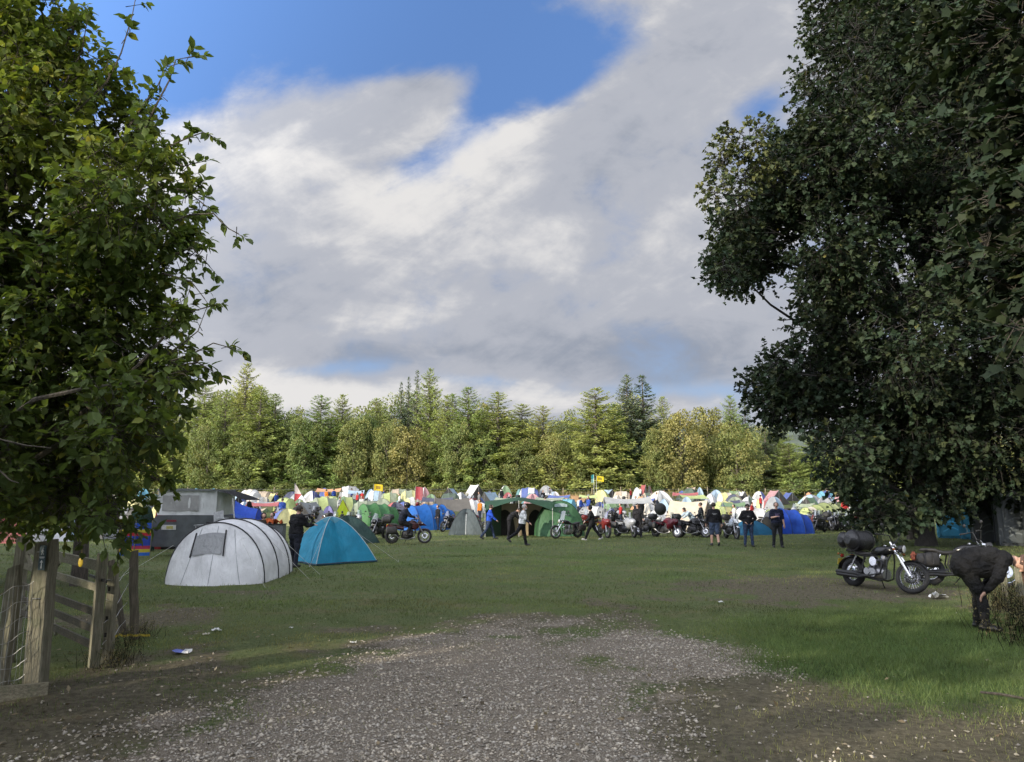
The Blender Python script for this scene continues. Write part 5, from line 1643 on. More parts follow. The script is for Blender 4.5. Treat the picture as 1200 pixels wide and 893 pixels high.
def tunnel_tent(name, label, cat, loc, heading, hoops, rgb, rgb2=None, end_front=0.6, end_back=0.6, poles=True, pole_mat=None, front_rgb=None, n=18, sub=3, group=None, trans=0.25, seam=False, open_front=False, flat_p=0.9):
    """runs along +x from the first hoop to the last; hoops: (x, half width, height)"""
    root = thing(name, label, cat, loc, R(heading), group)
    fab = fabric('tent_fabric', rgb, trans)
    fab2 = fabric('tent_fabric', rgb2, trans) if rgb2 else fab
    ts = [math.pi * k / n for k in range(n + 1)]
    for i in range(len(hoops) - 1):
        mb = MB(); rows = []
        (x0, w0, h0), (x1, w1, h1) = hoops[i], hoops[i + 1]
        for j in range(sub + 1):
            t = j / sub; sg = 1 - 0.05 * math.sin(math.pi * t)
            rows.append([(x0 + (x1 - x0) * t, a_[0] * (1 - 0.02 * math.sin(math.pi * t) * (1 + math.sin(9 * a_[1] + 3 * i))), a_[1] * (sg - 0.012 * math.sin(math.pi * t) * math.sin(11 * a_[0]))) for a_ in (arch(q, w0 + (w1 - w0) * t, h0 + (h1 - h0) * t, flat_p) for q in ts)])
        mb.grid(rows); mb.build('flysheet', fab if i % 2 == 0 else fab2, root)
    def endcap(x, hw, h, out, sgn):
        m = 7; rows = []
        for j in range(m + 1):
            row = []
            for q in ts:
                y, z = arch(q, hw, h, flat_p)
                f = j / m
                bulge = math.cos(math.pi / 2 * min(1, abs(y) / (hw + 1e-6))) ** 0.6 if abs(y) < hw else 0
                row.append((x + sgn * out * bulge * (1 - f) ** 0.85 + sgn * 0.022 * math.sin(13 * y / hw + 2 * f) * math.sin(math.pi * f), y, z * f))
            rows.append(row)
        mb = MB(); mb.grid(rows)
        return mb
    x, hw, h = hoops[0]
    endcap(x, hw, h, end_front, -1).build('end_panel', fabric('tent_fabric', front_rgb or rgb, trans), root) if not open_front else None
    x, hw, h = hoops[-1]
    endcap(x, hw, h, end_back, 1).build('end_panel', fab, root)
    if poles:
        for x, hw, h in hoops:
            mb = MB()
            mb.tube([(x, *(lambda a_: (a_[0] * 1.006, a_[1] * 1.006 + .004))(arch(q, hw, h, flat_p))) for q in ts], 0.016 if len(hoops) < 6 else .012, 6)
            mb.build('pole', pole_mat or POLE, root)
    return root

def dome_pt(a, h, th, s, sag=0.14, p=2.0, e=1.0):
    r = a / max(abs(math.cos(th)), abs(math.sin(th)))
    r = r * (0.86 + 0.14 * abs(math.sin(2 * th)))
    z = h * (1 - s ** p)
    k = math.cos(2 * th) ** 2
    z *= 1 - sag * k * math.sin(math.pi * min(1, s * 1.0))
    return (r * s * math.cos(th) * e, r * s * math.sin(th), z)

def dome_tent(name, label, cat, loc, heading, a, h, rgb, rgb2=None, door_rgb=None, poles=True, pole_mat=None, e=1.0, group=None, trans=0.25, n=32, m=8, door=True, p=2.0, trim=None):
    """crossed-pole dome: square base of half-side a, corner ridges; door on its -x side"""
    root = thing(name, label, cat, loc, R(heading), group)
    fab = fabric('tent_fabric', rgb, trans)
    mats = [fab, fabric('tent_fabric', rgb2, trans) if rgb2 else fab]
    mb = MB()
    rows = [[dome_pt(a, h, 2 * math.pi * i / n + math.pi / 4, max(j / m, 0.001), p=p, e=e) for i in range(n + 1)] for j in range(m + 1)]
    B = [mb.pts(r) for r in rows]
    for j in range(m):
        for i in range(n):
            sector = int(i / (n / 4))
            mb.face(B[j] + i, B[j] + i + 1, B[j + 1] + i + 1, B[j + 1] + i, m=(1 if sector in (0, 2) and rgb2 else 0))
    mb.build('flysheet', mats, root, angle=60)
    if poles:
        for k in range(4):
            th = math.pi / 4 + k * math.pi / 2
            mb = MB()
            mb.tube([tuple(Vector(dome_pt(a, h, th, s_, p=p, e=e)) * 1.004 + Vector((0, 0, .004))) for s_ in np.linspace(0.001, 1, 10)], .012, 5)
            mb.build('pole', pole_mat or POLE, root)
    if door:
        mb = MB(); rows = []
        for s_ in np.linspace(.25, .98, 7):
            wth = (0.62 * (s_ - .2) / .8) * (1.0)
            rows.append([tuple(Vector(dome_pt(a, h, math.pi + wth * v, s_, p=p, e=e)) * 1.006 + Vector((-.012, 0, .006))) for v in np.linspace(-1, 1, 9)])
        mb.grid(rows); mb.build('door', fabric('tent_fabric', door_rgb or tuple(c * .7 for c in rgb), trans), root)
    return root

def ridge_tent(name, label, cat, loc, heading, L, hw, h, rgb, rgb2=None, group=None, trans=0.25, eave=0.0, sag=0.08, open_end=True, dark=(0.03, 0.03, 0.03)):
    """ridge along x; sloping sides down to the ground (or to an eave height for a tarp)"""
    root = thing(name, label, cat, loc, R(heading), group)
    nx, ny = 8, 6
    for sgn, col in ((1, rgb), (-1, rgb2 or rgb)):
        rows = []
        for i in range(nx + 1):
            t = i / nx; zr = h - sag * math.sin(math.pi * t)
            rows.append([(L * (t - .5), sgn * hw * (j / ny), (zr + (eave - zr) * (j / ny)) - .06 * math.sin(math.pi * j / ny)) for j in range(ny + 1)])
        mb = MB(); mb.grid(rows); mb.build('flysheet', fabric('tent_fabric', col, trans), root)
    for ex in (-1, 1):
        if eave <= 0.05:
            mb = MB(); mb.pts([(ex * L * .49, -hw, 0), (ex * L * .49, hw, 0), (ex * L * .49, 0, h)]); mb.face(0, 1, 2)
            mb.build('end_panel', fabric('tent_fabric', rgb if not (open_end and ex < 0) else dark, trans if ex > 0 else 0.05), root)  # open end is a panel coloured dark for the shade inside
        mb = MB(); mb.tube([(ex * L * .5, 0, 0), (ex * L * .5, 0, h + .04)], .015, 6); mb.build('pole', GREYP, root)
        if eave > 0.05:
            for sy in (-1, 1):
                mb = MB(); mb.tube([(ex * L * .5, sy * hw, 0), (ex * L * .5, sy * hw, eave + .02)], .013, 6); mb.build('pole', GREYP, root)
    return root

def flag(label, base, h, w_, hh, rgb, rgb2=None, group='flags flying over the tents', tri=False, dirx=1, bands=None):
    root = thing('flag', label, 'flag', base, 0, group)
    mb = MB(); mb.tube([(0, 0, 0), (0, 0, h * .5), (.02, 0, h)], [.03, .025, .018], 6); mb.build('pole', GREYP, root)
    mb = MB()
    rows = []
    nb = 8
    for i in range(nb + 1):
        t = i / nb
        hgt = hh * (1 - t) if tri else hh
        rows.append([(dirx * w_ * t * .95, .12 * math.sin(4.5 * t + .6) * t ** .6, h - .03 - (hh - hgt) / 2 - hgt * v - .10 * t * t) for v in np.linspace(0, 1, 5)])
    B = [mb.pts(r) for r in rows]
    for i in range(nb):
        for j in range(4):
            m = 0
            if rgb2: m = 1 if (bands == 'v' and i > nb * .5) or (bands == 'h' and j >= 2) or (bands == 'dot' and 2 <= i <= 5 and 1 <= j <= 2) else 0
            mb.face(B[i] + j, B[i] + j + 1, B[i + 1] + j + 1, B[i + 1] + j, m=m)
    mb.build('cloth', [fabric('flag_cloth', rgb, 0.3), fabric('flag_cloth', rgb2 or rgb, 0.3)], root)
    return root
# ================================================================ the gate and its fences
WOOD = woodmat('weathered_post', (0.215, 0.198, 0.140), 'Z')
WOODH = woodmat('weathered_rail', (0.210, 0.192, 0.135), 'X')
WOODD = woodmat('old_dark_post', (0.125, 0.105, 0.075), 'Z')
WIRE = pm('galvanised_wire', (0.38, 0.38, 0.37), 0.45, 0.8)

def post(name, label, px, top, bot, D, w_, d_=None, lean=(0, 0), round_=False, mat=None, cut=0.02, group=None):
    p = at(px, bot, D); zb = float(ground_z([p.x], [p.y])[0])
    H = at(px, top, D).z - zb
    t = thing(name, label, 'post', (p.x, D, zb), 0, group)
    mb = MB(); rg = np.random.default_rng(int(px * 7 + top))
    d_ = d_ or w_
    rings = []
    for i in range(9):
        f = i / 8; z = -0.12 + (H + 0.12) * f
        x = lean[0] * f + rg.normal(0, .004); y = lean[1] * f + rg.normal(0, .004)
        if round_:
            rings.append([(x + w_ / 2 * (1 + rg.normal(0, .03)) * math.cos(a), y + w_ / 2 * math.sin(a), z + (cut * math.cos(a) if i == 8 else 0)) for a in np.linspace(0, 2 * math.pi, 13)[:-1]])
        else:
            b = .016
            hx_, hy_ = w_ / 2, d_ / 2
            if i == 8: hx_ -= .008; hy_ -= .008
            c8 = [(hx_, -hy_ + b), (hx_, hy_ - b), (hx_ - b, hy_), (-hx_ + b, hy_), (-hx_, hy_ - b), (-hx_, -hy_ + b), (-hx_ + b, -hy_), (hx_ - b, -hy_)]
            rings.append([(x + u, y + v, z + (cut * (u / hx_) if i == 8 else 0)) for u, v in c8])
    mb.loft(rings)
    mb.build('shaft', mat or WOOD, t, angle=30)
    return t, H

gp, gpH = post('gate_post', 'thick square wooden gate post carrying a small dark waymark sign', 41.5, 634, 801, 7.8, 0.185, 0.16, (-0.02, 0))
for nm, off in (('staple', .93), ('staple', .62)):
    mb = MB(); mb.tube([(-.06, -.085, gpH * off), (-.01, -.10, gpH * off), (.02, -.085, gpH * off)], .006, 5); mb.build('staple', WIRE, gp)
# waymark sign: dark teal plate with a white walker, a line and an upward arrow
ws = thing('waymark_sign', 'small dark teal footpath waymark plate with white symbols nailed to the gate post', 'sign', at(48.5, 653.5, 7.69) + Vector((0.01, 0, 0)))
mb = MB(); mb.box((0, 0, 0), (.066, .008, .245)); mb.build('plate', pm('sign_teal', (0.030, 0.062, 0.075), 0.5, 0, 0.15), ws)
SW = pm('sign_white', (0.72, 0.74, 0.74), 0.6)
mb = MB(); mb.ell((0.002, -.0065, .094), (.009, .002, .010), 10, 5)
mb.beam((0, -.0065, .082), (-.004, -.0065, .052), .002, .016, up=(0, 1, 0)) if False else mb.box((-.001, -.0065, .068), (.013, .003, .032))
mb.tube([(-.001, -.0065, .054), (-.010, -.0065, .028)], .0028, 5); mb.tube([(0, -.0065, .054), (.009, -.0065, .040), (.010, -.0065, .027)], .0028, 5)
mb.tube([(.003, -.0065, .078), (.013, -.0065, .062)], .0023, 5); mb.tube([(-.004, -.0065, .078), (-.012, -.0065, .062)], .0023, 5)
mb.build('walker_symbol', SW, ws)
mb = MB(); mb.box((0, -.0065, .006), (.052, .003, .007)); mb.box((0, -.0065, -.004), (.040, .003, .004)); mb.build('lettering_line', SW, ws)
mb = MB(); mb.box((0, -.0065, -.075), (.009, .003, .060)); mb.pts([(-.017, -.008, -.048), (.017, -.008, -.048), (0, -.008, -.020)]); mb.face(8, 9, 10); mb.build('arrow_symbol', SW, ws)

post('fence_post', 'squared fence post cut off at the left picture edge, left end of the wire mesh', 2, 664, 806, 7.7, 0.12, 0.11)
bd = thing('timber_board', 'long weathered board lying on the ground at the foot of the gate post', 'board', (0, 0, 0))
a_ = onground(-10, 812, 7.45); b_ = onground(57, 798, 7.7)
mb = MB(); mb.beam((a_.x, a_.y, .085), (b_.x, b_.y, .075), .05, .15); mb.build('board', WOODH, bd)
# wire mesh between the left post and the gate post
wm = thing('wire_fence', 'rusty square wire mesh stapled between the cut-off post and gate post', 'fence', (0, 0, 0))
A0 = at(2, 806, 7.63); A1 = at(36, 801, 7.72)
mb = MB(); rg = np.random.default_rng(4)
def wz(t, z, k=0): return (A0.x + (A1.x - A0.x) * t - .03, A0.y + (A1.y - A0.y) * t - .07 + .012 * math.sin(9 * t + z * 7), z + .02 * math.sin(6 * t + k))
for k, z in enumerate((.13, .25, .37, .50, .64, .80, .96)):
    mb.tube([wz(t, z + .10 * t + .01 * k, k) for t in np.linspace(-.9, 1.05, 14)], .0028, 4)
for t in np.linspace(-.85, 1.0, 12):
    mb.tube([wz(t + rg.normal(0, .01), z + .10 * t) for z in np.linspace(.1, 1.02, 8)], .0022, 4)
mb.build('mesh', WIRE, wm)

# the field gate itself: hinge side far left, slam stile near
gt = thing('field_gate', 'wooden five-bar field gate with diagonal braces standing half open behind the post', 'gate', (0, 0, 0))
G0 = Vector((at(22, 720, 11.4).x, 11.4, 0)); G1 = Vector((at(115, 715, 9.0).x, 9.0, 0))
def gp_(t, z): return (G0.x + (G1.x - G0.x) * t, G0.y + (G1.y - G0.y) * t, z)
for z, hh in ((1.15, .12), (.90, .085), (.62, .085), (.43, .085), (.25, .085)):
    mb = MB(); mb.beam(gp_(0, z + .06), gp_(1, z), .03, hh); mb.build('rail', WOODH if z > .8 else woodmat('gate_rail_dark', (0.11, 0.095, 0.068), 'X'), gt)
for t, zt in ((0, 1.42), (1, 1.30)):
    mb = MB(); mb.beam(gp_(t, .02), gp_(t, zt), .075, .10, up=(1, 1, 0)); mb.build('stile', WOOD, gt)
for (t0, z0, t1, z1) in ((.02, 1.15, .55, .22), (.02, .25, .5, 1.12)):
    mb = MB(); q = Vector((.022, -.022, 0)); mb.beam(Vector(gp_(t0, z0)) + q, Vector(gp_(t1, z1)) + q, .028, .08); mb.build('brace', WOODH, gt)
mb = MB(); mb.beam(gp_(.88, 1.02), gp_(1.06, .99), .018, .03); mb.build('latch', MATTB, gt)
sp_, spH = post('gate_post', 'grey round-topped slam post with slots standing against the gate end', 125.5, 661, 771, 9.3, 0.11, 0.10)
for z in (.33, .52, .86):
    mb = MB(); mb.box((-.015, -.0515, z), (.028, .006, .05)); mb.build('slot', pm('slot_shadow', (0.015, 0.013, 0.011), 0.9), sp_)  # dark blocks on the face stand for shade in the slots
post('fence_post', 'thin squared post with a pointed brace beside the hinge end of the gate', 11, 629, 767, 9.35, 0.10, 0.09)
post('fence_post', 'dark leaning round fence post standing alone at the path edge', 159.5, 646, 738, 10.9, 0.12, None, (-0.125, 0), True, WOODD)
st_, _h = post('fence_post', 'slanting old timber strut propped behind the slam post', 149, 657, 727, 11.3, 0.10, None, (-0.31, 0), True, WOODD)
wf = thing('wire_fence', 'slack strands of loose wire strung from slam post to leaning post', 'fence', (0, 0, 0))
mb = MB()
p0 = at(128, 700, 9.0); p1 = at(152, 700, 10.9)
for z, sg in ((1.0, .10), (.78, .16), (.52, .06), (.28, .05)):
    mb.tube([(p0.x + (p1.x - p0.x) * t, p0.y + (p1.y - p0.y) * t - .07, z - sg * math.sin(math.pi * t) + .02 * math.sin(11 * t)) for t in np.linspace(0, 1, 10)], .0035, 4)
mb.build('wire', WIRE, wf)
yl = thing('plastic_tape', 'scrap of yellow plastic tape on the ground by the leaning post', 'litter', onground(153, 739, 10.8))
mb = MB(); mb.grid([[(-.22 + .07 * i, .015 * math.sin(3 * i), .03 + .03 * abs(math.sin(1.7 * i)) + .03 * v) for v in (0, 1)] for i in range(8)]); mb.build('tape', pm('yellow_tape', (0.50, 0.38, 0.04), 0.5), yl)
ylf = thing('plastic_tag', 'bright yellow tag hanging beside the gate among the leaves', 'tag', at(94.5, 659, 8.5))
mb = MB(); mb.ell((0, 0, 0), (.028, .006, .052), 12, 7); mb.tube([(0, 0, .05), (.004, 0, .16)], .002, 4); mb.build('tag_body', pm('yellow_tag', (0.60, 0.42, 0.03), 0.5), ylf)

# litter on the grass
def crumple(name, label, loc, s, mats, seed, flat=.35, cat='litter'):
    t = thing(name, label, cat, loc)
    rg = np.random.default_rng(seed); mb = MB()
    rows = [[(s * (u - .5) + rg.normal(0, s * .06), s * .7 * (v - .5) + rg.normal(0, s * .06), s * flat * abs(rg.normal(.35, .3))) for v in np.linspace(0, 1, 5)] for u in np.linspace(0, 1, 6)]
    B = [mb.pts(r) for r in rows]
    for i in range(5):
        for j in range(4): mb.face(B[i] + j, B[i] + j + 1, B[i + 1] + j + 1, B[i + 1] + j, m=(0 if i < 3 else len(mats) - 1))
    mb.build('wrapper', mats, t, angle=10)
    return t
WHITE = pm('white_paper', (0.72, 0.72, 0.70), 0.7); BLUEP = pm('blue_print', (0.10, 0.14, 0.50), 0.5)
def og(px, py):
    p = onground(px, py); p.z = float(ground_z([p.x], [p.y])[0]) + .01; return p
crumple('food_wrapper', 'crumpled blue and white food wrapper on bare earth by the gravel', og(213, 767), .20, [BLUEP, WHITE], 1)
crumple('paper_scrap', 'torn white paper scrap on the trodden grass right of the path', og(254, 739), .12, [WHITE], 2)
crumple('paper_scrap', 'small white paper scrap near the gravel edge, in front of turquoise tent', og(341, 736), .07, [WHITE], 3)
crumple('paper_scrap', 'pale scrap lying on the gravel, left of its middle', og(414, 753), .09, [WHITE], 4)
crumple('paper_scrap', 'white scrap on worn grass beyond the gravel, below the walking man', og(845, 707), .10, [WHITE], 5)
crumple('plastic_bag', 'white crumpled plastic bag on dirt between motorcycle and bending man', og(1100, 702), .28, [WHITE], 6, .5)
crumple('paper_scrap', 'cream paper scrap beside the brown clod near the path', og(241, 744), .10, [pm('cream_paper', (.5, .46, .38), .8)], 7)

# ================================================================ trailer, windbreak and the tents beside it
def trailer():
    D = 27.0
    a = at(177, 640, D); b = at(251, 640, D)
    cx = (a.x + b.x) / 2; W = b.x - a.x
    t = thing('camping_trailer', 'dark grey camping trailer with raised silver pop-up top and black awning flap', 'trailer', (cx, D + .9, 0), R(-3))
    body = pm('trailer_grey', (0.085, 0.095, 0.102), 0.4, 0.1, 0.2, 3, 0.1, 10, dirt=0.25)
    z0, z1 = .32, 1.42
    mb = MB()
    prof = [(-W / 2 + .05, z0), (W / 2 - .05, z0), (W / 2, z0 + .15), (W / 2, z1 - .06), (W / 2 - .06, z1), (-W / 2 + .16, z1), (-W / 2, z1 - .16), (-W / 2, z0 + .06)]
    mb.prism(prof, 'y', -.9, .9); mb.build('body', body, t, angle=30)
    silver = fabric('silver_canvas', (0.70, 0.72, 0.71), 0.08, 0.45, 0.9, 4)
    mb = MB(); x0, x1 = -W / 2 + .12, W / 2 - .03
    def wall(P0, P1, n=10, bow=.05):
        rows = []
        for i in range(n + 1):
            u = i / n; x = P0[0] + (P1[0] - P0[0]) * u; y = P0[1] + (P1[1] - P0[1]) * u
            nx_, ny2 = (P1[1] - P0[1]), -(P1[0] - P0[0]); L = math.hypot(nx_, ny2)
            rows.append([(x + nx_ / L * (-.03 * math.sin(5 * math.pi * u) * math.sin(math.pi * v) + bow * math.sin(math.pi * v) * .3), y + ny2 / L * (-.03 * math.sin(5 * math.pi * u) * math.sin(math.pi * v)), z1 + .01 + .86 * v) for v in np.linspace(0, 1, 7)])
        mb.grid(rows)
    wall((x0, -.84), (x1 - .42, -.84)); wall((x1 - .42, -.84), (x1, -.70), 5); wall((x1, -.70), (x1, .84)); wall((x1, .84), (x0, .84)); wall((x0, .84), (x0, -.84))
    cv_ = mb.build('canvas_top', silver, t)
    mb = MB(); mb.grid([[(x0 + .18 + (x1 - .75 - x0) * u, -.865 - .004 * math.sin(7 * u), z1 + .16 + .55 * v) for v in np.linspace(0, 1, 4)] for u in np.linspace(0, 1, 8)]); mb.build('reflection_patch', fabric('canvas_reflection', (0.36, 0.36, 0.35), 0.1, 0.5, 0.9, 6), cv_)  # darker patch paints the mottled reflection in the silver canvas
    mb = MB(); mb.box((-.02, 0, z1 + .90), (W - .04, 1.86, .06)); mb.box((-.3, -.2, z1 + .945), (.5, .3, .03)); mb.build('roof', pm('roof_grey', (0.15, 0.16, 0.165), 0.5), t)
    mb = MB(); mb.grid([[(x1 + .02 + 1.02 * u, -.80 + 1.6 * v, z1 + .88 - .22 * u - .12 * u * u) for v in np.linspace(0, 1, 5)] for u in np.linspace(0, 1, 6)]); mb.build('awning_flap', fabric('black_awning', (0.004, 0.004, 0.006), 0.0, 0.95), t)
    for sy in (-.78,):
        mb = MB(); mb.tube([(x1 + .62, sy, z1 + .60), (x1 + .92, sy - .05, .05)], .022, 6); mb.build('awning_pole', pm('bare_pole', (.5, .5, .5), .4, .6), t)
    mb = MB(); mb.box((-W / 2 + .62, -.912, z1 - .42), (.52, .02, .17)); np2 = mb.build('number_plate', pm('plate_surround', (0.5, 0.5, 0.48), 0.5), t)
    mb = MB(); mb.box((-W / 2 + .66, -.926, z1 - .42), (.24, .006, .10)); mb.build('plate_centre', pm('plate_dull_yellow', (0.36, 0.33, 0.10), 0.5), np2)
    mb = MB(); mb.box((-W / 2 + .70, -.910, z1 - .19), (.36, .012, .07)); mb.build('tail_light', pm('dull_red', (.16, .02, .03), .3), t)
    for x in (-W / 2 + .16,): 
        mb = MB(); mb.tube([(x, -.905, z1 - .48), (x, -.925, z1 - .48)], .06, 14); mb.build('fuel_flap', MATTB, t)
    for sy in (-.75, .75):
        wheel(t, (0.1, sy, .33), .33, .18, 'cast', None, False)
    mb = MB(); mb.box((0, 0, .27), (W * .8, 1.2, .1)); mb.build('chassis', MATTB, t)
    return D, x1 + cx
trailer()
# folding kitchen gear stacked beside the trailer
kt = thing('camp_kitchen', 'folded grey camp kitchen table with an open lid beside the trailer awning', 'camp kitchen', at(250, 640, 25.6) * 1.0)
kt.location.z = 0
mb = MB(); mb.box((-.1, 0, 1.12), (1.0, .5, .04)); mb.build('table_top', pm('grey_board', (.22, .23, .235), .5), kt)
for x in (-.55, .35):
    for y in (-.2, .2):
        mb = MB(); mb.tube([(x, y, 0), (x, y, 1.1)], .016, 6); mb.build('leg', GREYP, kt)
mb = MB(); mb.box((.08, .1, 1.42), (.34, .02, .34), (R(-20), R(-12), 0)); mb.build('lid', pm('lid_grey', (.30, .31, .31), .5), kt)
mb = MB(); mb.box((.0, -.05, 1.19), (.42, .3, .10)); mb.build('stove', MATTB, kt)
bx_ = thing('crate', 'small pale grey storage crate on the camp kitchen table', 'crate', (kt.location.x + .27, kt.location.y - .05, 1.14))
mb = MB(); mb.box((0, 0, .10), (.28, .3, .20), None, 0, 1.06); mb.build('tub', pm('crate_plastic', (.36, .38, .39), .5), bx_)
mb = MB(); mb.box((0, 0, .215), (.31, .33, .025)); mb.build('lid', pm('crate_lid', (.45, .47, .48), .5), bx_)

wb = thing('windbreak', 'blue, yellow and red striped canvas windbreak beside the grey trailer', 'windbreak', (0, 0, 0))
wa = onground(138, 650, 26.4); wb_ = onground(176, 651, 26.6)
cols = [(.03, .10, .48), (.03, .10, .48), (.50, .42, .05), (.40, .03, .04), (.03, .06, .34), (.03, .06, .34), (.03, .06, .34), (.40, .04, .09), (.50, .42, .05), (.03, .13, .50)]
mats = [fabric('stripe_canvas', c, 0.2, 0.8, 0.5, 3) for c in cols]
mb = MB(); B = []
for i in range(13):
    t = i / 12
    B.append(mb.pts([(wa.x + (wb_.x - wa.x) * t, wa.y + (wb_.y - wa.y) * t + .05 * math.sin(6.3 * t), 1.17 - 1.12 * v) for v in np.linspace(0, 1, 11)]))
for i in range(12):
    for j in range(10): mb.face(B[i] + j, B[i] + j + 1, B[i + 1] + j + 1, B[i + 1] + j, m=j)
mb.build('canvas', mats, wb)
for t in (0, .5, 1):
    mb = MB(); mb.tube([(wa.x + (wb_.x - wa.x) * t, wa.y + (wb_.y - wa.y) * t - .03, -.1), (wa.x + (wb_.x - wa.x) * t, wa.y + (wb_.y - wa.y) * t - .03, 1.25)], .014, 6); mb.build('pole', WOOD, wb)

p = onground(164, 640, 30)
tunnel_tent('toilet_tent', 'narrow dark green arched toilet tent behind the striped windbreak', 'tent', (p.x, p.y, 0), 80, [(-.3, .42, 1.75), (.3, .42, 1.75)], (.015, .05, .03), None, .1, .1, False)
p = onground(183, 640, 30.5)
tunnel_tent('tunnel_tent', 'small red-edged dark arched tent between windbreak and trailer', 'tent', (p.x - .1, p.y + 1, 0), 80, [(-.5, .35, 1.6), (.4, .35, 1.6)], (.30, .03, .03), (.02, .04, .03), .1, .1, False)

# big white tunnel tent
D = 18.1
p = onground(252, 680, D)
wt = tunnel_tent('tunnel_tent', 'large white tunnel tent with black poles standing nearest the entrance', 'tent', (p.x, p.y, 0), 92, [(0, 1.15, 1.40), (.95, 1.22, 1.47), (2.0, 1.22, 1.45), (3.0, 1.05, 1.30)], (.80, .81, .82), None, .60, .25, True, None, None, 24, 4, None, 0.12)
def panel_pt(y, f, hw=1.15, h=1.40, out=.60):
    t = math.acos(max(-1, min(1, y / (hw * .985)))); zt = h * math.sin(t) ** .9
    bulge = math.cos(math.pi / 2 * min(.999, abs(y) / hw)) ** .6
    return (-out * bulge * (1 - f) ** .85, y, zt * f)
mb = MB(); mb.grid([[tuple(Vector(panel_pt(y, f)) + Vector((-.022, 0, .006))) for f in np.linspace(.50, .84, 6)] for y in np.linspace(.46, -.22, 8)])
mb.build('window', fabric('grey_window_net', (.36, .37, .38), .1, .5, .9, 9), wt)
for y in (.50, -.27):
    mb = MB(); mb.tube([tuple(Vector(panel_pt(y - .10 * (f - .5) * (1 if y > 0 else -1), f)) + Vector((-.03, 0, .005))) for f in np.linspace(.48, .90, 6)], .018, 6); mb.build('strap', POLE, wt)
for y in (.62, -.05, -.72):
    mb = MB(); mb.tube([tuple(Vector(panel_pt(y * (.55 + .45 * (1 - f)), f)) + Vector((-.012, 0, .004))) for f in np.linspace(0.02, .95, 10)], .006, 4); mb.build('seam', pm('grey_seam', (.30, .31, .33), .8), wt)
def side_pt(x, q, k=1.0): 
    y, z = arch(q, 1.20, 1.45); return (x, y * 1.012, z * 1.012)
mb = MB(); mb.grid([[tuple(side_pt(x, q)) for q in np.linspace(math.pi - .62, math.pi - 1.05, 5)] for x in np.linspace(1.20, 1.65, 5)])
o_ = mb.build('side_window', fabric('grey_window_net', (.50, .51, .52), .1, .5, .6, 9), wt)
# the right-hand wall faces the camera: -y side after the turn is at positive y locally -> mirror
o_.data.transform(Matrix.Scale(-1, 4, (0, 1, 0)))
for x in (1.17, 1.69):
    mb = MB(); mb.tube([side_pt(x, q) for q in np.linspace(math.pi - .60, math.pi - 1.12, 6)], .011, 5); s_o = mb.build('strap', POLE, wt); s_o.data.transform(Matrix.Scale(-1, 4, (0, 1, 0)))
for (sx_, sy_, ex_, ey_) in ((-.3, .9, -1.7, 1.9), (.95, -1.02, .9, -2.0), (2.0, -1.02, 2.1, -2.0), (-.25, -.7, -1.1, -1.5)):
    mb = MB(); mb.tube([(sx_, sy_, .9), (ex_, ey_, 0)], .004, 4); mb.build('guy_line', GUY, wt)
p = onground(198, 672, 19.4)
dome_tent('dome_tent', 'red tent showing only its edge behind the large white tunnel tent', 'tent', (p.x + 1.05, p.y + .6, 0), 40, 1.0, 1.05, (.38, .03, .06), None, None, True, None, 1.0, None, .2)

# turquoise dome with a ridge pole
D = 24.6
p = onground(385, 655, D)
tq = dome_tent('dome_tent', 'turquoise dome tent with pale seams beside the man in black', 'tent', (p.x + .05, p.y, 0), 43, 1.08, 1.42, (.025, .30, .47), (.02, .27, .43), (.03, .32, .50), True, pm('pale_pole_sleeve', (.42, .50, .52), .5), 1.0, None, .3, 32, 10, True, 1.75)
mb = MB(); mb.grid([[tuple(Vector(dome_pt(1.08, 1.42, th, s_, p=1.75)) * 1.004 + Vector((0, 0, .006))) for s_ in np.linspace(.02, .22, 4)] for th in np.linspace(0, 2 * math.pi, 25)]); mb.build('roof_cap', fabric('tent_fabric', (.10, .32, .42), .3), tq)
for k in range(4):
    th0 = k * math.pi / 2
    mb = MB(); mb.tube([tuple(Vector(dome_pt(1.08, 1.42, math.pi / 4 + th0 + t * math.pi / 2, 1.0, p=1.75)) + Vector((0, 0, .03))) for t in np.linspace(0, 1, 9)], .022, 5); mb.build('hem', pm('dark_hem', (.03, .06, .09), .7), tq)

for k in range(4):
    th = math.pi / 4 + k * math.pi / 2
    a_ = Vector(dome_pt(1.08, 1.42, th, .55, p=1.75)); b_ = Vector(dome_pt(1.08, 1.42, th, 1.0, p=1.75)) * 1.45; b_.z = 0
    mb = MB(); mb.tube([a_, b_], .0035, 4); mb.tube([b_ + Vector((0, 0, .06)), b_ - Vector((0, 0, .1))], .007, 5); mb.build('guy_line', GUY, tq)

# blue tent behind the trailer awning
p = onground(268, 640, 31.5)
bt = tunnel_tent('tunnel_tent', 'royal blue tunnel tent with drooping porch roof beside the trailer awning', 'tent', (p.x - .75, p.y + .5, 0), 8, [(-.2, 1.1, 1.95), (.7, 1.15, 1.95), (1.7, 1.05, 1.6)], (.022, .075, .46), (.028, .095, .54), .3, .5, True, pm('navy_pole', (.008, .015, .08), .6), None, 18, 3)
mb = MB(); mb.grid([[(.75 + 1.35 * u, -1.5 + 1.6 * v, 1.50 - .42 * u - .25 * u * u - .2 * abs(v - .5)) for v in np.linspace(0, 1, 6)] for u in np.linspace(0, 1, 5)]); mb.build('porch_roof', fabric('tent_fabric', (.03, .11, .50), .3), bt)

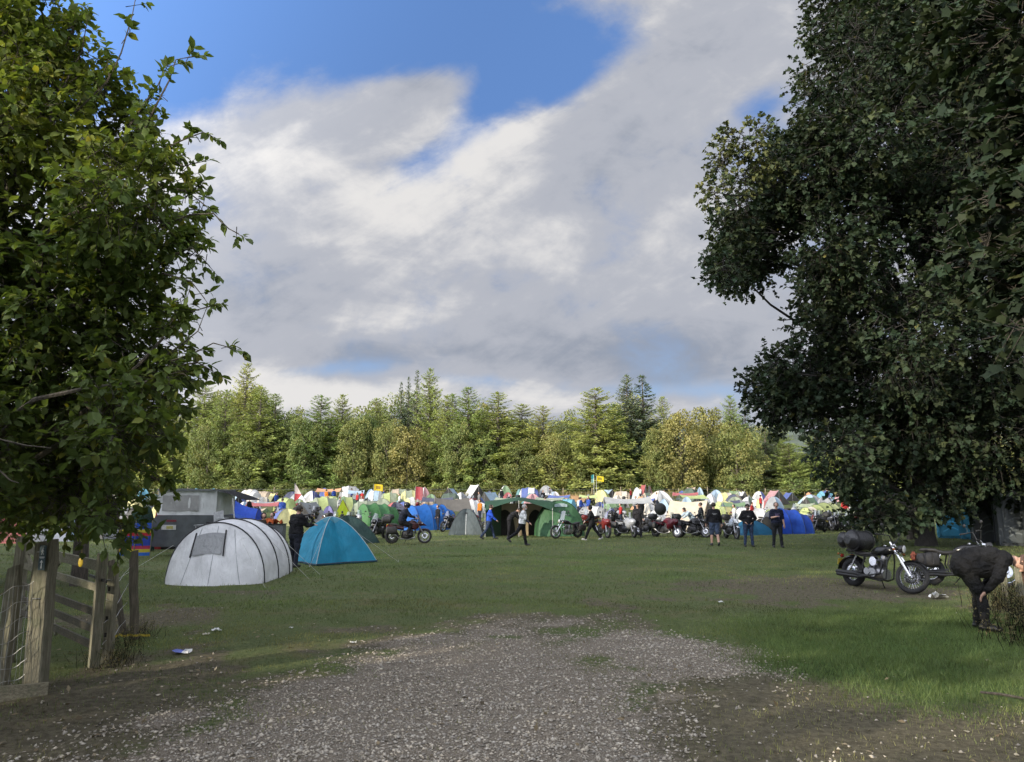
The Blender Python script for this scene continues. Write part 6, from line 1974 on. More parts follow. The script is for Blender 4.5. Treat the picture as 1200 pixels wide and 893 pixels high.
# ================================================================ front row of tents beyond the grass
p = onground(436, 617, 55)
tunnel_tent('tunnel_tent', 'mid green tunnel tent with dark hoops left of the motorcycle rider', 'tent', (p.x - .6, p.y - .4, 0), 38, [(0, 1.15, 1.75), (.9, 1.2, 1.8), (1.7, 1.15, 1.75), (2.5, 1.0, 1.5)], (.07, .20, .07), (.085, .23, .09), .7, .3, True, pm('green_pole', (.02, .05, .02), .6), None, 18, 3)
p = onground(498, 617, 52)
tunnel_tent('tunnel_tent', 'bright blue tunnel tent with pale blue panel behind the motorcycle rider', 'tent', (p.x - .9, p.y - .3, 0), 32, [(0, 1.3, 1.65), (1.0, 1.4, 1.75), (1.8, 1.35, 1.75), (2.3, 1.3, 1.7), (3.0, 1.0, 1.3)], (.015, .13, .46), (.03, .17, .52), .9, .3, True, pm('blue_pole', (.01, .04, .14), .6), None, 18, 3)
p = onground(527, 605, 56)
ridge_tent('tarp_shelter', 'grey brown tarpaulin shelter between the blue tunnel and grey dome tents', 'shelter', (p.x + .1, p.y + .5, g1(0, 56)), 15, 2.6, 1.3, 2.1, (.16, .145, .13), (.14, .13, .115), None, .1, 1.1, .15)
p = onground(546.5, 626, 44.5)
gd = dome_tent('dome_tent', 'grey dome tent with a white door zip facing the grass', 'tent', (p.x, p.y, 0), 90, .98, 1.48, (.075, .095, .10), (.085, .105, .112), (.08, .10, .105), True, pm('grey_sleeve', (.05, .06, .065), .6), 1.0, None, .15, 32, 8, True, 2.3)
mb = MB(); mb.tube([tuple(Vector(dome_pt(.98, 1.48, math.pi + .02, s_, p=2.3)) * 1.02 + Vector((-.02, 0, .01))) for s_ in np.linspace(.38, .99, 6)], .016, 5); mb.build('door_zip', pm('white_zip', (.6, .62, .62), .6), gd)
mb = MB(); mb.grid([[tuple(Vector(dome_pt(.98, 1.48, math.pi + w_, s_, p=2.3)) * 1.02 + Vector((-.02, 0, .01))) for s_ in np.linspace(.30, .36, 3)] for w_ in (-.2, 0, .2)]); mb.build('vent', POLE, gd)
p = onground(406, 640, 36)
dome_tent('dome_tent', 'small dark green dome tent peeping out behind the turquoise tent', 'tent', (p.x, p.y, 0), 30, 1.05, 1.25, (.018, .05, .045), None, None, True, None, 1.2, None, .15)
p = onground(431, 640, 28.5)
crumple('camping_mat', 'crumpled neon green bag lying behind the turquoise tent corner', (p.x - .1, p.y - .6, .03), .45, [pm('neon_green', (.25, .60, .05), .5)], 12, .9, 'bag')
p = onground(399, 608, 47)
lp = thing('propped_tarp', 'lime green triangular tarp panel propped up behind the turquoise tent', 'tarp', (p.x, p.y, 0))
mb = MB(); mb.pts([(-.55, 0, .3), (.55, .1, 1.2), (.1, 0, 2.05), (-.25, 0, 1.3)]); mb.face(0, 1, 2, 3); mb.build('panel', fabric('tent_fabric', (.30, .40, .02), .35), lp)
mb = MB(); mb.tube([(.1, 0, 2.06), (.56, .1, 1.2), (.6, .1, 0)], .02, 5); mb.build('pole', pm('brown_edge', (.12, .07, .03), .6), lp)

# dark green shelter: sagging roof over an open front, tan inner room, arched bedroom at its right end
p = onground(607, 627, 42)
aw = thing('awning_shelter', 'large dark green awning shelter with tan inner room and open front', 'shelter', (p.x, p.y, 0))
dg = fabric('tent_fabric', (.022, .065, .035), .1, .6, .4)
xa, xb = at(568, 600, 42).x - p.x, at(648, 600, 42).x - p.x
mb = MB(); rows = []
for i in range(17):
    u = i / 16; x = xa + (xb - xa) * u
    zr = 2.15 - .22 * (abs(u - .5) * 2) ** 1.5 - .05 * math.sin(math.pi * 2 * u) ** 2
    rows.append([(x, -.6 + 2.6 * v, zr - .55 * (max(0, .25 - v) / .25) ** 1.3 * (.35 + .65 * (2 * abs(u - .5)) ** 2) - .25 * max(0, v - .5)) for v in np.linspace(0, 1, 8)])
mb.grid(rows); mb.build('roof', dg, aw)
for x, y in ((xa + .05, -.55), ((xa + xb) / 2, -.55), (xb - .05, -.55)):
    mb = MB(); mb.tube([(x, y, 0), (x, y, 2.0 if abs(x) < .6 else 1.55)], .018, 6); mb.build('pole', GREYP, aw)
tan = fabric('tent_fabric', (.30, .24, .15), .25)
mb = MB(); mb.grid([[(xa + .25 + (xb - xa - .5) * u, 1.7 + .05 * math.sin(16 * u), 1.8 * v) for v in np.linspace(0, 1, 5)] for u in np.linspace(0, 1, 14)]); mb.build('inner_wall', tan, aw)
mb = MB(); mb.grid([[(xa + .02 + .9 * u, -.4 + 2.1 * u, 1.72 * v) for v in np.linspace(0, 1, 5)] for u in np.linspace(0, 1, 5)]); mb.build('side_wall', fabric('tent_fabric', (.03, .06, .035), .1), aw)
for x in (-.05, .35):
    mb = MB(); mb.grid([[(x + .25 * u, 1.1 + .1 * math.sin(5 * u), 1.75 * v) for v in np.linspace(0, 1, 4)] for u in np.linspace(0, 1, 4)]); mb.build('inner_door', tan, aw)
for x0, x1 in ((xa + .5, -.15), (.5, xb - .4)):
    mb = MB(); xm, hw = (x0 + x1) / 2, (x1 - x0) / 2
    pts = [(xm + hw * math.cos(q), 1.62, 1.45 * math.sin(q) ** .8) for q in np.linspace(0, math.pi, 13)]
    mb.pts(pts); mb.face(*range(13)); mb.build('doorway', pm('interior_shade', (.02, .018, .014), .9), aw)  # flat dark sheet painted as the shade inside the opening
p = onground(657, 625, 42.6)
gdm = tunnel_tent('tunnel_tent', 'green arched bedroom tent joined to the right end of the awning shelter', 'tent', (p.x, p.y, 0), 98, [(0, 1.36, 1.95), (.9, 1.36, 1.95), (1.9, 1.2, 1.6)], (.06, .16, .075), (.035, .11, .05), .55, .4, True, pm('dark_green_pole', (.015, .04, .02), .6), (.075, .185, .09), 20, 3)
mb = MB(); mb.grid([[(-.16 - .02 * (1 - abs(u)), .36 * u, 1.62 + .20 * v * (1 - .35 * u * u)) for v in np.linspace(0, 1, 3)] for u in np.linspace(-1, 1, 6)]); mb.build('vent_window', fabric('tent_fabric', (.42, .52, .55), .2), gdm)

# blue tent with an open grey porch beyond the two standing men
p = onground(921, 622, 46)
bl = tunnel_tent('tunnel_tent', 'bold blue tunnel tent with open grey porch between the two standing men', 'tent', (p.x - .9, p.y, 0), 12, [(0, 1.0, 1.35), (.7, 1.15, 1.50), (1.6, 1.1, 1.42), (2.3, .9, 1.1)], (.02, .085, .52), (.025, .10, .56), .2, .4, True, pm('blue_pole', (.01, .04, .14), .6), (.16, .17, .18), 18, 3)
mb = MB(); mb.pts([(-.24, .72 * math.cos(q), 1.02 * math.sin(q)) for q in np.linspace(0, math.pi, 13)]); mb.face(*range(13)); mb.build('doorway', pm('interior_shade', (.02, .018, .014), .9), bl)  # dark sheet over the porch opening stands for its inner shade
p = onground(880, 624, 44.5)
dome_tent('dome_tent', 'low teal blue tent behind the man with hands on hips', 'tent', (p.x, p.y, 0), 20, .95, .85, (.02, .15, .28), None, None, True, None, 1.1, None, .25)
p = onground(963, 606, 60)
tunnel_tent('tunnel_tent', 'pale yellow-green tunnel tent with dark hoops behind the right-hand motorcycle group', 'tent', (p.x - .4, p.y, g1(0, 60)), 24, [(0, 1.2, 1.45), (.8, 1.3, 1.62), (1.6, 1.25, 1.6), (2.4, 1.1, 1.3)], (.33, .38, .16), (.40, .44, .22), .6, .5, True, pm('olive_pole', (.05, .06, .03), .6), None, 16, 3)
p = onground(808, 612, 50)
ridge_tent('ridge_tent', 'cream canvas ridge tent with brown edge behind the parked motorcycles', 'tent', (p.x, p.y, g1(0, 50)), 140, 2.7, 1.35, 2.0, (.66, .59, .47), (.62, .55, .44), None, .3, 0, .12, True, (.42, .33, .24))
p = onground(735, 600, 52)
ridge_tent('tarp_shelter', 'flat grey and white tarp shelter behind the red and silver motorcycles', 'shelter', (p.x, p.y, g1(0, 52)), 0, 3.2, 1.4, 2.25, (.42, .43, .44), (.5, .5, .49), None, .2, 1.75, .2)

# ================================================================ portable toilets
def toilet(label, loc, heading, rgb, roof, w_=1.12, h=2.25):
    t = thing('portable_toilet', label, 'portable toilet', loc, R(heading), 'portable toilets under the sycamore')
    m = pm('toilet_plastic', rgb, 0.45, 0, 0.15, 2, 0.15, 6, dirt=0.2)
    dk = pm('toilet_trim', tuple(c * .55 for c in rgb), 0.5)
    mb = MB(); mb.box((0, 0, h * .48 + .1), (w_, w_, h * .9)); 
    for sx in (-1, 1):
        for sy in (-1, 1): mb.box((sx * w_ * .495, sy * w_ * .495, h * .5), (.10, .10, h * .94))
    mb.build('cabin', m, t)
    mb = MB(); mb.loft([[(-w_ * .54, -w_ * .54, h * .95), (w_ * .54, -w_ * .54, h * .95), (w_ * .54, w_ * .54, h * .95), (-w_ * .54, w_ * .54, h * .95)], [(-w_ * .5, -w_ * .5, h * 1.0), (w_ * .5, -w_ * .5, h * 1.0), (w_ * .5, w_ * .5, h * 1.0), (-w_ * .5, w_ * .5, h * 1.0)], [(-w_ * .25, -w_ * .4, h * 1.05), (w_ * .25, -w_ * .4, h * 1.05), (w_ * .25, w_ * .4, h * 1.05), (-w_ * .25, w_ * .4, h * 1.05)]]); mb.build('roof', pm('toilet_roof', roof, .5), t)
    mb = MB(); mb.box((0, 0, .07), (w_ * 1.04, w_ * 1.04, .14)); mb.build('skid_base', dk, t)
    y = -w_ / 2 - .02
    mb = MB(); mb.box((0, y - .012, h * .47), (w_ * .72, .03, h * .82)); d = mb.build('door', m, t)
    lt = pm('toilet_relief', tuple(min(1, c * 1.7 + .03) for c in rgb), .5)
    for z in (.42, .74, 1.08, 1.45):
        mb = MB(); mb.grid([[(w_ * .30 * u, y - .032, z + .10 * math.sin(2.2 * u + 1) + .07 * v) for v in (0, 1)] for u in np.linspace(-1, 1, 12)]); mb.build('wave_relief', lt if z < 1.4 else dk, d)
    mb = MB(); mb.box((w_ * .26, y - .04, h * .48), (.05, .03, .16)); mb.build('latch', MATTB, d)
    mb = MB()
    for k in range(6): mb.box((0, y - .03, h * .80 + .022 * k), (w_ * .4, .012, .010))
    mb.build('vent_slats', dk, d)
    for sx in (-1, 1):
        mb = MB()
        for z in (.42, .74, 1.08): mb.grid([[(sx * (w_ / 2 + .012), w_ * .36 * u, z + .10 * math.sin(2.2 * u + 1) + .07 * v) for v in (0, 1)] for u in np.linspace(-1, 1, 10)])
        mb.build('side_relief', lt, t)
    return t
p = onground(1114, 628, 40.5); toilet('bright blue portable toilet, left of the pair under the sycamore', (p.x, p.y, 0), -28, (.06, .30, .46), (.5, .55, .55))
p = onground(1130, 630, 39.5); toilet('bright blue portable toilet, right of the pair under the sycamore', (p.x + .45, p.y - .1, 0), -28, (.055, .28, .44), (.5, .55, .55))
for px, D, lab in ((1157, 36, 'dark grey portable toilet behind the saddlebag motorcycle handlebars'), (1187, 33.5, 'grey portable toilet with moulded door, beside the picture edge')):
    p = onground(px, 630, D); toilet(lab, (p.x, p.y, 0), -24, (.052, .062, .067), (.34, .36, .36))
p = onground(1222, 630, 32); toilet('grey portable toilet in the row, cut off by the picture edge', (p.x, p.y, 0), -24, (.052, .062, .067), (.34, .36, .36))

# ================================================================ motorcycles in front
loc, hd, wl = place2((999, 687.5), (1066, 696.5))
h1 = motorcycle('black cruiser with chrome fork and wire wheels parked nearest, luggage on its rear', loc, hd, 'cruiser', (.012, .012, .013), 22, None, False, False, -5, 'big motorcycles parked under the sycamore', bars='low')
Mb = Matrix.Translation(loc) @ Matrix.Rotation(R(hd), 4, 'Z') @ Matrix.Rotation(R(-5), 4, 'X')
def luggage(label, Mx, size, pos, mat, roll=True, straps=True):
    t = thing('duffel_bag', label, 'bag', (0, 0, 0)); t.matrix_world = Mx @ Matrix.Translation(pos)
    mb = MB(); L, r1, r2 = size
    rg = np.random.default_rng(int(L * 1000)); rings = []
    for i in range(11):
        u = i / 10; k = (1 - (abs(u - .5) * 2) ** 5 * .55)
        rings.append([(r1 * k * math.cos(a) * (1 + .06 * math.sin(3 * a + 9 * u)), L * (u - .5), r2 * k * math.sin(a) * (1 + .05 * math.sin(4 * a + 7 * u))) for a in np.linspace(0, 2 * math.pi, 17)[:-1]])
    mb.loft(rings); mb.build('bag_body', mat, t)
    for y in (-.18, .18):
        mb = MB(); mb.tube([(r1 * 1.03 * math.cos(a), L * y * 1.6, r2 * 1.04 * math.sin(a)) for a in np.linspace(0, 2 * math.pi, 17)], .012, 5); mb.build('strap', MATTB, t)
    return t
BAGM = pm('wrinkled_bag_black', (.020, .020, .022), 0.32, 0, .25, 8, .9, 14)
luggage('bulky shiny black luggage roll strapped across the rear of the nearest cruiser', Mb, (.72, .21, .22), (-.55, 0, 1.03), BAGM)
luggage('smaller black roll bag hung behind the luggage roll of the nearest cruiser', Mb, (.50, .17, .17), (-.93, .05, 1.02), BAGM)
loc2 = (at(1128, 670, 17.6).x, 17.5, 0.0)
h2 = motorcycle('black cruiser with leather saddlebags and high handlebars behind the bending man', loc2, -14, 'cruiser', (.012, .012, .013), 8, 'soft', False, False, -4, 'big motorcycles parked under the sycamore', bars='high')
Mb2 = Matrix.Translation(loc2) @ Matrix.Rotation(R(-14), 4, 'Z')
rf_ = thing('rag', 'dull red and orange cloth tied to the tail of the saddlebag motorcycle', 'rag', (0, 0, 0)); rf_.matrix_world = Mb2 @ Matrix.Translation((-1.06, -.05, .66))
mb = MB(); rg = np.random.default_rng(8)
mb.loft([[(.05 * k * math.cos(a) * (1 + rg.normal(0, .25)), .07 * k * math.sin(a) * (1 + rg.normal(0, .25)), z) for a in np.linspace(0, 6.28, 9)[:-1]] for z, k in ((-.14, .5), (-.06, 1.2), (.03, 1.0), (.10, .4))]); mb.build('cloth', pm('red_rag', (.20, .05, .025), .8, 0, .7, 30), rf_)
# rider
loc, hd, wl = place2((458.4, 637), (497.5, 636.6))
rb = motorcycle('dark red and black touring motorcycle being ridden across the grass', loc, hd, 'adv', (.05, .012, .014), 3, 'hard', True, True, 0, None)
rd = person('person in black helmet and dark blue jacket riding the touring motorcycle', (loc[0], loc[1], 0), hd, (.012, .015, .026), (.010, .010, .012), lean=14, arch=8, head=-14, legs=((72, 92, 12), (72, 92, 12)), arms=((40, 10, 32), (40, 10, 32)), helmet=(.010, .010, .012), bulk=1.32, height=1.8)
rd.location = Vector((loc[0], loc[1], 0)) + Matrix.Rotation(R(hd), 3, 'Z') @ Vector((-.30, 0, 0)); rd.location.z = .98 - rd['_hip'] + .02
# bikes standing in the row: (rear contact, front contact) or (px, py, heading)
def pb(label, px, py, heading, style, paint, **kw):
    p = onground(px, py); p.z = g1(p.x, p.y)
    return motorcycle(label, p, heading, style, paint, **kw)
def pbD(label, px, D, heading, style, paint, **kw):
    p = onground(px, 600, D)
    return motorcycle(label, p, heading, style, paint, **kw)
pbD('black naked motorcycle seen nose-on just behind the rider\'s rear case', 443, 39.5, -110, 'adv', (.02, .02, .022), topcase=True)
pbD('silver and black adventure motorcycle above the turquoise tent roof', 406, 45, -70, 'adv', (.12, .12, .125), bags='hard')
pbD('black motorcycle with silver screen above the turquoise tent, beside its silver neighbour', 389, 46, -60, 'adv', (.02, .02, .02), topcase=True)
pbD('dark motorcycle standing between the blue tunnel and grey dome tents', 527, 49, -120, 'adv', (.02, .022, .03))
loc, hd, wl = place2((684, 630), (645, 631.5))
motorcycle('long black touring cruiser with big clear windshield in front of the arched tent', loc, hd, 'tourer', (.014, .014, .016), -8, 'soft', True, False, -4, bars='high')
pb('red sport tourer facing the grass beside the dark hooded walker', 707, 630, -80, 'sport', (.16, .02, .02), topcase=False, steer=10)
pb('silver grey sport tourer with panniers left of the man in dark clothes', 733, 629.5, -62, 'sport', (.30, .31, .33), bags='hard', steer=-12)
pbD('black motorcycle half hidden behind the man in dark clothes', 757, 42.6, -65, 'adv', (.02, .02, .022), topcase=True, bags='hard')
loc, hd, wl = place2((772, 628.5), (790, 631))
motorcycle('maroon touring motorcycle with luggage in the middle of the parked row', loc, -52, 'sport', (.10, .012, .020), 12, 'hard', True, True, -5)
pb('black adventure motorcycle right of the maroon tourer', 812, 630, -40, 'adv', (.018, .018, .02), bags='hard', topcase=True)
pb('black adventure motorcycle beside the man in denim shorts', 828, 629, -60, 'adv', (.018, .018, .02), bags='hard')
pb('white and blue adventure motorcycle facing the grass right of the man in shorts', 857, 631.5, -86, 'adv', (.42, .46, .52), accent=(.55, .57, .60), bags='hard', topcase=True)
for i, (px, D, hd, st_y, c, lb) in enumerate(((957, 51.5, -100, 'adv', (.02, .02, .022), 'first'), (966, 50.5, -80, 'sport', (.05, .055, .07), 'second'), (975, 51, -95, 'adv', (.02, .02, .02), 'third'), (986, 50, -75, 'cruiser', (.012, .012, .013), 'fourth'), (947, 52.5, -60, 'adv', (.10, .11, .13), 'leftmost'))):
    pbD(lb + ' of the dark motorcycle group right of the bold blue tent', px, D, hd, st_y, c)
pbD('dark motorcycle deep in shade just left of the blue toilets', 1101, 44, -120, 'adv', (.015, .015, .016))
# black round bag on the maroon bike's rack
bb = thing('luggage_bag', 'large round black bag strapped on top of the maroon tourer', 'bag', at(774, 603, 39.4))
mb = MB(); mb.ell((0, 0, .28), (.30, .30, .31), 18, 11); mb.build('bag_body', pm('matt_bag', (.022, .024, .022), .75, 0, .2, 12, .4), bb)
mb = MB(); mb.torus((0, 0, .28), .305, .012, 'y', 24, 5); mb.build('strap', MATTB, bb)

# ================================================================ people in front
BLK = (.013, .013, .015); DENIM = (.030, .045, .085); DKDENIM = (.020, .026, .045)
def put(px, py): 
    p = onground(px, py); return (p.x, p.y, float(ground_z([p.x], [p.y])[0]))
person('person in black hooded jacket standing with bent arms beside the turquoise tent', put(345, 664.5), 62, BLK, (.018, .020, .030), lean=4, head=12, legs=((6, 4, 6), (-10, 2, 8)), arms=((28, 12, 62), (35, 10, 58)), bulk=1.24)
# seated campers by the blue tent
ch = thing('camping_chair', 'dark folding camping chair under the hooded camper', 'chair', onground(306, 650, 31.5), R(-60))
mb = MB(); mb.grid([[(-.25 + .5 * u, -.26 + .52 * v, .44 - .06 * math.sin(math.pi * u) * math.sin(math.pi * v)) for v in np.linspace(0, 1, 5)] for u in np.linspace(0, 1, 5)]); mb.build('seat', PLAST, ch)
mb = MB(); mb.grid([[(-.25 - .16 * u, -.26 + .52 * v, .44 + .5 * u) for v in np.linspace(0, 1, 5)] for u in np.linspace(0, 1, 5)]); mb.build('backrest', PLAST, ch)
for x0, y0, x1, y1 in ((.25, .27, -.28, .27), (-.28, .27, .25, .27), (.25, -.27, -.28, -.27), (-.28, -.27, .25, -.27)):
    mb = MB(); mb.tube([(x0, y0, 0), (x1, y1, .62)], .012, 5); mb.build('leg', GREYP, ch)
sit = dict(lean=-6, arch=14, legs=((84, 82, 8), (84, 82, 8)), arms=((20, 14, 70, 20), (20, 14, 70, 20)))
def seat_at(o, x, y, z): o.location = (x, y, z - o['_hip'] + .13)
o = person('person in a navy hood and brown jacket sitting beside the royal blue tent', (0, 0, 0), -55, (.055, .040, .028), (.02, .02, .025), hood=True, sleeve_rgb=(.05, .036, .026), bulk=1.2, **sit); q = ch.location; seat_at(o, q.x, q.y, .44)
for c_ in o.children:
    if c_.name.startswith('hood'): c_.data.materials.clear(); c_.data.materials.append(cloth((.014, .018, .045), 'navy_cloth'))
ch2 = copy_tree(ch); ch2.location = onground(318, 650, 33.5); ch2.rotation_euler = (0, 0, R(-110)); ch2['label'] = 'dark folding camping chair under the pink-topped camper'
o = person('person in a pale pink top sitting behind the hooded camper', (0, 0, 0), -110, (.50, .30, .26), (.03, .03, .04), **sit); seat_at(o, ch2.location.x, ch2.location.y, .44)
crumple('jacket', 'orange jacket thrown over camping gear behind the white tunnel tent', onground(321, 645, 30.5) + Vector((0, 0, 1.0)), .55, [cloth((.45, .10, .03), 'orange_cloth')], 14, .55, 'jacket')
bxg = thing('storage_box', 'grey storage boxes frame stacked with camping gear under the orange jacket', 'box', onground(322, 645, 30.6))
mb = MB(); mb.box((0, 0, .5), (.7, .5, 1.0), None, 0, .96); mb.build('box_body', pm('box_grey', (.14, .15, .16), .5), bxg)
mb = MB(); mb.box((0, 0, 1.015), (.74, .54, .03)); mb.build('lid', PLAST, bxg)

person('person in bright blue jacket and jeans walking past the grey dome tent', put(573, 632), 5, (.02, .07, .42), DENIM, lean=6, legs=((24, 8, 3), (-20, 18, 3)), arms=((-18, 10, 20), (22, 10, 30)), feet=(6, -28), bulk=1.12)
p = onground(597, 626, 40.6)
person('person in black bending forward in front of the awning shelter', (p.x, p.y, 0), 12, BLK, BLK, lean=26, arch=22, head=14, legs=((0, 4, 5), (-4, 4, 5)), arms=((34, 6, 22), (28, 6, 26)), bulk=1.06)
person('grey-haired man in white T-shirt and black trousers striding across the grass', put(612, 639.5), -8, (.66, .66, .65), BLK, hair=(.38, .36, .34), lean=7, legs=((12, 3, 3), (-34, 22, 3)), arms=((-12, 9, 26), (18, 8, 34)), sleeves='short', sleeve_rgb=(.035, .035, .05), feet=(2, -42), bulk=1.16, beard=True)
person('person all in black with hood up walking left past the touring cruiser', put(694, 633), 174, BLK, BLK, shoes=(.45, .43, .40), hood=True, lean=6, legs=((26, 6, 3), (-26, 14, 3)), arms=((14, 9, 40), (-12, 9, 26)), feet=(10, -26), bulk=1.14)
p = onground(748, 628, 41)
person('man in dark clothes standing between silver and maroon motorcycles', (p.x, p.y, 0), -95, (.02, .02, .023), (.022, .022, .026), legs=((2, 0, 5), (-3, 2, 6)), arms=((10, 12, 40), (6, 10, 20)), bulk=1.1, cap=(.02, .02, .02))
p = onground(812, 620, 43.5)
person('person in pale blue top leaning over the black adventure motorcycle', (p.x, p.y, 0), 200, (.42, .52, .60), DKDENIM, lean=34, arch=16, head=4, legs=((6, 6, 6), (-12, 6, 6)), arms=((50, 8, 12), (46, 8, 20)))
p = onground(822, 618, 44)
person('person in dark jacket standing behind the one in pale blue', (p.x, p.y, 0), 160, (.025, .03, .038), DKDENIM, legs=((3, 2, 5), (-4, 2, 5)), arms=((14, 8, 44), (10, 8, 30)), bulk=1.12, height=1.8)
person('man in black top and denim shorts walking away beside the white motorcycle', put(838, 639.5), 88, BLK, (.055, .075, .12), legs=((8, 4, 2), (-10, 12, 2)), arms=((6, 16, 16), (-4, 16, 12)), shorts=True, feet=(0, -16), bulk=1.2, height=1.8, chest_mark=(.22, .05, .02, (.20, .20, .20), False))
person('man in black jacket and jeans with hands in pockets, cap on, facing the gate', put(878, 640.5), -92, BLK, DENIM, cap=(.015, .015, .017), legs=((3, 2, 5), (-2, 2, 6)), arms=((-8, 30, 48, 62), (-8, 30, 48, 62)), bulk=1.18, beard=True, hair=(.10, .08, .06), chest_mark=(.16, .06, -.02, (.16, .15, .15), True))
person('man in dark navy printed T-shirt and black trousers holding one hand to his chest', put(912, 641.5), -96, (.014, .017, .034), (.016, .017, .02), hair=(.05, .04, .03), legs=((3, 2, 5), (-3, 2, 6)), arms=((6, 10, 6), (14, 18, 96, 62)), sleeves='short', bulk=1.16, height=1.82, chest_mark=(.20, .17, -.03, (.075, .06, .12), True))
# the bending man: hands braced just above his knees
bq = onground(1136, 737)
bm_ = person('man in black jacket and leather boots bending over with hands on his knees', (bq.x, bq.y, float(ground_z([bq.x], [bq.y])[0])), -30, (.011, .011, .012), (.013, .013, .013), (.008, .008, .008), hair=(.085, .048, .034), lean=70, arch=16, head=24, headyaw=-10,
             legs=((20, 24, 9), (26, 24, 11)), arms=((-24, 22, -18, 22), (-22, 24, -16, 26)), bulk=1.26, height=1.86, voxel=0.0085, long_hair=True, coat=.09)
mb = MB()

# ================================================================ right edge: fence post, stalks
post('fence_post', 'short weathered fence post behind the bending man\'s legs', 1178, 664, 694, 13.6, .085, .08)
post('fence_post', 'second weathered fence post, beside the picture edge under the grey toilet', 1197, 655, 700, 13.4, .12, .1)
wd_ = thing('weed_clump', None, 'weeds')
rg = np.random.default_rng(17)
P = np.column_stack([rg.normal(0, .28, 60), rg.normal(0, .22, 60), np.zeros(60)])
D_ = np.column_stack([rg.normal(0, .28, (60, 2)), np.ones(60)])
fo = Foliage(rg); fo.sprigs(P, D_, 9, rg.uniform(.25, .75, 60), .06, .6, np.column_stack([rg.uniform(.35, .6, 60), rg.uniform(.1, .8, 60)]), droop=.15)
fo.build(leafmat('weed_leaf', (.085, .10, .04), .25, .6, yellow=(.24, .19, .10)), DEADM, wd_, 'kite', .28, name='foliage', twig_r=.004)
spots = [(1186, 698, 13.6), (1198, 704, 13.2), (1204, 715, 11.6), (1186, 690, 14), (1172, 690, 13.8), (1212, 740, 10.4), (1210, 700, 12.6), (1208, 730, 11)]
labs = ['tangled dry weeds growing under the bending man\'s head', 'tall dry weeds around the short fence post']
for i, (px, py, D) in enumerate(spots):
    o = wd_ if i == 0 else copy_tree(wd_)
    p = onground(px, py, D); o.location = (p.x, p.y, 0); o.rotation_euler = (0, 0, i * 1.1); o.scale = (1, 1, 1.0 - .08 * (i % 3))
    o['label'] = 'tangled weeds with dry stalks at the right edge beside the bending man'; o['group'] = 'weeds at the right edge'
br_ = thing('fallen_branch', 'thin fallen branch lying on the dark grass near the right corner', 'branch', (0, 0, 0))
mb = MB(); mb.tube([(at(x, y, d).x, d, .02 + .02 * k) for k, (x, y, d) in enumerate(((1148, 798, 7.85), (1170, 803, 7.7), (1200, 810, 7.45), (1230, 812, 7.4)))], [.012, .014, .012, .008], 6); mb.build('stem', BARKD, br_)
gl = [(150, 752, 10.4), (140, 768, 9.2), (166, 741, 11.2), (132, 760, 9.6)]
for i, (px, py, D) in enumerate(gl):
    o = copy_tree(wd_); p = onground(px, py, D); o.location = (p.x, p.y, 0); o.scale = (.55, .55, .42); o.rotation_euler = (0, 0, i)
    o['label'] = 'low weeds growing at the foot of the slam post and leaning post'; o['group'] = 'weeds by the gate'
# ================================================================ the sea of tents
CN = {'lime': (.40, .50, .05), 'green': (.10, .24, .06), 'sage': (.24, .30, .16), 'white': (.72, .72, .70), 'blue': (.025, .085, .42), 'pale blue': (.27, .44, .60), 'red': (.46, .025, .03), 'orange': (.68, .26, .03), 'tan': (.46, .33, .19), 'cream': (.64, .55, .41),
      'grey': (.26, .27, .28), 'teal': (.04, .26, .29), 'purple': (.16, .13, .44), 'navy': (.02, .03, .10), 'yellow': (.62, .56, .10), 'pink': (.55, .22, .24), 'turquoise': (.03, .36, .50), 'dark green': (.03, .085, .04)}
CN = {k: tuple(min(.82, .05 + 1.1 * (c * .70 + .30 * (v[0] * .3 + v[1] * .6 + v[2] * .1)) + .03) for c in v) for k, v in CN.items()}
WORDT = {'D': 'dome tent', 'T': 'tunnel tent', 'R': 'ridge tent', 'S': 'tarp shelter'}
FAR = []
def solve_D(px, top, w_):
    best, bd = 80, 9
    for D in np.arange(48, 105, 1.0):
        h = at(px, top, D).z - g1(0, D)
        wm = w_ * D / FPX
        if h < .9 or h > 2.5: continue
        e = abs(h - min(2.1, max(1.1, .55 * wm)))
        if e < bd: best, bd = D, e
    return float(best)
frng2 = np.random.default_rng(31)
def far_tent(px, top, w_, ty, c1, c2=None, D=None, h=None):
    D = D or solve_D(px, top, w_)
    p = onground(px, 600, D)
    wm = w_ * D / FPX
    if h is None: h = max(.9, min(2.5, at(px, top, D).z - p.z))
    c = CN[c1]; d = CN[c2] if c2 else None
    hd = frng2.uniform(0, 360)
    if ty == 'D':
        o = dome_tent('dome_tent', None, 'tent', p, hd, wm * .40, h, c, d, tuple(x * .55 for x in c), True, pm('pole_sleeve', tuple(x * .35 for x in c), .6), 1.0, None, .3, 24, 5, True, frng2.uniform(1.7, 2.4))
    elif ty == 'T':
        hd = frng2.uniform(-35, 35) + (180 if frng2.random() < .5 else 0)
        L = wm * .72
        o = tunnel_tent('tunnel_tent', None, 'tent', p, hd, [(-L * .5, wm * .32, h * .92), (-L * .1, wm * .36, h), (L * .3, wm * .34, h * .95), (L * .5, wm * .28, h * .75)], c, d, wm * .2, wm * .1, True, pm('pole_sleeve', tuple(x * .35 for x in c), .6), d, 12, 2, None, .3)
    elif ty == 'R':
        o = ridge_tent('ridge_tent', None, 'tent', p, frng2.uniform(40, 140), wm * .9, wm * .48, h, c, d, None, .3, 0, .08)
    else:
        o = ridge_tent('tarp_shelter', None, 'shelter', p, frng2.uniform(-20, 20), wm, wm * .4, h, c, d, None, .25, h * .72, .15)
    FAR.append((o, ty, c1, c2, px, D))
    return o
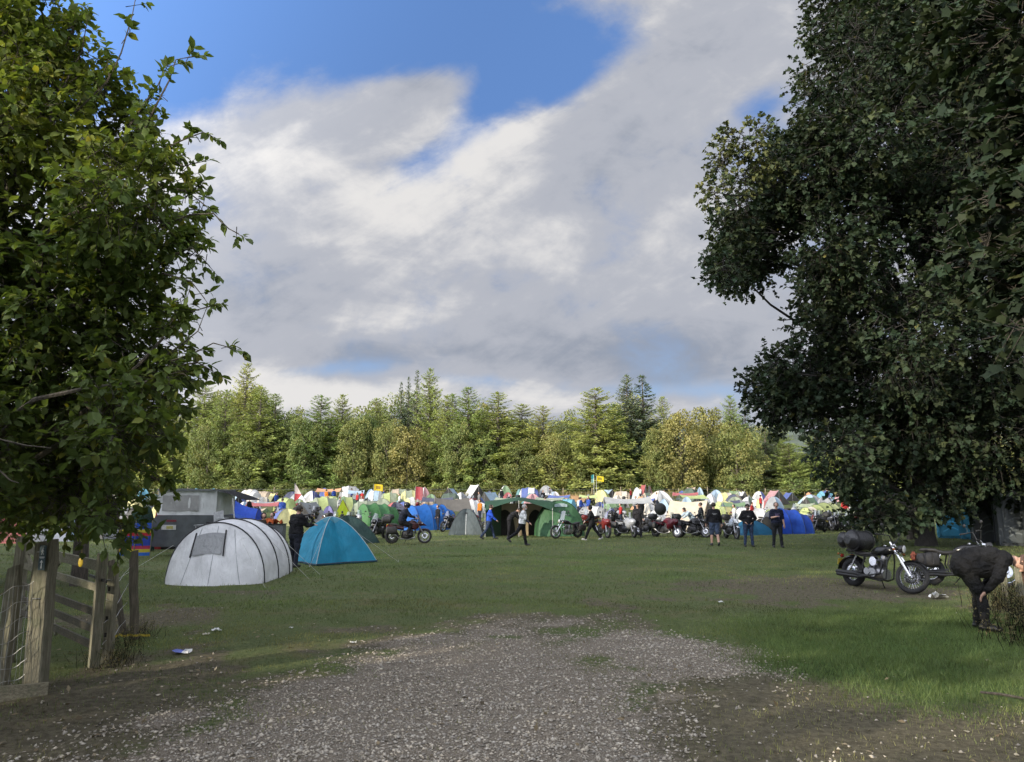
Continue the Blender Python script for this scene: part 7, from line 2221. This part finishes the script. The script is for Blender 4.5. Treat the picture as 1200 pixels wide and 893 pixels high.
listed = [(293, 573, 28, 'T', 'white', 'cream'), (341, 576, 22, 'D', 'blue', 'navy'), (333, 583, 28, 'T', 'lime'), (350, 585, 18, 'D', 'lime', 'green'), (319, 578, 12, 'R', 'yellow'), (299, 588, 16, 'D', 'pale blue', 'white'), (361, 591, 20, 'D', 'red', 'navy'), (375, 590, 16, 'D', 'red'), (385, 593, 18, 'D', 'purple'),
          (385, 572, 28, 'S', 'tan', 'orange'), (410, 569, 26, 'T', 'white', 'grey'), (434, 573, 15, 'D', 'blue', 'pale blue'), (458, 577, 26, 'T', 'lime', 'sage'), (480, 574, 26, 'T', 'yellow', 'sage'), (463, 581, 13, 'D', 'red'), (469, 585, 16, 'D', 'teal', 'green'), (430, 583, 26, 'R', 'teal', 'green'), (497, 571, 14, 'D', 'white', 'pink'), (528, 572, 26, 'R', 'blue', 'pale blue'), (378, 582, 40, 'T', 'sage', 'lime'),
          (556, 568, 24, 'R', 'white', 'sage'), (552, 584, 16, 'D', 'pink', 'white'), (573, 575, 13, 'D', 'navy', 'teal'), (592, 569, 20, 'D', 'white', 'green'), (595, 577, 18, 'D', 'red'), (621, 571, 26, 'T', 'blue', 'white'), (609, 573, 10, 'D', 'teal'), (640, 569, 20, 'D', 'white', 'grey'), (563, 583, 16, 'R', 'pale blue', 'blue'), (705, 574, 27, 'D', 'yellow', 'lime'), (703, 588, 16, 'D', 'blue', 'navy'), (685, 590, 15, 'D', 'pale blue', 'blue'),
          (730, 575, 22, 'T', 'tan', 'cream'), (747, 571, 16, 'D', 'green', 'white'), (755, 568, 10, 'R', 'red'), (762, 569, 10, 'R', 'red', 'pink'), (774, 575, 32, 'D', 'white', 'cream'), (762, 581, 14, 'R', 'blue'), (718, 596, 22, 'D', 'purple', 'blue'), (800, 575, 15, 'D', 'purple', 'blue'), (811, 571, 13, 'R', 'tan', 'pink'), (821, 571, 13, 'D', 'pale blue'), (840, 574, 24, 'D', 'pale blue', 'white'), (861, 575, 15, 'R', 'green', 'lime'), (867, 576, 12, 'D', 'sage', 'white'), (848, 587, 32, 'T', 'lime', 'yellow'), (878, 582, 24, 'D', 'white', 'dark green'), (890, 585, 20, 'T', 'white', 'yellow'),
          (907, 576, 16, 'D', 'orange', 'yellow'), (926, 577, 18, 'R', 'blue', 'turquoise'), (949, 577, 14, 'D', 'red', 'orange'), (968, 575, 22, 'T', 'turquoise', 'blue'), (990, 567, 12, 'D', 'teal', 'red'), (947, 583, 20, 'R', 'cream', 'white'), (993, 588, 17, 'T', 'lime', 'white'), (1000, 583, 14, 'D', 'blue'), (183, 592, 14, 'D', 'yellow'), (760, 590, 26, 'D', 'cream', 'white'), (505, 579, 18, 'D', 'green', 'white'), (540, 577, 16, 'D', 'grey', 'white'), (660, 585, 22, 'D', 'blue', 'white'), (650, 576, 14, 'D', 'white', 'pale blue'), (985, 578, 14, 'D', 'pink', 'red'), (270, 577, 14, 'D', 'grey', 'white'), (308, 582, 16, 'T', 'grey', 'cream'), (286, 588, 18, 'D', 'white', 'pale blue')]
for t in listed: far_tent(*t)
pal = ['white', 'blue', 'lime', 'green', 'grey', 'pale blue', 'red', 'sage', 'teal', 'cream', 'orange', 'yellow', 'purple', 'tan', 'turquoise', 'dark green', 'navy', 'pink']
pw = np.array([24, 12, 7, 11, 14, 12, 4, 11, 4, 11, 2.5, 3.5, 2, 7, 3, 8, 4, 1.5]); pw = pw / pw.sum()
for D in (103.5, 98, 92, 86, 80, 74, 68, 62, 57):
    x = -D * .72
    while x < D * .72:
        x += frng2.uniform(3.0, 5.6) * (1.0 if D > 70 else 1.3)
        px = CX + x / D * FPX
        wpx = frng2.uniform(1.7, 3.1) * FPX / D
        if any(abs(px - f[4]) < 11 and abs(D - f[5]) < 5 for f in FAR): continue
        if 655 < px < 695 and D > 90: continue
        if D < 66 and (410 < px < 545 or 715 < px < 760 or 785 < px < 835 or 560 < px < 700): continue
        if px > 1010 and D < 75: continue
        c1 = pal[frng2.choice(len(pal), p=pw)]; c2 = pal[frng2.choice(len(pal), p=pw)] if frng2.random() < .6 else None
        if c2 == c1: c2 = None
        far_tent(px, 0, wpx, 'DDDDTTTRS'[frng2.integers(9)], c1, c2, D + frng2.uniform(-2, 2), frng2.uniform(1.05, 1.7))
# tents nearer the left edge, glimpsed under the gate tree
for px, D, ty, c1, c2 in ((15, 36, 'D', 'red', 'white'), (45, 40, 'T', 'white', 'grey'), (75, 38, 'D', 'pale blue', 'white'), (105, 44, 'D', 'white', 'red'), (130, 40, 'T', 'grey', 'cream'), (-15, 42, 'T', 'cream', 'tan'), (60, 50, 'D', 'red', None), (20, 52, 'T', 'white', None), (120, 55, 'D', 'orange', 'yellow')):
    far_tent(px, 0, 2.9 * FPX / D, ty, c1, c2, D, 1.7)

ZONES = [(180, 'glimpsed under the gate tree'), (262, 'behind the silver trailer'), (325, 'beyond the large white tent'), (400, 'above the turquoise tent'), (460, 'around the green tunnel tent'), (512, 'beyond the motorcycle rider'), (566, 'beyond the grey dome'), (655, 'beyond the dark green awning'), (722, 'beyond the hooded walker'), (790, 'behind the silver motorcycle'), (850, 'behind the man in shorts'), (900, 'behind the man in cap'), (1000, 'right of the navy T-shirt'), (9999, 'under the big sycamore')]
def zone(px): return next(z for m_, z in ZONES if px < m_)
ORD = ['leftmost', 'second from left', 'third from left', 'fourth from left', 'fifth from left', 'sixth from left', 'seventh from left', 'eighth from left']
def name_all(items, group):
    """items: (object, phrase, px, D); labels every one uniquely by look, row and neighbour, then by its order from the left"""
    by = {}
    for o, ph, px, D in items:
        row = 'nearer' if D < 66 else 'middle' if D < 84 else 'rearmost'
        by.setdefault((ph, row, zone(px)), []).append((px, D, o))
    for (ph, row, z), L in by.items():
        L.sort(key=lambda t: t[0])
        for i, (px, D, o) in enumerate(L):
            o['group'] = group
            if len(L) == 1: o['label'] = f'{ph} in the {row} rows, {z}'
            else: o['label'] = f'{"rightmost" if i == len(L) - 1 else ORD[min(i, 7)]} {ph} in the {row} rows, {z}'
name_all([(o, f'{c1}{" and " + c2 if c2 else ""} {WORDT[ty]}', px, D) for o, ty, c1, c2, px, D in FAR], 'tents packed across the field')

# ---------------------------------------------------------------- machines and campers among the tents
items = []
fb = [motorcycle('m', (0, 0, 0), 0, 'adv', (.02, .02, .022), topcase=True, group=None), motorcycle('m', (0, 0, 0), 0, 'cruiser', (.013, .013, .014), group=None), motorcycle('m', (0, 0, 0), 0, 'sport', (.14, .02, .02), group=None), motorcycle('m', (0, 0, 0), 0, 'sport', (.35, .36, .38), group=None)]
FBW = ['black boxy motorcycle', 'black cruiser motorcycle', 'red faired motorcycle', 'silver faired motorcycle']
fused = set()
spots = []
for px in (262, 330, 352, 368, 394, 418, 548, 580, 585, 664, 676, 690, 716, 724, 742, 764, 796, 804, 868, 890, 902, 934, 940, 952, 958, 978, 992, 1004, 1020, 90, 40, 140): spots.append((px, frng2.uniform(48, 62)))
for px in np.linspace(290, 1000, 22): spots.append((px + frng2.uniform(-12, 12), frng2.uniform(64, 96)))
for px, D in spots:
    i = int(frng2.integers(4))
    o = fb[i] if i not in fused else copy_tree(fb[i]); fused.add(i)
    p = onground(px, 600, D); o.location = p; o.rotation_euler = (0, 0, frng2.uniform(-2.6, -.5) if frng2.random() < .75 else frng2.uniform(0, 6.28))
    items.append((o, FBW[i], px, D))
for i in range(4):
    if i not in fused: [bpy.data.objects.remove(c_) for c_ in fb[i].children_recursive]; bpy.data.objects.remove(fb[i])
name_all(items, 'motorcycles standing among the tents')

items = []
tops = [('white', (.5, .5, .49)), ('black', BLK), ('red', (.35, .03, .03)), ('blue', (.03, .07, .30)), ('grey', (.16, .16, .17)), ('orange', (.5, .16, .02))]
protos = []
for nm, c in tops:
    protos.append((nm, person('p', (0, 0, 0), 0, c, DKDENIM, legs=((8, 4, 4), (-8, 6, 4)), arms=((12, 9, 30), (-8, 9, 20)), voxel=.026, fingers=False)))
pused = set()
for k in range(44):
    px = frng2.uniform(275, 1010); D = frng2.uniform(50, 101)
    if 560 < px < 700 and D < 60: D += 15
    i = int(frng2.integers(len(protos))); nm, o = protos[i]
    if i in pused: o = copy_tree(o)
    pused.add(i)
    o.location = onground(px, 600, D); s = frng2.uniform(.92, 1.05); o.scale = (s, s, s); o.rotation_euler = (0, 0, frng2.uniform(0, 6.28))
    items.append((o, f'person in {nm} top standing', px, D))
name_all(items, 'campers standing among the tents')

# ---------------------------------------------------------------- flags, field fence, ploughed strip
def fl(label, px, top, D, w_, hh, c, c2=None, **kw):
    p = onground(px, 600, D); h = at(px, top, D).z - p.z
    return flag(label, p, h, w_, hh, c, c2, **kw)
fl('white and red pennant above the tents left of the tan open tent', 344, 566, 84, .9, 2.3, (.6, .52, .5), (.45, .05, .06), bands='h', tri=True)
fl('yellow flag with a dark device flying over the green tunnel tent', 437, 567, 88, 1.15, .75, (.68, .50, .02), (.30, .20, .02), bands='dot')
fl('red flag drooping beside the yellow-green tunnel tent', 486, 570, 80, .9, 1.4, (.42, .06, .08), (.35, .10, .12), bands='v')
fl('yellow flag with dark marking flying before the bent larch', 699.5, 557.5, 92, .95, .62, (.74, .58, .02), (.25, .20, .02), bands='dot')
fl('narrow teal feather flag beside the yellow flag before the bent larch', 696.5, 556, 92.5, -.32, .95, (.06, .40, .42), (.35, .6, .55), bands='h')
fl('pink and red flag above the teal tent beside the sycamore leaves', 992, 566, 90, 1.0, .9, (.55, .10, .16))
ff_ = thing('wire_fence', 'line of thin posts and wire along the foot of the wood', 'fence', (0, 0, 0))
for px in range(-20, 1240, 34):
    p = onground(px, 600, 105.2)
    mb = MB(); mb.tube([(p.x, p.y, p.z - .1), (p.x + .02, p.y, p.z + 1.45 + .2 * ((px // 34) % 3 == 0))], .07, 6); mb.build('fence_post', pm('pale_stake', (.30, .25, .17), .9), ff_)
for z in (.5, .9, 1.3):
    a_ = onground(-20, 600, 105.2); b_ = onground(1230, 600, 105.2)
    mb = MB(); mb.tube([(a_.x, a_.y, a_.z + z), (b_.x, b_.y, b_.z + z)], .012, 4); mb.build('wire', WIRE, ff_)
es = MB()
xa_, xb_ = at(640, 600, 104).x, at(700, 600, 104).x
rows = [[(xa_ + (xb_ - xa_) * u, 97 + 7.8 * v, g1(0, 97 + 7.8 * v) + .05 + .55 * v * math.sin(math.pi * u) ** .5) for v in np.linspace(0, 1, 5)] for u in np.linspace(0, 1, 12)]
es.grid(rows)
tag(es.build('earth_bank', pm('orange_earth', (.42, .24, .11), .95, 0, .25, .8), None), kind='structure')
# tall dry grass along the wood edge
rg = np.random.default_rng(23)
n = 16000
x = rg.uniform(-78, 84, n); y = rg.uniform(103.5, 108, n)
k = fbm(np.column_stack([x, y]) * .22, 3, 5) > .42
x, y = x[k], y[k]; n = len(x)
z = gz(x, y)
ax = np.column_stack([rg.normal(0, .25, n), rg.normal(0, .25, n), np.ones(n)])
L = rg.uniform(.5, 1.25, n)
vs, fs, k_ = leaves(np.column_stack([x, y, z]), ax, rg.normal(size=(n, 3)), L, .09, 'kite')
tag(fast_mesh('tall_grass', vs, fs, leafmat('dry_grass', (.16, .17, .06), .3, .7, yellow=(.42, .36, .18)), np.repeat(np.column_stack([rg.uniform(.35, .65, n), rg.random(n)]), k_, 0)), 'tall pale dry grass along the foot of the wood', 'grass', kind='stuff')
